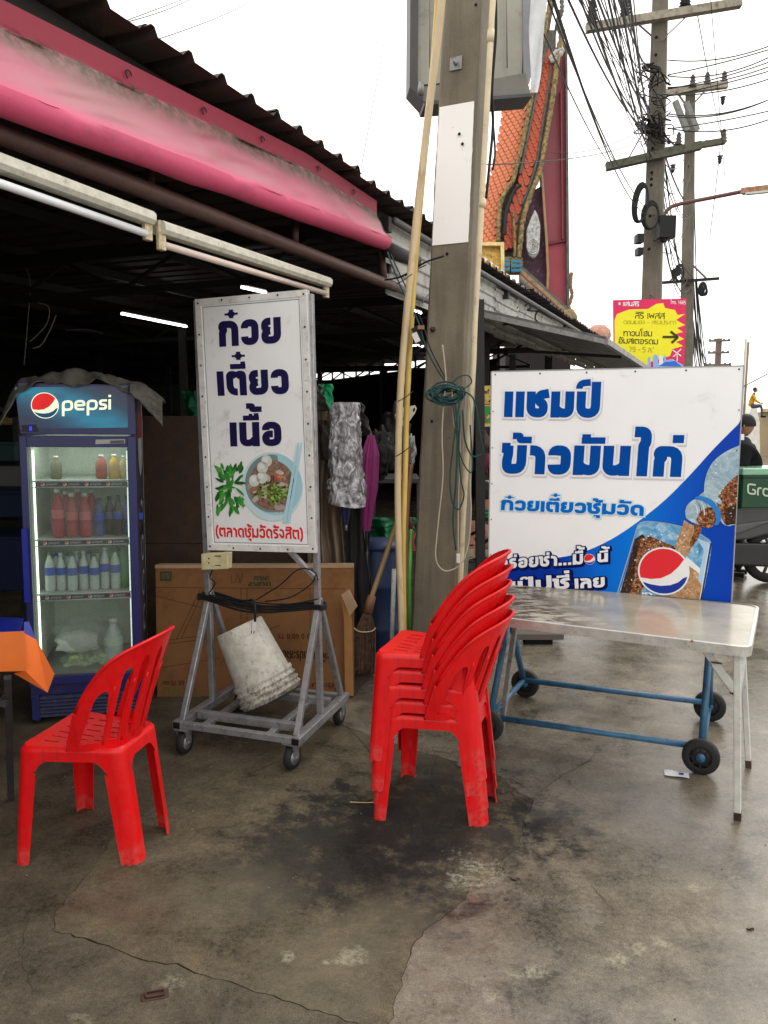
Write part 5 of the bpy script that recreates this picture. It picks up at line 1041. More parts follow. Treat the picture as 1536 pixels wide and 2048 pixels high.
# ================================================================== STUFF BETWEEN SIGN AND POLE
CURT = M('beige_curtain', (.22, .16, .11), .8, dirt=(.1, .07, .045), dirt_amt=.35, scale=3, stretch=(3, 3, .4), bump=.2)
def cloth(name, mat, x0, x1, xb0, xb1, y0, y1, Yd, folds, amp, label, cat, solid=.003):
    def fn(a, b):
        x = (x0 + (x1 - x0) * a) * (1 - b) + (xb0 + (xb1 - xb0) * a) * b; p = P(x, y0 + (y1 - y0) * b, Yd)
        return p + Vector((0, 1, 0)) * amp * (math.sin(a * folds * 6.28 + 1.3 * math.sin(b * 3)) * (.4 + .6 * b) + noise.noise(Vector((a * 4, b * 5, Yd))) * .8) + Vector((noise.noise(Vector((a * 3, b * 4, 5))) * amp * .6, 0, 0))
    mb = MB(); mb.grid(fn, 60, 40); o = mb.build(name, mat, solid=solid); return tag(o, label, cat)
cloth('canvas_curtain', CURT, 622, 672, 614, 690, 822, 1150, 4.72, 3.5, .035, 'beige hanging canvas curtain right of the noodle sign', 'curtain')
cloth('dark_jacket', M('dark_brown_cloth', (.03, .02, .015), .85, bump=.3), 632, 655, 640, 660, 840, 920, 4.62, 1, .03, 'small dark brown cloth hanging over the beige curtain', 'cloth')
cloth('dark_sheet', M('charcoal_cloth', (.022, .022, .024), .8, bump=.3), 693, 735, 688, 752, 1000, 1330, 4.75, 2.5, .03, 'long charcoal sheet hanging below the clear plastic bundle', 'cloth')
cloth('net_cover', M('food_cover', (.11, .105, .085), .7, bump=.4, bscale=90), 624, 640, 624, 660, 770, 822, 4.68, .5, .05, 'grey mesh cover perched on top of the beige curtain', 'mesh cover')
cloth('green_netting', flat('green_net', (.01, .3, .12), .6), 636, 664, 645, 667, 768, 822, 5.2, 1, .03, 'bright green plastic sheet above the beige curtain', 'plastic sheet')
cloth('green_sheet', flat('green_net_dark', (.004, .09, .035), .6), 362, 398, 368, 398, 782, 832, 6.5, 1, .04, 'dim green plastic sheet left of the noodle sign', 'plastic sheet')
m_, t, b = newmat('clear_plastic'); c = coords(t, (1, 1, .45)); PLB = m_
v = tex(t, 'voronoi', 24, vec=c); v.feature = 'DISTANCE_TO_EDGE'; n1 = tex(t, 'noise', 7, 3, .5, c, 1.5); n5 = tex(t, 'noise', 15, 3, .5, c, 3)
hh = math_(t, 'ADD', n1.outputs['Fac'], math_(t, 'MULTIPLY', n5.outputs['Fac'], .5))
bp = t.nodes.new('ShaderNodeBump'); bp.inputs['Strength'].default_value = 1; bp.inputs['Distance'].default_value = .05; t.links.new(hh, bp.inputs['Height']); t.links.new(bp.outputs[0], b.inputs['Normal'])
cc = ramp(t, n5.outputs['Fac'], [(.3, (.2, .195, .2)), (.48, (.38, .37, .38)), (.56, (.6, .6, .62)), (.64, (.85, .85, .88))]); t.links.new(cc, b.inputs['Base Color']); b.inputs['Roughness'].default_value = .12; b.inputs['Specular IOR Level'].default_value = .8
t.links.new(ramp(t, n1.outputs['Fac'], [(.35, .45), (.6, .9)]), b.inputs['Alpha'])
def bagf(a, b):
    th = a * 2 * math.pi; wd = (26 + 12 * b) if b < .75 else 38 - 6 * (b - .75); cx = 690 + 4 * b; y = 805 + 205 * b
    p = P(cx + wd * math.cos(th), y + (4 * math.sin(a * 9) if b > .98 else 0), 4.55); r = .05 + .04 * b
    q = p + Vector((0, math.sin(th) * r, 0)); n = noise.noise(Vector((a * 10, b * 9, 3))) * .018 + noise.noise(Vector((a * 24, b * 22, 3))) * .011
    return q + Vector((math.cos(th), math.sin(th), 0)) * n
mb = MB(); mb.grid(bagf, 90, 80); o = mb.build('plastic_bundle', PLB, solid=.001); tag(o, 'crinkled clear plastic sheeting hanging in a bundle', 'plastic sheeting')
def umbrella(pts, r0, col, label, hc):
    t_ = thing('folded_umbrella', pts[0], label, 'umbrella'); pp = [Vector(p) for p in pts]; d = (pp[1] - pp[0])
    def fn(a, b):
        c = pp[0].lerp(pp[1], b); r = r0 * (.35 + .65 * min(1, b * 5)) * (1 if b < .55 else 1 - .62 * (b - .55) / .45); k = 1 + .28 * math.sin(a * 6.28 * 6 + b * 2)
        return c + Vector((math.cos(a * 6.28), math.sin(a * 6.28) * .7, 0)) * r * k
    mb = MB(); mb.grid(fn, 60, 24); mb.build('cover', col, t_); mb = MB(); mb.tube([pp[1] - d * .02, pp[1] + d * .22], .008, 8); mb.build('handle', hc, t_); return t_
umbrella((P(742, 870, 4.6), P(733, 1062, 4.6)), .045, M('magenta_cloth', (.2, .01, .11), .55, bump=.2), 'folded magenta umbrella hanging right of the plastic bundle', BC)
umbrella((P(690, 1000, 4.6), P(692, 1050, 4.6)), .024, M('navy_cloth', (.012, .02, .08), .6, bump=.2), 'folded navy umbrella showing below the plastic bundle', STEEL)
mb = MB(); mb.bar(P(729, 1060, 4.75), P(745, 1190, 4.75), .022, .012); o = mb.build('wall_slat', M('grey_plastic', (.14, .15, .14), .5)); tag(o, 'narrow grey slat leaning behind the magenta umbrella', 'slat')
cloth('grey_hat', M('dark_bag', (.04, .035, .03), .7, bump=.4), 712, 722, 712, 745, 805, 872, 4.75, .8, .05, 'dark bag hanging above the magenta umbrella', 'bag')
# twig broom
t_ = thing('twig_broom', P(727, 1340, 4.5), 'twig broom with bamboo handle leaning head down in the corner', 'broom')
ha, hb = P(787, 1065, 4.62), P(741, 1200, 4.5); mb = MB(); mb.tube(smoothpts([ha + (ha - hb) * .3, ha, hb, hb + (hb - ha) * .1]), .0155, 10); mb.build('handle', M('bamboo_brown', (.3, .19, .08), .5, bump=.1), t_)
mb = MB(); he = P(735, 1224, 4.5); mb.tube([P(744, 1192, 4.5), he], [.024, .032], 12); mb.build('binding', M('cane_binding', (.2, .09, .045), .5, bump=.3), t_)
rg = random.Random(8); mb = MB()
for i in range(170):
    a = rg.uniform(-1, 1); dpt = rg.uniform(-.04, .04); e = P(727 + a * 24, 1345 + rg.uniform(-14, 4), 4.48 + dpt); m_ = P(730 + a * 21, 1262, 4.49 + dpt * .8); mb.tube([he + Vector((a * .02, dpt * .4, 0)), m_, e], .0022, 4)
stuff(mb.build('twigs', M('twig', (.11, .06, .035), .8, scale=40, var=.5), t_)); mb = MB(); mb.tube(smoothpts([P(706, 1254, 4.44), P(716, 1262, 4.42), P(730, 1264, 4.42), P(744, 1262, 4.42), P(751, 1256, 4.44)]), .004, 5); mb.build('stitch', flat('pale_string', (.5, .4, .2)), t_)
# blue drum, white tube, green pole, brown bamboo
dc = Vector((.02, 4.95, 0)); dc.x = P(762, 1200, 4.95).x; t_ = thing('blue_drum', dc, 'dark blue plastic drum standing behind the brooms', 'drum'); DB = M('drum_blue', (.006, .025, .09), .5, dirt=(.02, .025, .05), scale=5)
mb = MB(); hd2 = P(762, 1085, 4.95).z; mb.lathe([(.15, 0), (.17, .02), (.17, hd2 * .32), (.178, hd2 * .34), (.17, hd2 * .36), (.17, hd2 * .66), (.178, hd2 * .68), (.17, hd2 * .7), (.17, hd2 * .97), (.16, hd2)], dc, UP, 30); mb.build('body', DB, t_); mb = MB(); mb.lathe([(.18, hd2 - .03), (.185, hd2 - .01), (.17, hd2 + .012)], dc, UP, 30); mb.build('lid', DB, t_)
mb = MB(); mb.tube([P(783, 1300, 4.55), P(788, 1138, 4.6)], .014, 10); o = mb.build('white_tube', M('white_pipe', (.5, .52, .5), .5, dirt=(.2, .2, .18), scale=10)); tag(o, 'short white plastic tube leaning on the blue drum', 'tube')
mb = MB(); mb.tube([P(817, 1260, 4.4), P(818, 1150, 4.4), P(822, 1058, 4.42)], [.016, .014, .013], 10); o = mb.build('green_pole', M('green_pole', (.05, .3, .03), .45, dirt=(.2, .3, .1), scale=8)); tag(o, 'green plastic broom pole leaning between bamboo and concrete pole', 'pole')
mb = MB(); mb.tube([P(819, 1035, 4.42), P(822, 1045, 4.42), P(822, 1062, 4.42)], .012, 8); mb.build('pole_cap', M('maroon_cap', (.06, .02, .02), .5), o); mb = MB(); mb.grid(lambda a, b: P(825 + 4 * a + 2 * math.sin(b * 9), 1062 + 40 * b, 4.4 + .01 * math.sin(a * 5)), 5, 8); mb.build('pink_rag', flat('pink_rag', (.5, .12, .12)), o, solid=.003)
for pts, lab in (([P(809, 1290, 4.35), P(811, 1150, 4.38), P(814, 1020, 4.42), P(822, 930, 4.5)], 'dark brown bamboo stick right of the yellow cane'), ([P(806, 1030, 4.5), P(812, 960, 4.5), P(818, 895, 4.5)], 'short orange brown bamboo stick behind the yellow cane')):
    mb = MB(); mb.tube(smoothpts(pts), .015, 9); o = mb.build('bamboo_stick', M('bamboo_dark', (.16, .07, .025), .5, bump=.1)); tag(o, lab, 'bamboo stick')
# white colander hanging
cc_ = P(800, 828, 4.9); ax = Vector((.5, -.75, -.35)).normalized(); t_ = thing('colander', cc_, 'cream plastic basket with slots hanging behind the bamboo canes', 'basket')
CRB = flat('basket_cream', (.6, .58, .45)); mb = MB(); xx = ax.cross(UP).normalized(); yy = ax.cross(xx)
bpl = Plane(P(810, 820, 4.85), (.96, .2, .1), (-.1, .1, 1))
mb.prism([bpl.px(*q) for q in ((800, 812), (812, 817), (822, 812), (830, 811), (834, 817), (831, 826), (820, 842), (806, 852), (795, 846), (790, 830))], bpl.N, .02); mb.build('shell', CRB, t_, bevel=.004)
decal(t_, bpl, [bpl.uv(*p) for p in ell(828, 820, 2.2, 4.2, 12, R(15))], DARK, .002, 'handle_hole', True)
for r_ in range(3):
    for k in range(4): a = (808 + k * 3.4 - r_ * 1.5, 829 + k * 1.7 + r_ * 6); decal(t_, bpl, [a, (a[0] + 1.4, a[1]), (a[0] - .2, a[1] + 4.6), (a[0] - 1.6, a[1] + 4.6)], DARK, .002, 'slot')
GBAG = M('grey_bag', (.014, .014, .014), .5, bump=.6, bscale=20, spec=.2)
for q, r_, sx, lab in ((P(765, 905, 5.0), .09, (1, .6, 1.5), 'dark crumpled plastic bag hanging left of the bamboo canes'), (P(790, 870, 5.1), .10, (1, .6, 1.6), 'larger grey plastic bag hanging behind the bamboo canes'), (P(768, 915, 4.7), .05, (1, .6, 2.2), 'narrow dark plastic bag low beside the magenta umbrella'), (P(822, 900, 4.75), .028, (1, .8, 3), 'small clear plastic bag by the left edge of the pole')):
    mb = MB(); mb.blob(q, r_, 22, 16, sx, .7); o = mb.build('plastic_bag', PLB if 'clear' in lab else GBAG); tag(o, lab, 'plastic bag')
# green stall cloth and shelves behind
GCL = M('green_cloth', (.008, .14, .05), .5, bump=.3, bscale=15)
cloth('stall_cloth', GCL, 735, 830, 738, 830, 1035, 1078, 5.2, 1.5, .05, 'dark green plastic cloth over a stall behind the bamboo canes', 'cloth')
t_ = thing('back_table', P(780, 1000, 5.6), 'dim grey work table deep behind the bamboo canes', 'table'); GT = M('dim_grey', (.05, .05, .052), .5)
q0, q1 = P(745, 962, 5.6), P(840, 962, 5.6); mb = MB(); mb.bar(q0 + Vector((0, .3, 0)), q1 + Vector((0, .3, 0)), .6, .03); mb.build('tabletop', GT, t_)
for q in (q0, q1): mb = MB(); mb.bar(Vector((q.x, q.y + .1, 0)), q + Vector((0, .1, 0)), .04); mb.build('leg', GT, t_)
mb = MB(); mb.box((P(760, 1010, 5.6).x, 5.7, .62), (.32, .3, .2)); o = mb.build('storage_box', M('dim_box', (.045, .05, .07), .6), bevel=.01); tag(o, 'dark box under the dim work table', 'box')
# stall seen right of the pole: counter, wares, poster
t_ = thing('wares_counter', P(1000, 1100, 6.4), 'wooden stall counter between pole and big blue sign', 'counter'); WD = M('counter_wood', (.28, .2, .12), .7, dirt=(.15, .1, .06), scale=6)
a, b_ = P(915, 1106, 6.1), P(1075, 1106, 6.5); mb = MB(); mb.bar(a + Vector((0, .35, 0)), b_ + Vector((0, .35, 0)), .7, .04); mb.build('top_board', WD, t_); mb = MB(); mb.bar(a, b_, .03, .06); mb.build('front_board', WD, t_)
for q in (a, b_): mb = MB(); mb.bar(Vector((q.x, q.y + .05, 0)), q + Vector((0, .05, -.03)), .05); mb.build('leg', GIR, t_)
mb = MB(); mb.bar(P(932, 1118, 6.2), P(976, 1108, 6.25), .02, .012); mb.build('loose_strip', STEEL, t_)
WAR = M('brown_wares', (.3, .12, .07), .35, dirt=(.08, .03, .02), dirt_amt=.4, scale=12, bump=.2, coat=.3); rg = random.Random(6)
for i in range(7):
    y = 1096 - i * 8.4; mb = MB()
    x0 = 932 + rg.uniform(-3, 3)
    mb.grid(lambda p_, q_: P(x0 + p_ * 130, y + 3 * math.sin(p_ * 9 + i) + 2 * math.sin(p_ * 23 + i * 2), 6.2 + .5 * q_ + .02 * i) + UP * .02 * math.sin(p_ * 14 + i + q_ * 3), 40, 6); o = mb.build('packaged_goods', WAR, solid=.03)
    tag(o, f'flat brown plastic wrapped packet, {("lowest", "second", "third", "middle", "fifth", "sixth", "topmost")[i]} in the pile on the wooden counter', 'packet', 'pile of brown packets')
cloth('green_bag_row', GCL, 950, 1062, 950, 1062, 1018, 1042, 6.6, 3, .04, 'green plastic wrap above the brown packets', 'plastic wrap')
mb = MB(); mb.bar(P(950, 1010, 6.7), P(1064, 1010, 6.9), .05, .1); o = mb.build('shelf_plank', M('orange_wood', (.25, .1, .04), .6)); tag(o, 'orange brown wooden shelf above the green plastic wrap', 'shelf')
cloth('white_wrap', M('white_wrap', (.4, .42, .46), .4, bump=.6, bscale=25), 952, 1060, 952, 1060, 960, 1004, 6.9, 4, .05, 'pale plastic wrapped goods on the orange shelf', 'plastic wrap')
for k, (x, y, s_, c_, lab) in enumerate(((968, 985, .07, (.015, .012, .012), 'round black pan standing on the shelf'), (963, 880, .06, (.08, .05, .04), 'dark hanging bundle beside the big sign'), (968, 925, .06, (.1, .015, .03), 'dim red bundle hanging beside the big sign'))):
    mb = MB(); mb.blob(P(x, y, 6.75), s_, 16, 10, (1, .5, 1.3), .8); o = mb.build('hanging_goods', flat('goods_%d' % k, c_, .6)); tag(o, lab, 'goods')
pp = Plane(P(957, 852, 6.3), (1, .1, 0), UP); t_ = thing('food_poster', pp.px(970, 810), 'yellow green food poster partly behind the big white sign', 'poster')
mb = MB(); mb.prism([pp.px(*q) for q in ((957, 853), (1010, 853), (1012, 770), (960, 772))], pp.N, .01); mb.build('panel', flat('poster_yellow', (.5, .42, .08)), t_)
decal(t_, pp, [(961, 847), (1010, 847), (1010, 812), (962, 812)], flat('poster_green', (.02, .25, .04)), .001); decal(t_, pp, [(961, 810), (1010, 810), (1010, 807), (961, 807)], flat('print_red2', (.5, .02, .02)), .0012)
rg = random.Random(12)
for i in range(50): x, y = rg.uniform(960, 1005), rg.uniform(774, 803) if i < 30 else rg.uniform(825, 845); decal(t_, pp, ell(x, y, rg.uniform(2, 5), rg.uniform(1.5, 3.5), 7, rg.uniform(0, 3)), flat('posterfood_%d' % (i % 5), [(.25, .1, .04), (.12, .04, .02), (.4, .22, .12), (.5, .35, .1), (.2, .06, .02)][i % 5]), .0016 + .00004 * i, 'printed_food')
# clutter left of the fridge and behind
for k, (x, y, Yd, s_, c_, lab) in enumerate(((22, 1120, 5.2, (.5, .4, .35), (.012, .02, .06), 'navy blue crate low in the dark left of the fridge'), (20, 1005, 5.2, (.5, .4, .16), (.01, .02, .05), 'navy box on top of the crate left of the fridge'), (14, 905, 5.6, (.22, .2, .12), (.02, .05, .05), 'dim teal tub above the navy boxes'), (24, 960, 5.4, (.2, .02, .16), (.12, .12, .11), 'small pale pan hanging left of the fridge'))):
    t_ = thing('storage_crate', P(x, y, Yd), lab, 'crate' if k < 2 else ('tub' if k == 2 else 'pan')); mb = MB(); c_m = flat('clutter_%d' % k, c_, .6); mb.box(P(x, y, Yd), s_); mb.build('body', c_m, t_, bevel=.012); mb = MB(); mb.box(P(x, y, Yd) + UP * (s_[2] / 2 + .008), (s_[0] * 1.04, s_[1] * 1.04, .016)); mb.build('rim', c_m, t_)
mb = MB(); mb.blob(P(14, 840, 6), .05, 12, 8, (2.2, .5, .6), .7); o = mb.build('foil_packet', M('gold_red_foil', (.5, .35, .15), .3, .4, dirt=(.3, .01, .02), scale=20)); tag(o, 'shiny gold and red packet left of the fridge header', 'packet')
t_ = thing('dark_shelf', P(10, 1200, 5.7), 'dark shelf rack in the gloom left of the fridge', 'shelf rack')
for z in (.35, .8, 1.25, 1.7): mb = MB(); q = P(10, 1000, 5.8); mb.box((q.x - .3, 5.95, z), (1.5, .45, .03)); mb.build('shelf', GIR, t_)
for dx in (-1.04, .44): mb = MB(); mb.box((P(10, 1000, 5.8).x - .3 + dx + .3 - .3, 5.75, .9), (.04, .04, 1.8)); mb.build('upright', GIR, t_)
mb = MB(); q = G(318, 1385); mb.grid(lambda a, b: q + Vector((a * .12 - .03, b * .1 - .02, .03 + .03 * math.sin(a * 7 + b * 5) + .02 * noise.noise(Vector((a * 9, b * 9, 1))))), 14, 12); o = mb.build('crumpled_bag', M('thin_bag', (.4, .4, .4), .35, bump=.5), solid=.002); tag(o, 'crumpled thin plastic bag on the ground by the carton corner', 'plastic bag')
# back ledge and small things on the floor right of the pole
for k, (x, y, s_, c_, lab) in enumerate(((1075, 1285, (.35, .14, .04), (.12, .1, .09), 'low grey plank on the ground behind the folding table'),)):
    q = G(x, y); mb = MB(); mb.box(q + UP * .06, s_); o = mb.build('plank', flat('plank_%d' % k, c_, .7)); tag(o, lab, 'plank')
    mb = MB(); mb.box(q + UP * .02, (.2, .1, .04)); mb.build('block', DARK, o)
cloth('green_wrap', M('pale_green_wrap', (.12, .3, .2), .5, bump=.3), 1052, 1078, 1055, 1066, 1240, 1276, 5.6, .7, .04, 'pale green cloth scrap hanging behind the table leg', 'cloth')

# ================================================================== LEFT TABLE WITH BLUE AND ORANGE CLOTH
BLC = M('blue_cloth', (.01, .02, .3), .35, bump=.05, var=.08); ORC = M('orange_cloth', (.85, .19, .03), .45, bump=.05, var=.06)
tp_ = .76; cn_ = G(48, 1245, tp_); e1 = Vector((-.98, .2, 0)); e2 = Vector((-.0, 1, 0)); nr = G(40, 1272, tp_)
t_ = thing('side_table', cn_ - UP * tp_, 'table at the left edge with dark folding metal legs', 'table'); far_ = G(44, 1238, tp_); near = nr
DK = M('dark_leg', (.06, .06, .065), .5, .5, dirt=(.1, .06, .04), scale=12)
mb = MB(); mb.prism([near + Vector((0, 0, -.004)), far_ + Vector((-.03, -.01, -.004)), far_ + Vector((-1.2, .0, -.004)), near + Vector((-1.2, .0, -.004))], UP, .025); mb.build('tabletop', DK, t_)
mb = MB(); mb.bar(P(15, 1355, 2.85), G(22, 1600), .026); mb.build('leg', DK, t_); mb = MB(); mb.bar(P(-30, 1400, 2.85), P(14, 1408, 2.85), .022); mb.bar(P(-40, 1460, 2.9), P(16, 1385, 2.9), .018); mb.build('leg_brace', DK, t_)
cl = thing('table_cloth', cn_, 'glossy blue tablecloth with an orange hanging border and pointed corner', 'tablecloth')
Yn = near.y
def poly3(name, pts, mat, sub_=10, wav=.006):
    a, b_, c_, d_ = [Vector(p) for p in pts]; mb = MB(); mb.grid(lambda u_, v_: (a.lerp(b_, u_)).lerp(d_.lerp(c_, u_), v_) + Vector((0, 1, 0)) * wav * math.sin(u_ * 8 + v_ * 2) * v_, 16, sub_); return mb.build(name, mat, cl, solid=.0015)
poly3('top_cloth', [G(-220, 1262, tp_ + .004), G(42, 1262, tp_ + .004), G(48, 1236, tp_ + .004), G(-160, 1232, tp_ + .004)], BLC)
poly3('blue_border', [P(-220, 1262, Yn), P(40, 1260, Yn), P(48, 1262, Yn - .02), P(-220, 1274, Yn - .02)], BLC, wav=0)
poly3('orange_border', [P(-220, 1274, Yn - .02), P(48, 1262, Yn - .02), P(54, 1341, Yn - .05), P(-220, 1360, Yn - .05)], ORC, wav=.012)
pq = [P(48, 1244, Yn + .02), P(58, 1243, Yn + .03), P(72, 1280, Yn + .02), P(48, 1268, Yn)]; poly3('blue_corner', pq, BLC, wav=.0)
mb = MB(); q = [P(48, 1266, Yn - .01), P(73, 1279, Yn + .02), P(109, 1348, Yn + .02), P(95, 1385, Yn + .02), P(28, 1347, Yn - .03), P(50, 1341, Yn - .03)]; mb.add(q, [(0, 1, 2, 3, 4, 5)]); mb.build('orange_corner', ORC, cl, solid=.0015)

# ================================================================== WHITE FOLDING TABLE
LAM = None
m_, t, b = newmat('worn_laminate'); c = coords(t); LAM = m_
n1 = tex(t, 'noise', 5, 6, .6, c); a = ramp(t, n1.outputs['Fac'], [(.35, (.3, .275, .21)), (.65, (.42, .39, .31))])
sp = t.nodes.new('ShaderNodeSeparateXYZ'); t.links.new(c, sp.inputs[0]); n2 = tex(t, 'noise', 9, 8, .75, coords(t, (1, 2.2, 1)), .5)
gx_ = math_(t, 'MULTIPLY_ADD', sp.outputs[0], -1.5, 1.55); f = math_(t, 'MULTIPLY', ramp(t, gx_, [(.0, 0), (.45, 1)]), ramp(t, n2.outputs['Fac'], [(.46, 0), (.52, .95)])); a = mixc(t, f, a, (.07, .04, .03))
t.links.new(math_(t, 'MULTIPLY_ADD', f, -.22, .26), b.inputs['Specular IOR Level'])
n3 = tex(t, 'noise', 3, 8, .8, coords(t, (2, 7, 1))); a = mixc(t, ramp(t, n3.outputs['Fac'], [(.5, 0), (.7, .5)]), a, (.25, .24, .21)); t.links.new(a, b.inputs['Base Color'])
r = math_(t, 'MULTIPLY_ADD', f, .4, .15); r = math_(t, 'ADD', r, ramp(t, n3.outputs['Fac'], [(.45, 0), (.7, .12)])); t.links.new(r, b.inputs['Roughness']); b.inputs['Coat Weight'].default_value = 0; b.inputs['Coat Roughness'].default_value = .1
WPT = M('white_paint_metal', (.6, .6, .56), .45, dirt=(.12, .06, .03), dirt_amt=.0, scale=16, bump=.08)
tz = .745; NR = G(1503, 1297, tz); FR = G(1532, 1213, tz); FL = G(1008, 1161, tz); dirL = (FL - FR).normalized(); NL = NR + dirL * ((FL - FR).length + .0)
tb = thing('folding_table', (NR + FL) / 2 - UP * tz, 'worn white folding table with a wet glossy top', 'table'); TX = dirL; TYv = Vector((-TX.y, TX.x, 0)); 
if TYv.dot(FR - NR) < 0: TYv = -TYv
dep = (FR - NR).dot(TYv); sk_ = (FR - NR).dot(TX); Lt = (FL - FR).length + sk_; TO = NR
tpp = lambda a, b_, z: TO + TX * a + TYv * b_ + UP * (z - tz)
oo = rrect(0, 0, Lt, dep, .05); mb = MB(); mb.prism([tpp(a, b_, tz) for a, b_ in rrect(.012, .012, Lt - .012, dep - .012, .045)], UP, .02); mb.build('tabletop', LAM, tb)
mb = MB(); pr = [Vector(q) for q in oo]; n = len(pr); vs = []
for i, q in enumerate(pr):
    cc = Vector((Lt / 2, dep / 2)); inn = q + Vector((0.012 if q.x < .06 else (-.012 if q.x > Lt - .06 else 0), .012 if q.y < .06 else (-.012 if q.y > dep - .06 else 0)))
    vs += [tpp(inn.x, inn.y, tz + .003), tpp(q.x, q.y, tz + .001), tpp(q.x, q.y, tz - .038), tpp(inn.x, inn.y, tz - .038)]
mb.add(vs, [(i * 4 + k, ((i + 1) % n) * 4 + k, ((i + 1) % n) * 4 + k + 1, i * 4 + k + 1) for i in range(n) for k in range(3)]); mb.build('metal_rim', M('alu_rim', (.55, .54, .5), .35, .5, dirt=(.3, .22, .14), dirt_amt=.2, scale=18, bump=.05), tb)
gN, gF = G(1475, 1638), G(1497, 1534); a_n, a_f = tpp(.05, .05, tz - .035), tpp(.07, dep - .12, tz - .035)
def tleg(a, b_, w_=.03): mb = MB(); mb.bar(a, b_, w_, w_ * .9, up=TX, bev=.003); l = mb.build('leg', WPT, tb); mb = MB(); mb.bar(b_ + (a - b_).normalized() * .035, b_, w_ + .003, w_ * .93, up=TX); mb.build('rusty_foot', M('rust', (.07, .035, .022)), l); return l
tleg(a_n, gN); tleg(a_f, gF, .028)
GLg = M('grey_leg', (.33, .33, .32), .45, .4, dirt=(.15, .13, .1), scale=12)
for a, g_ in ((P(957, 1232, 3.42), G(921, 1530)), (P(1032, 1240, 3.98), G(1003, 1455))): mb = MB(); mb.bar(a, g_, .03, .026, up=TX, bev=.003); mb.build('leg', GLg, tb)
mb = MB(); mb.bar(gN.lerp(a_n, .98), gF.lerp(a_f, .98), .025); mb.bar(gN.lerp(a_n, .72) , gF.lerp(a_f, .72), .02); mb.build('leg_rail', WPT, tb)
br0, br1 = P(1405, 1294, 3.02), P(1474, 1388, 3.0); q = br0.lerp(br1, .42); mb = MB(); mb.bar(br0, q, .026, .012, up=(0, 1, 0)); mb.build('folding_brace', WPT, tb); mb = MB(); mb.bar(q + (br0 - br1) * .08, br1, .032, .016, up=(0, 1, 0)); mb.build('folding_brace', WPT, tb)
for q in (P(1432, 1330, 2.98), P(1470, 1392, 2.97)): mb = MB(); mb.bar(q - Vector((.02, 0, -.012)), q + Vector((.022, 0, .006)), .006); mb.build('wire_pin', M('rust', (.07, .035, .022)), tb)
mb = MB(); mb.lathe([(.007, 0), (.005, .006)], P(1478, 1308, 2.94), Vector((0, -1, 0)), 8); mb.build('rivet', M('rust_bright', (.3, .1, .04), .6), tb)
mb = MB(); mb.lathe([(.006, 0), (.004, .005)], P(1384, 1282, 2.93), Vector((0, -1, 0)), 8); mb.build('rivet', M('rust_bright', (.3, .1, .04), .6), tb)

# ================================================================== BIG BLUE AND WHITE SIGN ON A BLUE CART
cx_ = Vector((.94, -.35, 0)).normalized(); S0 = Vector((.57, 4.065, 0)); S1 = Vector((1.703, 3.643, 0)); cx_ = (S1 - S0).normalized(); cyd = Vector((-cx_.y, cx_.x, 0))
SPn = Plane(S0, cx_, UP); wS = (S1 - S0).length; SPn.Y = (UP).normalized()
sz1 = (SPn.uv(983, 742)[1] + SPn.uv(1488, 733)[1]) / 2; sz0 = .66; us0, us1 = SPn.uv(983, 742)[0], SPn.uv(1488, 733)[0]
bs = thing('big_shop_sign', SPn.at((us0 + us1) / 2, sz0), 'big white and blue shop sign with Thai lettering and a poured cola glass', 'sign')
BWH = M('sign_gloss_white', (.87, .87, .88), .25, dirt=(.6, .59, .57), dirt_amt=.05, scale=3, bump=.01, var=.02)
mb = MB(); mb.prism([SPn.at(*q) for q in ((us0, sz0), (us1, sz0), (us1, sz1), (us0, sz1))], SPn.N, .025); mb.build('board', BWH, bs)
for a, b_ in (((us0, sz0), (us0, sz1)), ((us0, sz1), (us1, sz1)), ((us1, sz0), (us1, sz1))): mb = MB(); mb.bar(SPn.at(*a, -.014), SPn.at(*b_, -.014), .006, .03, up=SPn.N); mb.build('edge_strip', M('edge_grey', (.35, .35, .34), .5), bs)
# blue field
m_, t, b = newmat('swoosh_blue'); uvn = t.nodes.new('ShaderNodeUVMap').outputs[0]; sp = t.nodes.new('ShaderNodeSeparateXYZ'); t.links.new(uvn, sp.inputs[0])
cc = ramp(t, sp.outputs[0], [(0, (.001, .02, .24)), (.3, (.001, .035, .36)), (.48, (.0, .13, .62)), (.62, (.0, .17, .68)), (.78, (.001, .10, .55)), (.9, (.001, .055, .43)), (1, (.002, .045, .4))])
t.links.new(cc, b.inputs['Base Color']); b.inputs['Roughness'].default_value = .3; b.inputs['Specular IOR Level'].default_value = .12
swp = smoothpts([SPn.px(*q, .001) for q in ((975, 1113), (1030, 1119), (1100, 1117), (1160, 1106), (1220, 1080), (1275, 1044), (1330, 1000), (1380, 950), (1430, 895), (1488, 837))], 4) 
swp = [(max(us0 + .001, min(us1 - .001, (p - SPn.O).dot(SPn.X))), (p - SPn.O).dot(SPn.Y)) for p in swp]
pts = swp + [(us1 - .001, sz0 + .001), (us0 + .001, sz0 + .001)]
mb = MB(); mb.add([SPn.at(u_, v_, .001) for u_, v_ in pts], [tuple(range(len(pts)))]); o = mb.build('blue_field', m_, bs); bm = bmesh.new(); bm.from_mesh(o.data); bmesh.ops.triangulate(bm, faces=bm.faces); bm.to_mesh(o.data); bm.free()
ul = o.data.uv_layers.new(name='UVMap')
for lp in o.data.loops: p = o.data.vertices[lp.vertex_index].co - SPn.O; ul.data[lp.index].uv = ((p.dot(SPn.X) - us0) / (us1 - us0), (p.dot(UP) - sz0) / (sz1 - sz0))
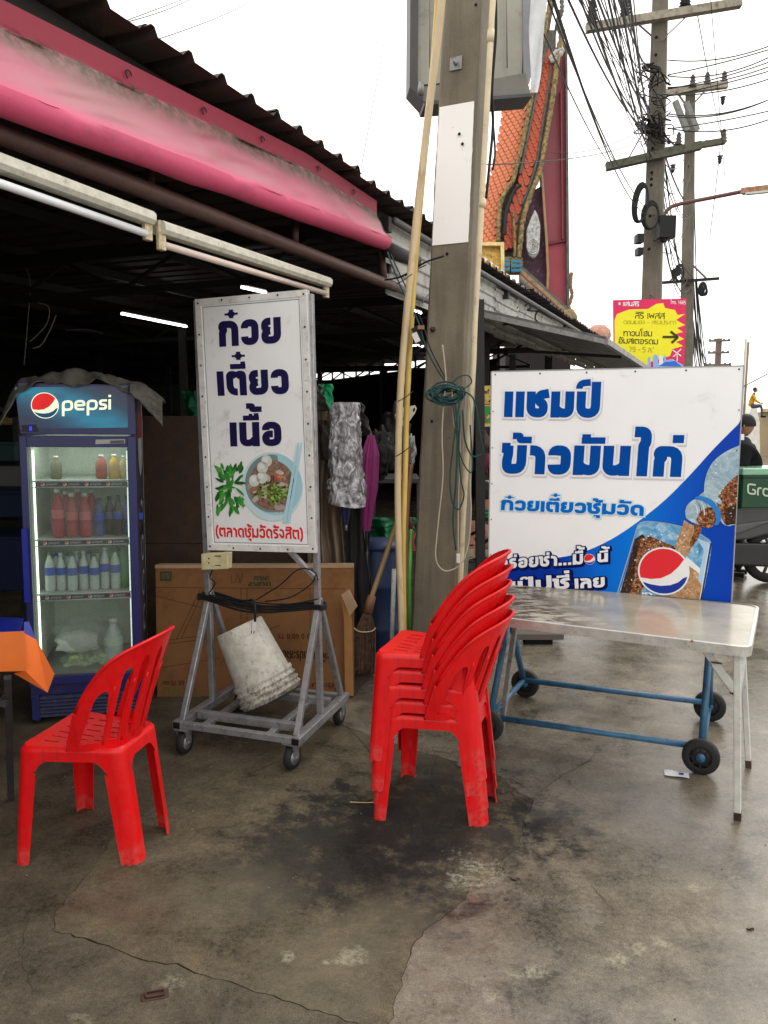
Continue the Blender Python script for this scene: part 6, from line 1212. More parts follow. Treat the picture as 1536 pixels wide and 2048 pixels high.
BL1 = flat('letter_blue', (.0, .065, .34), .4, spec=.05); BL2 = flat('letter_blue_light', (.0, .14, .55), .4, spec=.05); WT = flat('letter_white', (.8, .8, .82), .3); NVY = flat('letter_navy', (.003, .008, .09), .4, spec=.05); SHW_ = flat('letter_halo', (.6, .61, .64), .3)
WS = 1.32
for txt_, a, b_, c_, h_, g1_, m1_ in (('แชมป์', (1008, 834), (1199, 836), (1010, 783), .175, .07, BL1), ('ข้าวมันไก่', (1003, 947), (1362, 954), (1006, 890), .175, .07, BL1), ('ก๋วยเตี๋ยวซุ้มวัด', (1002, 1020), (1287, 1032), (1003, 999), .14, .09, BL2)):
    text(bs, SPn, txt_, a, b_, c_, h_, SHW_, off=.0013, grow=g1_ * 1.25, shift=(.01, -.035), name='letter_shadow', gap=.09, ws=WS)
    text(bs, SPn, txt_, a, b_, c_, h_, WT if m1_ is BL1 else flat('letter_ice', (.6, .76, .82), .3), off=.0023, grow=g1_, name='letter_halo', gap=.09, ws=WS)
    text(bs, SPn, txt_, a, b_, c_, h_, m1_, off=.0033, gap=.09, ws=WS)
for txt_, a, b_, c_, h_ in (('อร่อยซ่า...มื้', (998, 1138), (1166, 1128), (998, 1118), .13), ('นี้', (1195, 1125), (1216, 1123), (1195, 1107), .14), ('เป๊ปซี่', (1022, 1184), (1140, 1177), (1021, 1163), .13), ('เลย', (1150, 1177), (1210, 1174), (1149, 1157), .13)):
    for k in range(3): text(bs, SPn, txt_, a, b_, c_, h_, NVY, off=.0013 + .0007 * k, grow=.1, shift=(.05 * (2 - k), -.1 * (2 - k)), name='letter_shadow', gap=.12, ws=1.2)
    text(bs, SPn, txt_, a, b_, c_, h_, WT, off=.0043, gap=.12, ws=1.2)
ug, vg = SPn.uv(1179, 1118); globe_uv(bs, SPn, ug, vg, .026, .0045)
# glass and bottle picture
def dc_(pts, mat, off, name='picture_piece'): 
    uvs = [SPn.uv(*p) for p in pts]; uvs = [(min(u_, us1 - .001), max(v_, sz0 + .001)) for u_, v_ in uvs]; o = decal(bs, SPn, uvs, mat, off, name, True); return o
def smooth2(pts, k=5): return [(p.x, p.y) for p in smoothpts([(a, b_, 0) for a, b_ in pts], k)]
def picmat(name, stops, scale, dist=1.5, rough=.25):
    m, t, b = newmat(name); c = coords(t); v = tex(t, 'noise', scale, 8, .8, c, dist); cc = ramp(t, v.outputs['Fac'], stops); t.links.new(cc, b.inputs['Base Color']); b.inputs['Roughness'].default_value = rough; b.inputs['Specular IOR Level'].default_value = .15; return m
ICE = picmat('pic_ice', [(.35, (.05, .2, .42)), (.5, (.15, .38, .6)), (.65, (.5, .65, .75))], 14)
COLA = picmat('pic_cola', [(.36, (.02, .008, .004)), (.46, (.1, .03, .012)), (.53, (.3, .11, .04)), (.6, (.55, .32, .18)), (.68, (.8, .7, .55))], 75, .4)
COLD = picmat('pic_cola_dark', [(.3, (.012, .008, .006)), (.55, (.05, .022, .012)), (.66, (.3, .18, .1))], 70, .5)
AMB = picmat('pic_amber', [(.3, (.2, .08, .03)), (.5, (.45, .25, .12)), (.7, (.8, .66, .45))], 48, .8)
PLG = picmat('pic_clearglass', [(.3, (.14, .25, .32)), (.5, (.32, .45, .52)), (.7, (.65, .72, .75))], 9)
WHP = flat('pic_white', (.75, .78, .8), .3); GRY = flat('pic_grey', (.3, .38, .42), .3)
dc_(smooth2([(1276, 1052), (1282, 1045), (1300, 1043), (1340, 1047), (1385, 1060), (1412, 1074), (1422, 1085), (1421, 1110), (1412, 1160), (1400, 1215), (1396, 1240), (1225, 1240), (1240, 1180), (1258, 1120), (1272, 1070)]), ICE, .0016)
dc_([(1270, 1078), (1285, 1068), (1300, 1085), (1296, 1130), (1262, 1190), (1240, 1240), (1226, 1238), (1242, 1180)], COLD, .0019); dc_([(1280, 1078), (1300, 1072), (1330, 1085), (1352, 1094), (1345, 1120), (1290, 1170), (1262, 1240), (1240, 1240), (1262, 1180)], COLA, .0022)
dc_([(1376, 1118), (1400, 1135), (1409, 1150), (1396, 1240), (1300, 1240), (1330, 1190), (1370, 1160)], AMB, .0022); dc_([(1372, 1112), (1384, 1122), (1408, 1144), (1410, 1158), (1390, 1140), (1372, 1128)], WHP, .0025)
dc_([(1392, 1075), (1418, 1086), (1417, 1100), (1404, 1170), (1396, 1160), (1408, 1100)], flat('pic_pale', (.4, .58, .75), .3), .0026)
for a, b_, w_, mt in (((1276, 1050), (1225, 1235), 1.2, GRY), ((1422, 1086), (1397, 1232), 1.6, flat('pic_edge', (.01, .03, .1), .3)), ((1419, 1088), (1394, 1232), .8, WHP)):
    a2, b2 = a, b_; dx, dy = b_[0] - a[0], b_[1] - a[1]; L_ = math.hypot(dx, dy); nx, ny = -dy / L_ * w_, dx / L_ * w_; dc_([(a[0] + nx, a[1] + ny), (b_[0] + nx, b_[1] + ny), (b_[0] - nx, b_[1] - ny), (a[0] - nx, a[1] - ny)], mt, .0029)
rimp = smooth2([(1275, 1052), (1282, 1044), (1300, 1042), (1345, 1048), (1390, 1061), (1420, 1082)]); dc_(rimp + [(x, y + 1.8) for x, y in rimp[::-1]], GRY, .003)
dc_(smooth2([(1368, 1040), (1385, 1050), (1402, 1054), (1398, 1072), (1385, 1092), (1372, 1112), (1352, 1098), (1356, 1075), (1364, 1056)]), AMB, .0032); dc_(smooth2([(1388, 1048), (1402, 1052), (1397, 1074), (1382, 1096), (1380, 1084), (1388, 1066)]), COLA, .0034)
dc_(smooth2([(1408, 985), (1411, 955), (1425, 925), (1452, 903), (1488, 888), (1530, 880), (1530, 1062), (1475, 1050), (1455, 1052), (1440, 1040), (1420, 1000)]), PLG, .0032)
dc_(smooth2([(1432, 1000), (1452, 970), (1484, 945), (1530, 930), (1530, 1056), (1470, 1048), (1452, 1050), (1440, 1030)]), COLA, .0036); dc_([(1448, 1018), (1484, 1008), (1530, 1000), (1530, 1054), (1472, 1048), (1452, 1050)], COLD, .0038)
dc_(smooth2([(1396, 993), (1408, 984), (1426, 986), (1442, 1000), (1440, 1008), (1420, 998), (1400, 998)]), PLG, .0040)
dc_(smooth2([(1370, 1022), (1376, 1008), (1390, 998), (1406, 996), (1424, 1006), (1434, 1026), (1430, 1046), (1418, 1056), (1400, 1050), (1384, 1044), (1372, 1036)]), PLG, .0042); dc_(smooth2([(1392, 1040), (1402, 1022), (1420, 1014), (1432, 1024), (1430, 1046), (1418, 1056), (1402, 1052)]), COLA, .0045)
CAPB = flat('pic_capblue', (.02, .2, .6), .3); c1_ = smooth2([(1390, 994), (1404, 992), (1424, 1000), (1438, 1018), (1442, 1036), (1436, 1050)]); c2_ = smooth2([(1428, 1050), (1432, 1036), (1426, 1018), (1412, 1006), (1400, 1000), (1392, 1000)]); dc_(c1_ + c2_, CAPB, .0048)
for k in range(4): a = smooth2([(1384 + k * 7, 1003 - k), (1392 + k * 7, 1012), (1394 + k * 7, 1026 + k * 2)]); dc_(a + [(x + 1.6, y + .6) for x, y in a[::-1]], (WHP, COLD)[k % 2], .005)
rg = random.Random(21)
for i in range(60):
    x, y = rg.choice([(rg.uniform(1415, 1482), rg.uniform(905, 1045)), (rg.uniform(1285, 1380), rg.uniform(1060, 1110)), (rg.uniform(1260, 1400), rg.uniform(1100, 1200))]); dc_(ell(x, y, rg.uniform(.6, 2.2), rg.uniform(.6, 1.9), 8), (WHP, PLG, WHP)[i % 3], .0052 + .00002 * i, 'picture_bubble')
ug, vg = SPn.uv(1327, 1142); rg_ = abs(SPn.uv(1376, 1142)[0] - ug); globe_uv(bs, SPn, ug, vg, rg_, .0066)
text(bs, SPn, 'ชา', (1284, 1192), (1304, 1193), (1284, 1184), .12, WT, off=.0068)
for i in range(6): screw(SPn, us0 + .02 + (us1 - us0 - .04) * i / 5, sz1 - .015, bs, 0.001, .0045)
for i in range(1, 7): screw(SPn, us0 + .012, sz1 - .015 - i * .19, bs, .001, .0035); screw(SPn, us1 - .012, sz1 - .015 - i * .19, bs, .007, .0035)
# cart
BLU = M('blue_paint_tube', (.035, .13, .24), .4, dirt=(.02, .05, .08), dirt_amt=.35, scale=10, bump=.1)
wF, wB = G(1400, 1547), G(1418, 1441); lB = G(1050, 1393); lF = lB - (wB - wF)
ctt = thing('sign_cart', (wF + lB) / 2, 'blue tube frame cart with black wheels that carries the big sign', 'cart'); hz = .082
def wheel(p, s):
    c = p + UP * hz; wd = (wB - wF).normalized(); nl = cx_ if s > 0 else -cx_; side_ = -cyd if s else cyd
    ax_ = (wF - wB).normalized(); mb = MB(); mb.lathe([(hz * .6, -.018), (hz * .93, -.02), (hz, -.012), (hz, .012), (hz * .93, .02), (hz * .6, .018)], c, ax_, 30, cap=False); w_ = mb.build('wheel', RUB, ctt)
    mb = MB(); mb.lathe([(.001, -.012), (hz * .62, -.012), (hz * .62, .012), (hz * .3, .014), (.001, .014)], c, ax_, 24, cap=False); mb.build('rim', flat('black_plastic', (.02, .02, .022), .4), w_)
    for k in range(8): d = (ax_.cross(UP)).normalized(); u2 = UP; q = d * math.cos(k * .785) + u2 * math.sin(k * .785); mb = MB(); mb.bar(c + ax_ * .014 + q * hz * .25, c + ax_ * .014 + q * hz * .58, .007, .006); mb.build('spoke', flat('black_plastic', (.02, .02, .022), .4), w_)
    mb = MB(); mb.lathe([(.02, -.026), (.02, .026)], c, ax_, 14); mb.lathe([(.009, .026), (.008, .03)], c, ax_, 8); mb.build('hub', BLU, w_)
for p in (wF, wB, lB, lF): wheel(p, 1)
TBR = .0155
def tb_(n_, a, b_, r_=TBR): mb = MB(); mb.tube([a, b_], r_, 12); return mb.build(n_, BLU, ctt)
iF, iB, jF, jB = wF + UP * hz + (wB - wF).normalized() * .04, wB + UP * hz - (wB - wF).normalized() * .04, lF + UP * hz + (wB - wF).normalized() * .04, lB + UP * hz - (wB - wF).normalized() * .04
iF.z = iB.z = jF.z = jB.z = hz + .03
tb_('long_rail', iF, jF); tb_('long_rail', iB, jB); tb_('axle_rail', iF - UP * .03 - (wB - wF).normalized() * .03, iB - UP * .03 + (wB - wF).normalized() * .03, .011); tb_('axle_rail', jF, jB)
apR = iF.lerp(iB, .5) + UP * .46; apL = jF.lerp(jB, .5) + UP * .46
for a, b_ in ((iF, apR), (iB, apR), (jF, apL), (jB, apL)): tb_('upright', a, b_, .017)
for ap, uu_ in ((apR, us1 - .13), (apL, us0 + .1)): tb_('mast', ap, SPn.at(uu_, sz1 - .1, -.045), .016); 
tb_('cross_tube', SPn.at(us0 + .05, sz0 + .08, -.05), SPn.at(us1 - .05, sz0 + .08, -.05), .014)

# ================================================================== FAR: LINE OF UTILITY POLES
def far_pole(px_b, px_t, yb, yt, Yd, w0, w1, label):
    b_ = P(px_b, yb, Yd); b_ = Vector((b_.x, b_.y, 0)); t_p = P(px_t, yt, Yd); ax_ = (t_p - b_); root = thing('utility_pole', b_, label, 'utility pole')
    mb = MB(); mb.bar(b_, t_p, w0, w0 * .8, w1, w1 * .8, up=SU, bev=.02); mb.build('shaft', conc('pole_concrete_far', (.15, .135, .10), 2), root); return root, b_, t_p
FRB = M('fibre_arm', (.3, .27, .21), .7, dirt=(.12, .1, .07), scale=4); GRN = M('mossy_arm', (.10, .105, .075), .8, dirt=(.05, .05, .03), scale=5); INS = M('insulator_brown', (.045, .02, .018), .35, bump=0); INB = flat('insulator_black', (.012, .012, .014), .4)
def arm(root, a, b_, w_, mat, Yd): mb = MB(); mb.bar(P(*a, Yd), P(*b_, Yd - .25), w_, w_ * .9); return mb.build('crossarm', mat, root)
def insul(root, x, y, Yd, h, r, mat, n=6):
    p = P(x, y, Yd); prof = []
    for i in range(n): prof += [(r * (1 - .45 * i / n), h * i / n), (r * .55 * (1 - .3 * i / n), h * (i + .55) / n)]
    mb = MB(); mb.lathe(prof + [(r * .3, h)], p, UP, 12); mb.build('insulator', mat, root)
r2, b2, t2 = far_pole(1292, 1323, 1000, -80, 15.2, .42, .26, 'tall concrete utility pole behind the yellow sign with two crossarms')
arm(r2, (1172, 57), (1482, 6), .15, FRB, 15.1); arm(r2, (1212, 334), (1402, 291), .15, GRN, 15.1)
for x, y, h in ((1184, 47, .42), (1250, 34, .36), (1370, 12, .36)): insul(r2, x, y, 15.05, h, .11, INB)
for a, b_ in (((1306, 74), (1276, 48)), ((1322, 82), (1378, 28)), ((1290, 258), (1254, 322)), ((1320, 262), (1365, 306))): mb = MB(); mb.bar(P(*a, 15), P(*b_, 15), .035, .02); mb.build('arm_brace', M('brace_rust', (.14, .09, .08), .6), r2)
for y in (75, 110, 272, 297, 345, 358, 370, 432, 498): mb = MB(); q = P(1302 + (300 - y) * .035 + 3, y, 15.2 - .21); mb.lathe([(.03, 0), (.03, .006)], q, Vector((-.4, -.9, 0)), 8); mb.build('bolt_hole', DARK, r2)
r3, b3, t3 = far_pole(1366, 1381, 1000, 175, 27, .5, .3, 'second distant concrete utility pole with three dark crossarms')
arm(r3, (1332, 186), (1455, 170), .2, FRB, 26.8); arm(r3, (1330, 302), (1450, 282), .2, GRN, 26.8); arm(r3, (1318, 566), (1438, 557), .1, INB, 26.8)
for x, y in ((1385, 175), (1414, 170), (1448, 168), (1357, 290), (1447, 283)): insul(r3, x, y, 26.6, .4, .13, INS, 4)
for x, y in ((1446, 194), (1440, 312), (1346, 330)): insul(r3, x, y, 26.6, -.25, .1, INB, 3)
for a, b_ in (((1350, 202), (1374, 262)), ((1372, 205), (1394, 262))): mb = MB(); mb.bar(P(*a, 26.4), P(*b_, 26.4), .16, .16); mb.build('fuse_cutout', M('grey_fuse', (.16, .17, .15), .5), r3)
for a, b_ in (((1380, 215), (1412, 180)), ((1372, 210), (1352, 182)), ((1370, 530), (1340, 562)), ((1385, 530), (1412, 556))): mb = MB(); mb.bar(P(*a, 26.6), P(*b_, 26.6), .05); mb.build('arm_brace', M('brace_rust', (.14, .09, .08)), r3)
r4 = thing('utility_pole', Vector((P(1436, 800, 70).x, 70, 0)), 'tiny far utility pole with three crossarms above the sign edge', 'utility pole'); mb = MB(); q = P(1438, 677, 70); mb.bar((q.x, q.y, 0), q, .4); mb.build('shaft', M('far_pole_brown', (.16, .11, .09), .8), r4)
for y, x0, x1 in ((682, 1418, 1460), (706, 1416, 1458), (730, 1408, 1462)):
    mb = MB(); mb.bar(P(x0, y, 69.8), P(x1, y - 1, 69.8), .16); mb.build('crossarm', M('far_pole_brown', (.16, .11, .09)), r4)
    for x in (x0 + 2, x0 + 12, x1 - 12, x1 - 2): mb = MB(); mb.bar(P(x, y, 69.7), P(x, y - 5, 69.7), .12); mb.build('insulator', M('far_pole_brown', (.16, .11, .09)), r4)
# boxes and coils on pole two
for k, (x, y, Yd, rx, ry, n_, par) in enumerate(((1280, 405, 14.8, 14, 40, 5, r2), (1300, 430, 14.8, 16, 28, 4, r2), (1328, 462, 14.8, 7, 22, 6, r2), (1358, 545, 26.5, 9, 17, 3, r3), (1405, 578, 26.5, 8, 14, 7, r3), (1303, 137 + 0, 14.85, 18, 6, 3, r2))):
    mb = MB()
    for i in range(n_): mb.tube([P(a, b_, Yd - .01 * i) for a, b_ in ell(x + i * 1.1, y + i, rx - i * .8, ry - i * 1.2, 20, R(8))], .022, 5, closed=True)
    stuff(mb.build('cable_coil', BC, par))
for x, y, s_ in ((1278, 398 + 80, .12), (1278, 504, .1), (1332, 455, .3), (1352, 545, .1)): mb = MB(); mb.box(P(x, y, 14.8), (s_, .2, s_ * 1.3)); mb.build('junction_box', BC, r2)
# tangled cable bunch on pole 2 (a knot of ties nobody could count)
rg = random.Random(33); mb = MB()
for i in range(46):
    y0 = rg.choice([140, 150, 190, 232, 240, 250, 262]); x0 = 1303 + rg.uniform(-18, 22); pts = [P(x0, y0 + rg.uniform(-8, 10), 14.9)]
    for j in range(3): pts.append(P(x0 + rg.uniform(-26, 26), y0 + rg.uniform(-18, 34), 14.9 + rg.uniform(-.2, .1)))
    mb.tube(smoothpts(pts, 4), .012, 4)
stuff(mb.build('tie_tangle', BC, r2))
# street lamp arm
sl = thing('street_lamp', P(1322, 470, 15), 'street lamp on a curved reddish arm from the tall pole', 'street lamp'); mb = MB(); mb.tube(smoothpts([P(1322, 470, 14.9), P(1325, 440, 14.85), P(1337, 418, 14.8), (P(1360, 408, 14.7)), P(1420, 396, 14.4), P(1485, 383, 14)]), .035, 8); mb.build('arm', M('red_brown_arm', (.14, .06, .055), .5), sl)
mb = MB(); mb.bar(P(1484, 383, 14), P(1600, 370, 13.4), .16, .09); mb.build('lamp_head', M('rusty_lamp', (.3, .13, .05), .6, dirt=(.5, .45, .4), scale=8), sl); mb = MB(); mb.bar(P(1492, 388, 13.9), P(1600, 377, 13.4), .10, .03); mb.build('lens', flat('lamp_lens', (.6, .6, .56)), sl)
# overhead cables
WG = 'overhead cables strung between the utility poles'; CAB = flat('overhead_cable', (.02, .02, .022), .6)
def wire(a, b_, sag, r_, label, grp=True, n=16):
    mb = MB(); mb.tube(catenary(a, b_, sag, n), r_, 4); o = mb.build('overhead_cable', CAB); tag(o, label, 'cable', WG if grp else None)
rg = random.Random(17)
L1 = 'thin black overhead cable running steeply from the top of the photo to the tall pole'
for i in range(24):
    x0 = 1110 + 150 * (i / 24) ** .8 + rg.uniform(-8, 8); y1 = rg.choice([150, 190, 235, 245, 255, 265, 200, 320]) + rg.uniform(-8, 8); Y0 = rg.uniform(5.5, 7.5)
    wire(P(x0, -60, Y0), P(1297 + rg.uniform(-10, 12), y1, 14.95), rg.uniform(.02, .35), (.006 if i % 3 else .011), (L1 if i % 3 else L1.replace('thin', 'thick')))
L2 = 'black cable passing in front of the red temple gable down to the tall pole'
for (x0, y0, Y0, x1, y1, Y1, s) in ((1080, -40, 6, 1290, 415, 14.9, .2), (1092, -40, 6, 1296, 430, 14.9, .35), (1040, -40, 5.5, 1220, 330, 14.9, .1), (1100, -30, 6, 1240, 335, 14.9, .2)): wire(P(x0, y0, Y0), P(x1, y1, Y1), s, .008, L2)
L3 = 'black cable leaving the tall pole level towards the right edge'
for (y0, y1) in ((150, 85), (152, 74), (175, 108), (178, 104), (190, 132), (192, 128), (228, 163), (232, 160), (256, 204), (258, 210), (120, 60)): wire(P(1335, y0, 14.9), P(1640, y1 - (y0 - y1) * .3, 15.2 + rg.uniform(-1, 1)), rg.uniform(.05, .3), .012, L3)
L4 = 'thin cable sloping from the tall pole down to the more distant pole'
for i in range(18):
    y0 = rg.choice([240, 255, 300, 345, 430, 480]); wire(P(1305 + rg.uniform(-4, 22), y0, 15), P(1378 + rg.uniform(-8, 8), rg.choice([300, 330, 420, 560, 575]) + rg.uniform(-10, 10), 26.7), rg.uniform(.1, 1.2), .012, L4)
L5 = 'thin cable running down from the distant pole towards the far end of the road'
for i in range(14): wire(P(1380 + rg.uniform(-8, 14), rg.choice([330, 560, 570, 580, 300]), 26.8), P(1418 + rg.uniform(-16, 16), rg.uniform(735, 800), 60), rg.uniform(.5, 2.5), .022, L5)
for a, b_, s, r_, lab in ((P(237, 48, 3.9), P(420, -25, 7), .03, .0028, 'thin wire rising from the roof edge at the upper left'), (P(245, 44, 3.9), P(395, -12, 7), .0, .0028, 'second thin wire close beside the upper left one'), (P(292, 86, 4.1), P(540, -18, 8), .03, .0028, 'lone thin wire rising from the roof ridge right of the pair'), (P(723, 332, 6), P(788, -30, 8), .02, .003, 'single thin wire hanging steeply in the empty sky left of the bamboo'), (P(1450, 360, 15.6), P(1420, -20, 12), 0, .006, 'thin vertical cable between the lamp arm and the crossarm'), (P(1378, 300, 15), P(1448, 260, 26.6), .0, .008, 'short cable joining the two right crossarms'), (P(1440, 300, 26.6), P(1420, 470, 27), .1, .015, 'cable hanging down from the distant crossarm'), (P(1395, 30, 15), P(1445, 280, 26.6), .1, .01, 'long straight cable from upper crossarm to distant insulator'), (P(1100, 305, 14), P(1290, 255, 15), .15, .006, 'thin barbed looking cable crossing level left of the tall pole'), (P(960, 330, 6), P(1300, 275, 15), .1, .005, 'thin pale wire crossing in front of the temple roof'), (P(1483, 775, 9), P(1560, 735, 11), .0, .008, 'short cable reaching right from the thin masts')): wire(a, b_, s, r_, lab, False)

# ================================================================== PROPERTY SIGN ON POLE 2
q = Plane(P(1300, 700, 14.7), (1, -.12, 0), UP); ys = thing('direction_sign', q.px(1300, 733), 'pink and yellow direction sign with black arrow hung on the tall pole', 'sign'); PNK = flat('sign_pink', (.72, .03, .12)); YLW = flat('sign_yellow', (.85, .78, .03)); INK2 = flat('sign_ink', (.06, .05, .01))
mb = MB(); mb.prism([q.px(*p) for p in ((1228, 770), (1367, 770), (1373, 597), (1226, 600))], q.N, .03); mb.build('panel', PNK, ys)
rg = random.Random(5); yl = [(1234, 628), (1258, 619), (1296, 618), (1312, 608), (1326, 606), (1330, 616), (1350, 620), (1355, 630), (1370, 628), (1352, 640), (1370, 650), (1354, 656), (1366, 664), (1350, 668), (1368, 678), (1352, 684), (1366, 692), (1345, 698), (1340, 712), (1300, 724), (1290, 740), (1230, 764), (1229, 640)]
decal(ys, q, yl, YLW, .002, 'brush_patch')
for txt_, a, b_, c_, h_, m1_ in (('สิริ เพสส', (1270, 637), (1329, 638), (1270, 626), .07, INK2), ('ดอนเมอง - สรงประกา', (1247, 648), (1352, 649), (1247, 641), .05, flat('sign_olive', (.3, .27, .02))), ('ทาวนโฮม', (1247, 672), (1304, 673), (1247, 662), .08, INK2), ('อัมสเตอรดม', (1237, 687), (1316, 689), (1237, 677), .08, INK2), ('79 - 5 ล.*', (1258, 704), (1308, 705), (1258, 695), .06, flat('sign_olive', (.3, .27, .02)))): text(ys, q, txt_, a, b_, c_, h_, m1_, off=.006)
text(ys, q, 'แสนสิริ', (1246, 612), (1278, 613), (1246, 604), .1, flat('print_white', (.78, .78, .78)), off=.006); text(ys, q, 'โทร. 1685', (1341, 608), (1371, 609), (1341, 602), .09, flat('print_white', (.78, .78, .78)), off=.006)
decal(ys, q, [(1237, 605), (1241, 605), (1241, 610), (1237, 610)], flat('print_white', (.78, .78, .78)), .006)
for a, b_ in (((1325, 674), (1354, 674)), ((1341, 663), (1356, 675)), ((1343, 686), (1356, 674))): line(ys, q, a, b_, .045, INK2, .008)
PB = flat('print_lightblue', (.25, .45, .85)); 
for pts, mt, k in (([(1305, 735), (1322, 722), (1345, 718), (1366, 730), (1366, 740), (1305, 742)], PB, .006), ([(1296, 716), (1300, 712), (1302, 740), (1296, 740)], PB, .006), ([(1306, 712), (1311, 708), (1316, 712), (1316, 735), (1306, 735)], PB, .007), ([(1318, 714), (1322, 710), (1326, 714), (1326, 730), (1318, 730)], flat('print_white', (.78, .78, .78)), .007), ([(1328, 712), (1331, 710), (1333, 730), (1327, 730)], PB, .007), ([(1318, 732), (1330, 724), (1350, 722), (1364, 734)], flat('print_blue3', (.05, .15, .6)), .0075)): decal(ys, q, pts, mt, k)
for a, b_ in (((1345, 700), (1362, 712)), ((1362, 698), (1346, 714)), ((1354, 706), (1354, 722))): line(ys, q, a, b_, .02, flat('print_white', (.78, .78, .78)), .008)
mb = MB(); mb.tube([q.px(1300, 598, .0), P(1300, 590, 15), q.px(1310, 598)], .008, 5); mb.build('hanging_wire', BC, ys)

# ================================================================== BILLBOARD BOX BEHIND THE POLE TOP
bb = thing('billboard_box', P(940, 200, 5.0), 'beige metal sign box seen from below behind the top of the pole', 'sign box'); BG = M('box_beige', (.36, .35, .29), .5, dirt=(.22, .2, .16), dirt_amt=.2, scale=3); BD = M('box_dark', (.07, .07, .07), .5, bump=.05)
bw = Plane(P(940, 200, 5.1), (1, .1, 0), UP)
def pan(pts, mat, off, th, name): mb = MB(); mb.prism([bw.px(x, y, off) for x, y in pts], bw.N, th); return mb.build(name, mat, bb, bevel=.002)
pan([(835, -80), (835, 170), (985, 158), (985, -80)], BG, .0, .16, 'back_panel'); pan([(985, -80), (985, 158), (1044, 152), (1052, -80)], BG, .0, .16, 'back_panel'); 
pan([(820, -80), (818, 178), (845, 208), (845, 172), (834, 168), (836, -80)], BD, .03, .18, 'side_frame'); pan([(845, 208), (845, 176), (985, 160), (1050, 148), (1060, 192), (985, 200)], M('box_grey', (.2, .19, .165), .5), .02, .16, 'bottom_bevel')
pan([(848, 214), (845, 206), (1060, 190), (1062, 197)], BD, .03, .2, 'bottom_edge'); pan([(1044, -80), (1046, 150), (1054, 170), (1064, 150), (1064, -80)], M('box_side', (.3, .3, .33), .4), .01, .12, 'side_panel')
pan([(963, -80), (961, 110), (970, 118), (974, -80)], BD, .06, .02, 'dark_strip')
mb = MB(); mb.grid(lambda a, b: P(1060 + 34 * a - 22 * a * b * b * .9 + 2 * math.sin(b * 9), -60 + 245 * b, 5.0 + .02 * math.sin(a * 6 + b * 7)), 8, 20); mb.build('torn_banner', M('banner_white', (.7, .72, .74), .5, bump=.1), bb, solid=.002)
for x in (1070, 858): mb = MB(); mb.tube([bw.px(x if x < 900 else 1010, -60, .03), bw.px(x if x < 900 else 1012, 140, .03)], .004, 6); mb.build('seam_rod', M('box_grey', (.2, .19, .165)), bb)
mb = MB(); mb.lathe([(.02, 0), (.02, .05), (.012, .08)], P(842, 190, 4.95), Vector((0, 0, 1)), 8); mb.build('hinge', STEEL, bb)

# ================================================================== TEMPLE
TY = 28.0; tm = thing('temple_roof', P(1060, 640, TY), 'steep Thai temple gable with orange tiles, gold bargeboards and red soffit', 'temple'); tN = Vector((-.1, -1, 0)).normalized()
def tpoly(name, pts, mat, Yd, th, bev=0): mb = MB(); mb.prism([P(x, y, Yd) for x, y in pts], tN, th); return mb.build(name, mat, tm, bevel=bev)
REDW = M('temple_red', (.24, .04, .055), .6, dirt=(.25, .09, .1), dirt_amt=.35, scale=.5, stretch=(1, 1, .4), bump=.05); RED2 = M('temple_red_light', (.34, .045, .065), .6, dirt=(.35, .1, .12), scale=.6); MAR = M('temple_maroon', (.07, .025, .045), .7, dirt=(.25, .2, .22), dirt_amt=.25, scale=3); GLD = M('temple_gold', (.4, .28, .1), .55, .2, dirt=(.07, .055, .03), dirt_amt=.75, scale=5, bump=.8, bscale=6); GRY2 = M('temple_grey', (.13, .125, .11), .8, dirt=(.06, .06, .05), scale=2); 
tpoly('soffit', [(1125, 60), (1131, 100), (1133, 330), (1135, 478), (1092, 484), (1084, 420), (1082, 350), (1092, 274), (1104, 200), (1116, 120)], REDW, TY + .3, .6)
tpoly('soffit_lower', [(1093, 486), (1135, 480), (1137, 560), (1135, 642), (1095, 600), (1098, 540)], RED2, TY + .32, .6); tpoly('soffit_edge', [(1091, 484), (1134, 477), (1134, 482), (1092, 490)], M('edge_darkred', (.16, .02, .03), .7), TY + .2, .3)
tpoly('soffit_board', [(1131, 90), (1135, 90), (1139, 560), (1138, 645), (1134, 640)], GRY2, TY + .1, .4); tpoly('soffit_rib', [(1121, 180), (1124, 180), (1127, 478), (1124, 478)], M('rib_red', (.2, .02, .03), .6), TY + .1, .3)
tpoly('soffit_trim', [(1082, 345), (1086, 345), (1096, 480), (1099, 545), (1096, 600), (1092, 598), (1094, 545), (1091, 484)], M('trim_tan', (.36, .22, .12), .7), TY + .1, .4)
tpoly('gable_wall', [(1068, 380), (1083, 372), (1091, 484), (1094, 545), (1096, 602), (1048, 555), (1045, 520), (1050, 450)], MAR, TY + .4, .5)
tpoly('roof_backing', [(1095, 60), (1112, 60), (1112, 130), (1092, 274), (1082, 350), (1062, 400), (1050, 460), (1045, 520), (985, 520), (985, 480), (1010, 380), (1045, 240), (1075, 120)], GRY2, TY + .45, .2)
TIL = M('roof_tile_orange', (.62, .15, .055), .5, dirt=(.75, .32, .17), dirt_amt=.5, scale=2.2, var=.25, bump=.1); TIL2 = M('roof_tile_dark', (.5, .075, .02), .45, dirt=(.25, .03, .01), dirt_amt=.4, scale=2.2, var=.25, bump=.1); UND = M('tile_shadow_gap', (.12, .02, .01), .8)
def interp(tab, y):
    for i in range(len(tab) - 1):
        if tab[i][0] <= y <= tab[i + 1][0]: k = (y - tab[i][0]) / (tab[i + 1][0] - tab[i][0]); return tab[i][1] + (tab[i + 1][1] - tab[i][1]) * k
    return tab[0][1] if y < tab[0][0] else tab[-1][1]
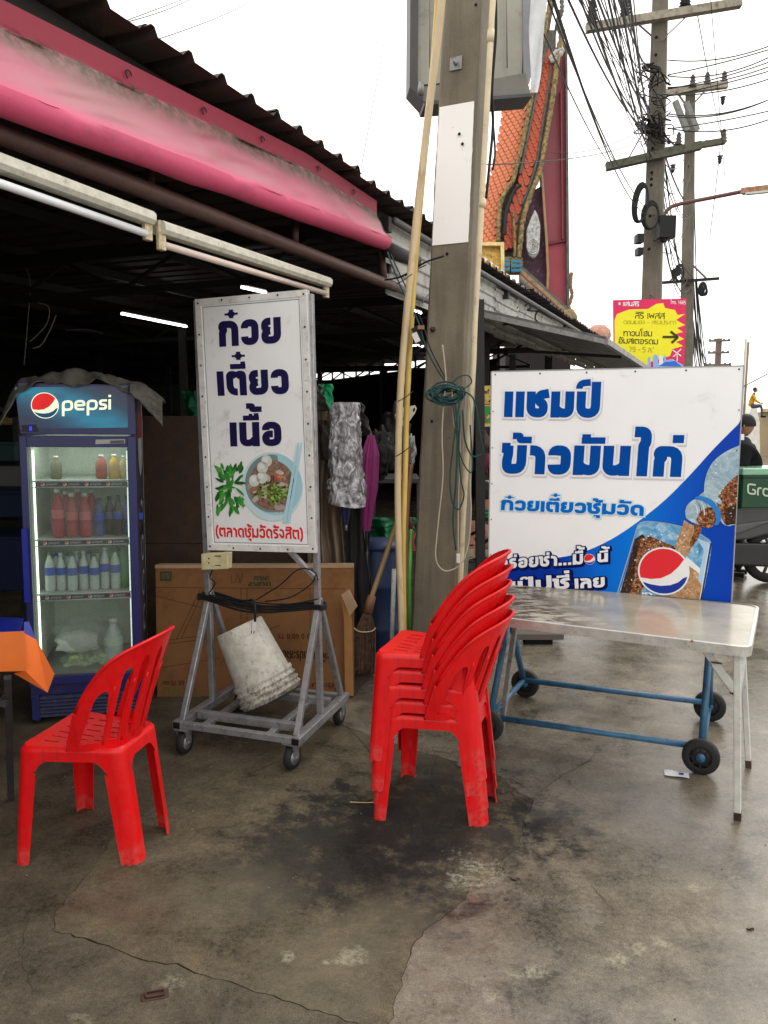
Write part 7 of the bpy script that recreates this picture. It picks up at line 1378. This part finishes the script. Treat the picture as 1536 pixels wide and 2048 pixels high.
L1t = [(180, 1012), (240, 1006), (300, 996), (350, 984), (380, 974), (410, 962), (500, 955)]; R1t = [(180, 1056), (240, 1046), (300, 1036), (350, 1026), (380, 1012), (400, 998), (450, 992), (500, 990)]
L2t = [(110, 1090), (200, 1072), (274, 1060), (344, 1046), (398, 1030), (450, 1014), (500, 1012)]; R2t = [(110, 1108), (200, 1094), (274, 1080), (344, 1062), (398, 1044), (450, 1030), (500, 1030)]
tpoly('tile_bed', [(x, y) for y, x in L1t] + [(x, y) for y, x in R1t[::-1]], UND, TY + .12, .3); tpoly('tile_bed', [(x, y) for y, x in L2t] + [(x, y) for y, x in R2t[::-1]], UND, TY + .02, .3)
def tile_mesh(name, mat, w_, h_):
    mb = MB(); mb.add([Vector(p) for p in ((-w_ / 2, .0, h_ / 2), (w_ / 2, .0, h_ / 2), (w_ / 2, -.035, -h_ * .1), (w_ * .3, -.05, -h_ * .42), (0, -.055, -h_ * .56), (-w_ * .3, -.05, -h_ * .42), (-w_ / 2, -.035, -h_ * .1), (-w_ / 2, .03, h_ / 2), (w_ / 2, .03, h_ / 2), (w_ / 2, -.0, -h_ * .1), (0, -.02, -h_ * .56), (-w_ / 2, 0, -h_ * .1))], [(0, 6, 5, 4, 3, 2, 1), (0, 1, 8, 7), (1, 2, 9, 8), (6, 0, 7, 11), (2, 3, 4, 10, 9), (4, 5, 6, 11, 10)])
    o = mb.build('roof_tile', mat, tm); return o
def lay(tabL, tabR, y0, y1, Yd, mat, wpx, hpx, slope):
    sx_ = Yd / FPX; first = None; row = 0; y = y0; rr_ = random.Random(int(Yd * 10))
    while y < y1:
        xl, xr = interp(tabL, y), interp(tabR, y); x = xl + (wpx / 2 if row % 2 else 0)
        while x < xr + wpx * .3:
            yy = y + slope * (x - xl)
            if interp(tabL, yy) - 3 < x < interp(tabR, yy) + 1:
                p = P(x, yy, Yd)
                if first is None: first = tile_mesh('t', mat, wpx * sx_ * .96, hpx * 1.75 * sx_); o = first
                else: o = first.copy(); sc.collection.objects.link(o)
                o.parent = tm; o.matrix_parent_inverse = tm.matrix_basis.inverted(); o.matrix_basis = Matrix.Translation(p) @ Matrix.Rotation(-slope * .6, 4, 'Y') @ Matrix.Rotation(rr_.uniform(-.05, .05), 4, 'X')
            x += wpx
        y += hpx; row += 1
lay(L1t, R1t, 178, 492, TY, TIL, 10.5, 8.2, -.33); lay(L2t, R2t, 112, 500, TY - .1, TIL2, 10, 9.5, -.4)
def gilt(pts, wpx, name='bargeboard', mat=GLD, Yd=TY - .3, lump=.35):
    pp = smoothpts([P(x, y, Yd) for x, y in pts], 10); mb = MB(); s = Yd / FPX; mb.tube(pp, [wpx * s / 2 * (1 + lump * 1.6 * noise.noise(Vector((i * .7, 3, wpx))) + lump * .8 * noise.noise(Vector((i * 1.9, 0, wpx)))) for i in range(len(pp))], 8); return mb.build(name, mat, tm)
gilt([(1108, -30), (1098, 17), (1085, 85), (1072, 140), (1064, 190), (1054, 240), (1044, 290), (1034, 330), (1026, 360), (1012, 382), (1002, 405), (998, 440), (997, 482)], 9); gilt([(1112, -30), (1103, 20), (1092, 85), (1078, 160), (1062, 240), (1050, 300), (1040, 348)], 6, 'bargeboard_edge', GRY2, TY - .2, 0)
gilt([(1126, 60), (1116, 110), (1110, 160), (1102, 215), (1092, 274), (1079, 344), (1060, 392), (1046, 440), (1041, 485), (1038, 515)], 10); gilt([(1118, 20), (1108, 80), (1100, 150), (1088, 230), (1074, 320), (1060, 370), (1044, 410)], 5, 'bargeboard_edge', GRY2, TY - .15, 0)
gilt([(1122, -10), (1124, 20), (1116, 50), (1122, 75), (1112, 110)], 8, 'finial_top', GRY2); gilt([(1100, 120), (1112, 105), (1124, 100), (1112, 118), (1100, 122)], 10, 'grey_shell', M('shell_white', (.4, .4, .38), .7))
gilt([(1042, 370), (1030, 380), (1020, 402), (1012, 430), (1009, 470)], 7, 'dark_hook', flat('hook_dark', (.02, .022, .025), .5), TY - .4, .1); gilt([(1026, 425), (1028, 455), (1030, 500), (1028, 514)], 6, 'gilt_drop')
NG = M('naga_white', (.5, .5, .48), .7, dirt=(.15, .13, .12), dirt_amt=.5, scale=3, bump=.6, bscale=10)
tpoly('naga_ornament', [(1070, 418), (1076, 430), (1081, 450), (1080, 480), (1078, 505), (1068, 517), (1058, 510), (1053, 490), (1053, 460), (1060, 440)], NG, TY - .3, .25, .05)
for k in range(3): mb = MB(); mb.tube([P(a, b_, TY - .62) for a, b_ in ell(1066, 493, 11 - 3.4 * k, 15 - 4.5 * k, 18)], .035, 6, closed=True); mb.build('naga_coil', NG, tm)
for (a, b_, c_, d_) in ((1006, 513, 1022, 545), (1020, 515, 1046, 545)):
    tpoly('capital', [(a, b_), (c_, b_), (c_, d_), (a, d_)], GLD, TY - .3, .5)
    for k in range(3): y = b_ + 5 + k * 9; tpoly('blue_inlay', [(a + 3, y), (c_ - 3, y), (c_ - 3, y + 5), (a + 3, y + 5)], flat('inlay_blue', (.02, .2, .35), .4), TY - .62, .06)
GL2 = M('yellow_gold', (.7, .45, .1), .45, .2, dirt=(.25, .13, .03), dirt_amt=.5, scale=4, bump=.6, bscale=8)
tpoly('gilt_panel', [(948, 490), (1002, 490), (1002, 552), (948, 552)], GL2, TY - .1, .3); tpoly('gilt_panel_frame', [(948, 484), (1008, 484), (1008, 491), (948, 491)], M('pale_gold', (.75, .6, .25), .5), TY - .4, .3); tpoly('gilt_panel_frame', [(1001, 484), (1008, 484), (1010, 560), (1003, 560)], M('pale_gold', (.75, .6, .25), .5), TY - .42, .3)
COR = M('cornice_tan', (.32, .24, .12), .6, dirt=(.08, .06, .04), dirt_amt=.4, scale=3, bump=.4)
for k, (o1, w_, mt) in enumerate(((0, 7, GRY2), (7, 9, COR), (16, 5, M('cornice_red', (.2, .05, .04), .7)), (21, 6, COR), (27, 6, GRY2))):
    a, b_ = (1040, 528 + o1), (1140, 618 + o1); tpoly('cornice', [a, b_, (b_[0], b_[1] + w_), (a[0], a[1] + w_)], mt, TY - .4 - .05 * k, .6)
gilt([(1143, 545), (1141, 570), (1144, 590), (1138, 612), (1140, 632)], 7, 'corner_finial', M('finial_brown', (.2, .12, .06), .7)); tpoly('corner_block', [(1124, 622), (1146, 616), (1156, 632), (1154, 648), (1136, 644)], COR, TY - .6, .6, .05); tpoly('corner_block_base', [(1128, 640), (1154, 638), (1152, 652), (1134, 648)], M('block_brown', (.22, .1, .06), .7), TY - .62, .5)
# the hall under the gable, seen only between roofs
mb = MB(); mb.box((P(1050, 900, TY + 3).x, TY + 2.5, 2.2), (2.4, 3.5, 4.4)); mb.build('hall_wall', M('hall_maroon', (.02, .015, .014), .9), tm)
# white triangles added to stand for bright gaps under the ribbed shed edge
rg = random.Random(14); pn = thing('bright_gap_row', P(1070, 580, 12), 'row of tiny white triangles standing for bright gaps under the dark roof edge', 'gap marks'); x = 968
while x < 1130:
    y = 517 + (x - 968) * .735; mb = MB(); q_ = P(x, y - 3, 12); mb.add([q_, P(x + 8, y + 1, 12), P(x + 3, y + 6, 12)], [(0, 1, 2)]); mb.build('pennant', flat('print_white', (.78, .78, .78)), pn, solid=.004); x += 11

# ================================================================== RIGHT: MASTS, WALL, PEOPLE, MOTORBIKE
for (x0, y0, x1, y1, lab) in ((1492, 678, 1483, 1100, 'thin pale mast rising just behind the right edge of the big sign'), (1497, 684, 1487, 1100, 'thin brownish mast right beside the pale one')):
    mb = MB(); a = P(x0, y0, 9.2); mb.tube([Vector((a.x + (-.02), a.y, 0)), a], .014, 8); o = mb.build('mast', M('mast_' + ('pale' if x0 == 1492 else 'brown'), (.5, .47, .38) if x0 == 1492 else (.25, .17, .12), .6)); tag(o, lab, 'mast')
wl = thing('rooftop_wall', Vector((P(1515, 1000, 30).x, 30, 0)), 'bright white sloping wall where the boy in yellow sits', 'wall'); mb = MB(); mb.prism([P(x, y, 30) for x, y in ((1440, 855), (1490, 845), (1506, 812), (1512, 806), (1519, 842), (1520, 900), (1524, 1010), (1440, 1010))], Vector((0, -1, 0)), 1.2); mb.build('wall', M('limewash', (.8, .79, .74), .7, bump=.05), wl)
bd = thing('beige_building', Vector((P(1620, 900, 40).x, 40, 0)), 'long beige building wall at the right edge of the photo', 'building'); a = P(1521, 824, 38); mb = MB(); hb_ = a.z
mb.prism([Vector((a.x, 38, 0)), Vector((a.x + 22, 30, 0)), Vector((a.x + 22, 30, hb_ * .98)), Vector((a.x, 38, hb_))], Vector((-.3, -1, 0)), 6); mb.build('wall', M('beige_wall', (.42, .33, .2), .8, dirt=(.3, .25, .18), scale=.6), bd); mb = MB(); mb.bar(Vector((a.x, 37.9, hb_ + .08)), Vector((a.x + 22, 29.9, hb_ * .98 + .08)), .5, .16); mb.build('coping', M('coping_yellow', (.6, .5, .25), .7), bd)
for k in range(4): q_ = Vector((a.x + 3 + 5 * k, 38 - 8 * (3 + 5 * k) / 22, 1.0)); mb = MB(); mb.box(q_ + Vector((0, -.04, 0)), (1.2, .12, 1.0), Matrix.Rotation(-.35, 3, 'Z')); mb.build('window', flat('window_dark', (.03, .035, .04), .2), bd)
# low dark market stalls and shops far down the street
rg = random.Random(41)
for k in range(7):
    u_ = 52 + k * 9; v_ = 5.2 + rg.uniform(-.4, .6); h_ = rg.uniform(3.2, 5); bl = thing('shop_house', W(u_, v_ + 3, 0), ['cream', 'grey', 'pale blue', 'tan', 'white', 'pink', 'green', 'brown', 'yellow'][k] + ' low shop house down the street behind the canopy and signs', 'shop house')
    colr = [(.5, .45, .35), (.3, .3, .3), (.3, .38, .45), (.4, .3, .2), (.6, .6, .58), (.5, .3, .3), (.25, .35, .25), (.25, .17, .12), (.55, .48, .2)][k]
    mb = MB(); mb.box(W(u_, v_ + 3, h_ / 2), (8.4, 6, h_), Matrix.Rotation(R(66), 3, 'Z')); mb.build('wall', M('shop_%d' % k, colr, .8, dirt=tuple(x * .5 for x in colr), scale=.5), bl)
    mb = MB(); mb.box(W(u_, v_ + 3, h_ + .08), (9, 6.8, .16), Matrix.Rotation(R(66), 3, 'Z')); mb.build('roof', GRY2, bl); mb = MB(); mb.box(W(u_, v_ - .02, 1.3), (6, .1, 2.4), Matrix.Rotation(R(66), 3, 'Z')); mb.build('shutter', M('shutter_grey', (.2, .2, .2), .6), bl)
for k in range(7):
    u_ = 16 + k * 11; h_ = rg.uniform(3.5, 7); v_ = -13; bl = thing('roadside_building', W(u_, v_ - 4, 0), ['plain white', 'ochre', 'light grey', 'faded green', 'pale brown', 'blue grey', 'dull red'][k] + ' building across the road outside the right edge', 'building'); colr = [(.6, .6, .58), (.5, .35, .12), (.42, .42, .42), (.3, .4, .3), (.4, .32, .24), (.3, .34, .4), (.35, .15, .12)][k]
    mb = MB(); mb.box(W(u_, v_ - 4, h_ / 2), (8, 10, h_), Matrix.Rotation(R(66), 3, 'Z')); mb.build('wall', M('road_b%d' % k, colr, .8, dirt=tuple(x * .6 for x in colr), scale=.4), bl); mb = MB(); mb.box(W(u_, v_ + 1.02, 1.3), (1.1, .1, 2.1), Matrix.Rotation(R(66), 3, 'Z')); mb.build('door', GIR, bl)
tr_ = MB(); rg = random.Random(9)
def tree(p, h, r_, label):
    t_ = thing('roadside_tree', p, label, 'tree'); mb = MB(); mb.tube(smoothpts([p, p + UP * h * .3 + Vector((.1, 0, 0)), p + UP * h * .6]), [.22 * (1 - .035 * i) for i in range(13)], 8); mb.build('trunk', M('bark', (.08, .06, .04), .9, bump=.5), t_); mb = MB()
    for i in range(1500):
        d = Vector((rg.gauss(0, 1), rg.gauss(0, 1), rg.gauss(0, .8))).normalized() * r_ * rg.random() ** .4 * (1 + .35 * noise.noise(Vector((i * .013, 0, 0)))); c = p + UP * h * .72 + d; s = rg.uniform(.1, .2); a = Vector((rg.gauss(0, 1), rg.gauss(0, 1), rg.gauss(0, 1))).normalized() * s; b_ = a.cross(Vector((rg.gauss(0, 1), rg.gauss(0, 1), rg.gauss(0, 1)))).normalized() * s * .6; mb.add([c - a, c + b_, c + a, c - b_], [(0, 1, 2, 3)])
    stuff(mb.build('crown', M('leaves', (.045, .08, .02), .6, scale=2, var=.4, bump=0), t_))
tree(W(52, -9.5, 0), 6, 2.2, 'small green roadside tree across the road, the nearer of two'); tree(W(74, -10.5, 0), 7, 2.6, 'larger green roadside tree farther along the road')
# people: skin-modifier bodies
def body(name, joints, edges, rad, mat, parent, root=0, sub=2):
    me = bpy.data.meshes.new(name); me.from_pydata([tuple(j) for j in joints], edges, []); me.materials.append(mat); o = bpy.data.objects.new(name, me); sc.collection.objects.link(o); o.parent = parent; o.matrix_parent_inverse = parent.matrix_basis.inverted()
    s = o.modifiers.new('skin', 'SKIN'); s.use_smooth_shade = True
    for i, r_ in enumerate(rad): v = me.skin_vertices[0].data[i]; v.radius = (r_, r_) if not isinstance(r_, tuple) else r_
    me.skin_vertices[0].data[root].use_root = True
    q_ = o.modifiers.new('sub', 'SUBSURF'); q_.levels = q_.render_levels = sub; return o
SKIN = M('skin', (.3, .15, .09), .5, bump=0); BJ = M('black_jacket', (.01, .01, .011), .9, bump=.3, spec=.1); TRO = M('dark_trousers', (.02, .022, .03), .8); HAIR = flat('hair_black', (.01, .009, .008), .5)
def person(base, fwd, H_, label, top, legm, pose, hairm=HAIR):
    t_ = thing('person', base, label, 'person'); f = Vector(fwd).normalized(); s = Vector((f.y, -f.x, 0)); B_ = lambda a, b_, c_: base + (s * a + f * b_ + UP * c_) * H_
    J = pose; j = [B_(*q_) for q_ in J['j']]
    body('body', j, J['e'], [r_ * H_ for r_ in J['r']], legm, t_)
    jt = [B_(*q_) for q_ in J['tj']]; body('shirt', jt, J['te'], [r_ * H_ for r_ in J['tr']], top, t_)
    hd = B_(*J['head']); mb = MB()
    def hf(a, b_):
        th = a * 6.283; ph = b_ * math.pi; d = Vector((math.cos(th) * math.sin(ph), math.sin(th) * math.sin(ph), math.cos(ph))); k = 1 - (.22 if d.z < -.2 else 0) * (-d.z - .2); nz = .16 * math.exp(-((d.x) / .18) ** 2 - ((d.z + .12) / .2) ** 2) if d.y > .5 else 0
        return hd + (s * d.x * .043 * k + f * (d.y * .054 * k + nz * .09) + UP * d.z * .066) * H_
    mb.grid(hf, 24, 16); mb.build('head', SKIN, t_)
    mb = MB(); mb.grid(lambda a, b_: hd - f * .006 * H_ + UP * .008 * H_ + (s * math.cos(a * 6.283) * math.sin(b_ * 1.75) * .049 + f * math.sin(a * 6.283) * math.sin(b_ * 1.75) * (.058 if math.sin(a * 6.283) < 0 else .046) + UP * math.cos(b_ * 1.75) * .066) * H_, 24, 10); mb.build('hair', hairm, t_)
    for k in (-1, 1):
        mb = MB(); mb.blob(hd + (s * k * .044 - f * .002 - UP * .004) * H_, .012 * H_, 8, 6, (.4, .8, 1.2)); mb.build('ear', SKIN, t_); mb = MB(); mb.blob(hd + (s * k * .018 + f * .051 + UP * .006) * H_, .005 * H_, 8, 5); mb.build('eye', flat('eye_dark', (.01, .01, .01), .2), t_)
    mb = MB(); mb.blob(hd + (f * .049 - UP * .034) * H_, .01 * H_, 8, 5, (1.4, .5, .35)); mb.build('mouth', flat('lips', (.25, .07, .06)), t_)
    for hn in J['hands']:
        w_, dr_ = B_(*hn[0]), (s * hn[1][0] + f * hn[1][1] + UP * hn[1][2]).normalized(); sd_ = dr_.cross(UP); sd_ = sd_.normalized() if sd_.length > .1 else s; mb = MB()
        mb.blob(w_ + dr_ * .025 * H_, .02 * H_, 10, 7, (1, 1, 1.1)); ml = mb.build('palm', SKIN, t_)
        for k in range(4): b0_ = w_ + dr_ * .038 * H_ + sd_ * (k - 1.5) * .009 * H_; L_ = (.034, .04, .038, .03)[k] * H_; mb = MB(); mb.tube(smoothpts([b0_, b0_ + dr_ * L_ * .55 - UP * .002, b0_ + dr_ * L_ * .9 - UP * .012 * H_]), .0052 * H_, 6); mb.build('finger', SKIN, ml)
        b0_ = w_ + dr_ * .015 * H_ + sd_ * -.016 * H_; mb = MB(); mb.tube([b0_, b0_ + dr_ * .02 * H_ - sd_ * .014 * H_, b0_ + dr_ * .036 * H_ - sd_ * .016 * H_], .006 * H_, 6); mb.build('thumb', SKIN, ml)
    for ft_ in J['feet']: p_ = B_(*ft_); mb = MB(); mb.blob(p_ + f * .04 * H_, .035 * H_, 14, 8, (.75, 1.0, .55)); mb.bar(p_ - f * .03 * H_ + UP * .004, p_ + f * .1 * H_ + UP * .002, .05 * H_, .03 * H_, .045 * H_, .02 * H_, bev=.008); mb.build('shoe', HAIR, t_)
    return t_
stand = dict(j=[(0, 0, .53), (.05, 0, .5), (.055, .01, .28), (.06, -.005, .045), (-.05, 0, .5), (-.055, .01, .28), (-.06, -.005, .045), (0, 0, .6), (0, 0, .8), (0, .005, .875)], e=[(0, 1), (1, 2), (2, 3), (0, 4), (4, 5), (5, 6), (0, 7), (7, 8), (8, 9)], r=[.07, .052, .035, .024, .052, .035, .024, .065, .05, .03],
    tj=[(0, 0, .58), (0, 0, .7), (0, 0, .79), (.12, 0, .79), (.17, .02, .64), (.13, .12, .56), (-.12, 0, .79), (-.17, 0, .65), (-.14, .07, .52), (0, 0, .5)], te=[(9, 0), (0, 1), (1, 2), (2, 3), (3, 4), (4, 5), (2, 6), (6, 7), (7, 8)], tr=[.1, .115, .1, .06, .045, .028, .06, .045, .028, .1], head=(0, .01, .935), hands=[((.098, .13, .552), (0, .9, -.3)), ((-.12, .075, .51), (0, .3, -1))], feet=[(.06, -.01, .02), (-.06, -.01, .02)])
bx0 = P(1484, 1100, 7.9); rider = person(Vector((bx0.x, 7.95, 0)), (-.8, .5, 0), 1.68, 'rider in a black jacket with a pale chest badge behind the big sign', BJ, TRO, stand)
jb = Plane(P(1494, 917, 7.74), (1, 0, 0), UP); mb = MB(); mb.prism([jb.px(*q_) for q_ in ((1488, 912), (1494, 910), (1500, 914), (1497, 922), (1493, 926), (1489, 920))], jb.N, .012); o = mb.build('badge', flat('badge_white', (.5, .5, .52)), rider)
mb = MB(); mb.grid(lambda a, b_: P(1480 + 8 * a, 868 + 12 * b_, 7.78), 4, 4); mb.build('collar', flat('print_white', (.78, .78, .78)), rider, solid=.01)
sit = dict(j=[(0, 0, 0), (.05, .03, 0), (.06, .24, .03), (.05, .28, -.22), (-.05, .03, 0), (-.06, .24, .0), (-.05, .26, -.24), (0, 0, .08), (0, .05, .3), (0, .06, .36)], e=[(0, 1), (1, 2), (2, 3), (0, 4), (4, 5), (5, 6), (0, 7), (7, 8), (8, 9)], r=[.07, .055, .036, .025, .055, .036, .025, .06, .05, .028],
    tj=[(0, -.01, .0), (0, 0, .08), (0, .03, .2), (0, .05, .28), (.1, .05, .28), (.12, .12, .15), (.08, .22, .08), (-.1, .05, .28), (-.12, .1, .14), (-.08, .22, .08)], te=[(0, 1), (1, 2), (2, 3), (3, 4), (4, 5), (5, 6), (3, 7), (7, 8), (8, 9)], tr=[.07, .075, .08, .065, .04, .03, .025, .04, .03, .025], head=(0, .08, .42), hands=[((.08, .225, .078), (0, 1, -.2)), ((-.08, .225, .078), (0, 1, -.2))], feet=[(.05, .28, -.25), (-.05, .26, -.27)])
bs0 = P(1502, 813, 29.2); person(bs0, (.85, -.5, 0), 1.45, 'person in a yellow shirt sitting hunched on the white wall far away', M('yellow_shirt', (.75, .4, .01), .7), M('grey_shorts', (.09, .08, .1), .8), sit)
# motorbike, heading left, its tail outside the frame
mk = P(1402, 1165, 7.7); mk.z = 0; mo = thing('motorbike', mk, 'dark grey parked scooter half hidden behind the big blue sign', 'motorbike'); MF = Vector((-1, .12, 0)).normalized(); MS = Vector((-MF.y, MF.x, 0)); 
B2 = lambda a, c_, s_=0: mk + MF * a + UP * c_ + MS * s_
MG = M('scooter_grey', (.035, .035, .038), .35, bump=.02, coat=.5); MBk = M('scooter_black', (.015, .015, .016), .4, bump=.1); CHR = M('chrome', (.6, .6, .6), .2, 1, bump=0)
def mpr(name, pts, w_, mat, par=mo, bev=.02): mb = MB(); mb.prism([B2(a, c_, w_ / 2) for a, c_ in pts], MS, w_); return mb.build(name, mat, par, bevel=bev)
for a in (.62, -.66):
    mb = MB(); mb.lathe([(.19, -.05), (.245, -.055), (.275, -.03), (.28, 0), (.275, .03), (.245, .055), (.19, .05)], B2(a, .28), MS, 32, cap=False); w_ = mb.build('wheel', RUB, mo); mb = MB(); mb.lathe([(.2, -.04), (.2, .04)], B2(a, .28), MS, 28, cap=False); mb.lathe([(.05, -.06), (.05, .06)], B2(a, .28), MS, 14); mb.build('rim', CHR, w_)
    for k in range(5): q_ = MF * math.cos(k * 1.257) + UP * math.sin(k * 1.257); mb = MB(); mb.bar(B2(a, .28) + q_ * .03, B2(a, .28) + q_ * .2, .03, .02); mb.build('spoke', MBk, w_)
mpr('front_fairing', [(.72, .55), (.6, .98), (.46, 1.02), (.36, .6), (.3, .34), (.5, .3)], .34, MG); mpr('floorboard', [(.4, .32), (.38, .4), (-.1, .42), (-.1, .26), (.3, .26)], .3, MBk); mpr('rear_body', [(.0, .42), (-.04, .72), (-.5, .84), (-.98, .86), (-.9, .62), (-.4, .46)], .32, MG); mpr('side_panel', [(.15, .38), (.1, .5), (-.3, .62), (-.7, .68), (-.2, .48)], .36, M('scooter_light', (.09, .09, .095), .35, bump=0)); mpr('seat', [(.08, .72), (.1, .8), (-.35, .82), (-.5, .9), (-.95, .92), (-.98, .84), (-.5, .8)], .28, M('seat_vinyl', (.07, .07, .075), .5, bump=.1)); mpr('engine', [(-.1, .2), (-.1, .42), (-.6, .42), (-.62, .18)], .26, MBk); mpr('front_mudguard', [(.92, .42), (.8, .58), (.55, .6), (.45, .45), (.6, .53), (.8, .5)], .14, MG)
mb = MB(); mb.tube(smoothpts([B2(-.1, .22, -.15), B2(-.4, .24, -.17), B2(-.85, .36, -.18)]), .05, 12); mb.build('exhaust', CHR, mo); mb = MB(); mb.bar(B2(-.05, .3, -.18), B2(-.25, .42, -.19), .06, .02, bev=.005); mb.build('heat_shield', CHR, mo); mb = MB(); mb.tube([B2(.55, .5), B2(.66, .3)], .03, 10); mb.build('fork', CHR, mo)
mb = MB(); mb.tube(smoothpts([B2(.38, 1.02, -.36), B2(.42, 1.03, -.2), B2(.48, 1.0, 0), B2(.42, 1.03, .2), B2(.38, 1.02, .36)]), .013, 8); hb3 = mb.build('handlebar', MBk, mo)
for s in (-1, 1): mb = MB(); mb.tube([B2(.39, 1.02, .24 * s), B2(.37, 1.02, .38 * s)], .019, 10); mb.build('grip', RUB, hb3); mb = MB(); mb.tube([B2(.44, 1.03, .2 * s), B2(.46, 1.2, .3 * s)], .007, 6); mb.lathe([(.05, -.008), (.05, .008)], B2(.46, 1.22, .3 * s), MF, 14); mb.build('mirror', MBk, mo)
mb = MB(); mb.lathe([(.0, .0), (.06, .01), (.075, .05)], B2(.74, .84), MF, 18, cap=False); mb.build('headlight', flat('lamp_lens', (.6, .6, .56)), mo)
# delivery box on the tail
gb_ = thing('delivery_box', B2(-.5, .84), 'green insulated delivery box with pale lettering strapped behind the seat', 'delivery box'); GBX = M('delivery_green', (.002, .05, .018), .5, bump=.1); GBL = M('lid_green', (.2, .42, .28), .25, bump=.1, coat=.5)
bz0, bz1 = P(1500, 1018, 7.3).z, P(1500, 952, 7.3).z; bL, bR = P(1484, 1000, 7.35), P(1484, 1000, 7.35) + Vector((.56, .04, 0)); bd_ = Vector((-.05, 1, 0)) * .5
def quadbox(name, z0, z1, ex, mat): mb = MB(); a, b_ = Vector((bL.x - ex, bL.y - ex, z0)), Vector((bR.x + ex, bR.y - ex, z0)); mb.add([a, b_, b_ + bd_ * (1 + ex), a + bd_ * (1 + ex), a + UP * (z1 - z0), b_ + UP * (z1 - z0), b_ + bd_ * (1 + ex) + UP * (z1 - z0), a + bd_ * (1 + ex) + UP * (z1 - z0)], [(0, 1, 5, 4), (1, 2, 6, 5), (2, 3, 7, 6), (3, 0, 4, 7), (4, 5, 6, 7), (3, 2, 1, 0)]); return mb.build(name, mat, gb_, bevel=.012)
quadbox('box', bz0, bz1, 0, GBX); quadbox('lid', bz1 + .002, bz1 + .07, .012, GBL); quadbox('zip_band', bz1 - .03, bz1 - .012, .004, flat('zip_dark', (.005, .03, .012)))
gp_ = Plane(bL, (bR - bL).normalized(), UP); text(gb_, gp_, 'Grab', (1494, 988), (1556, 996), (1494, 971), .1, flat('pale_green_text', (.45, .55, .4)), off=.003)
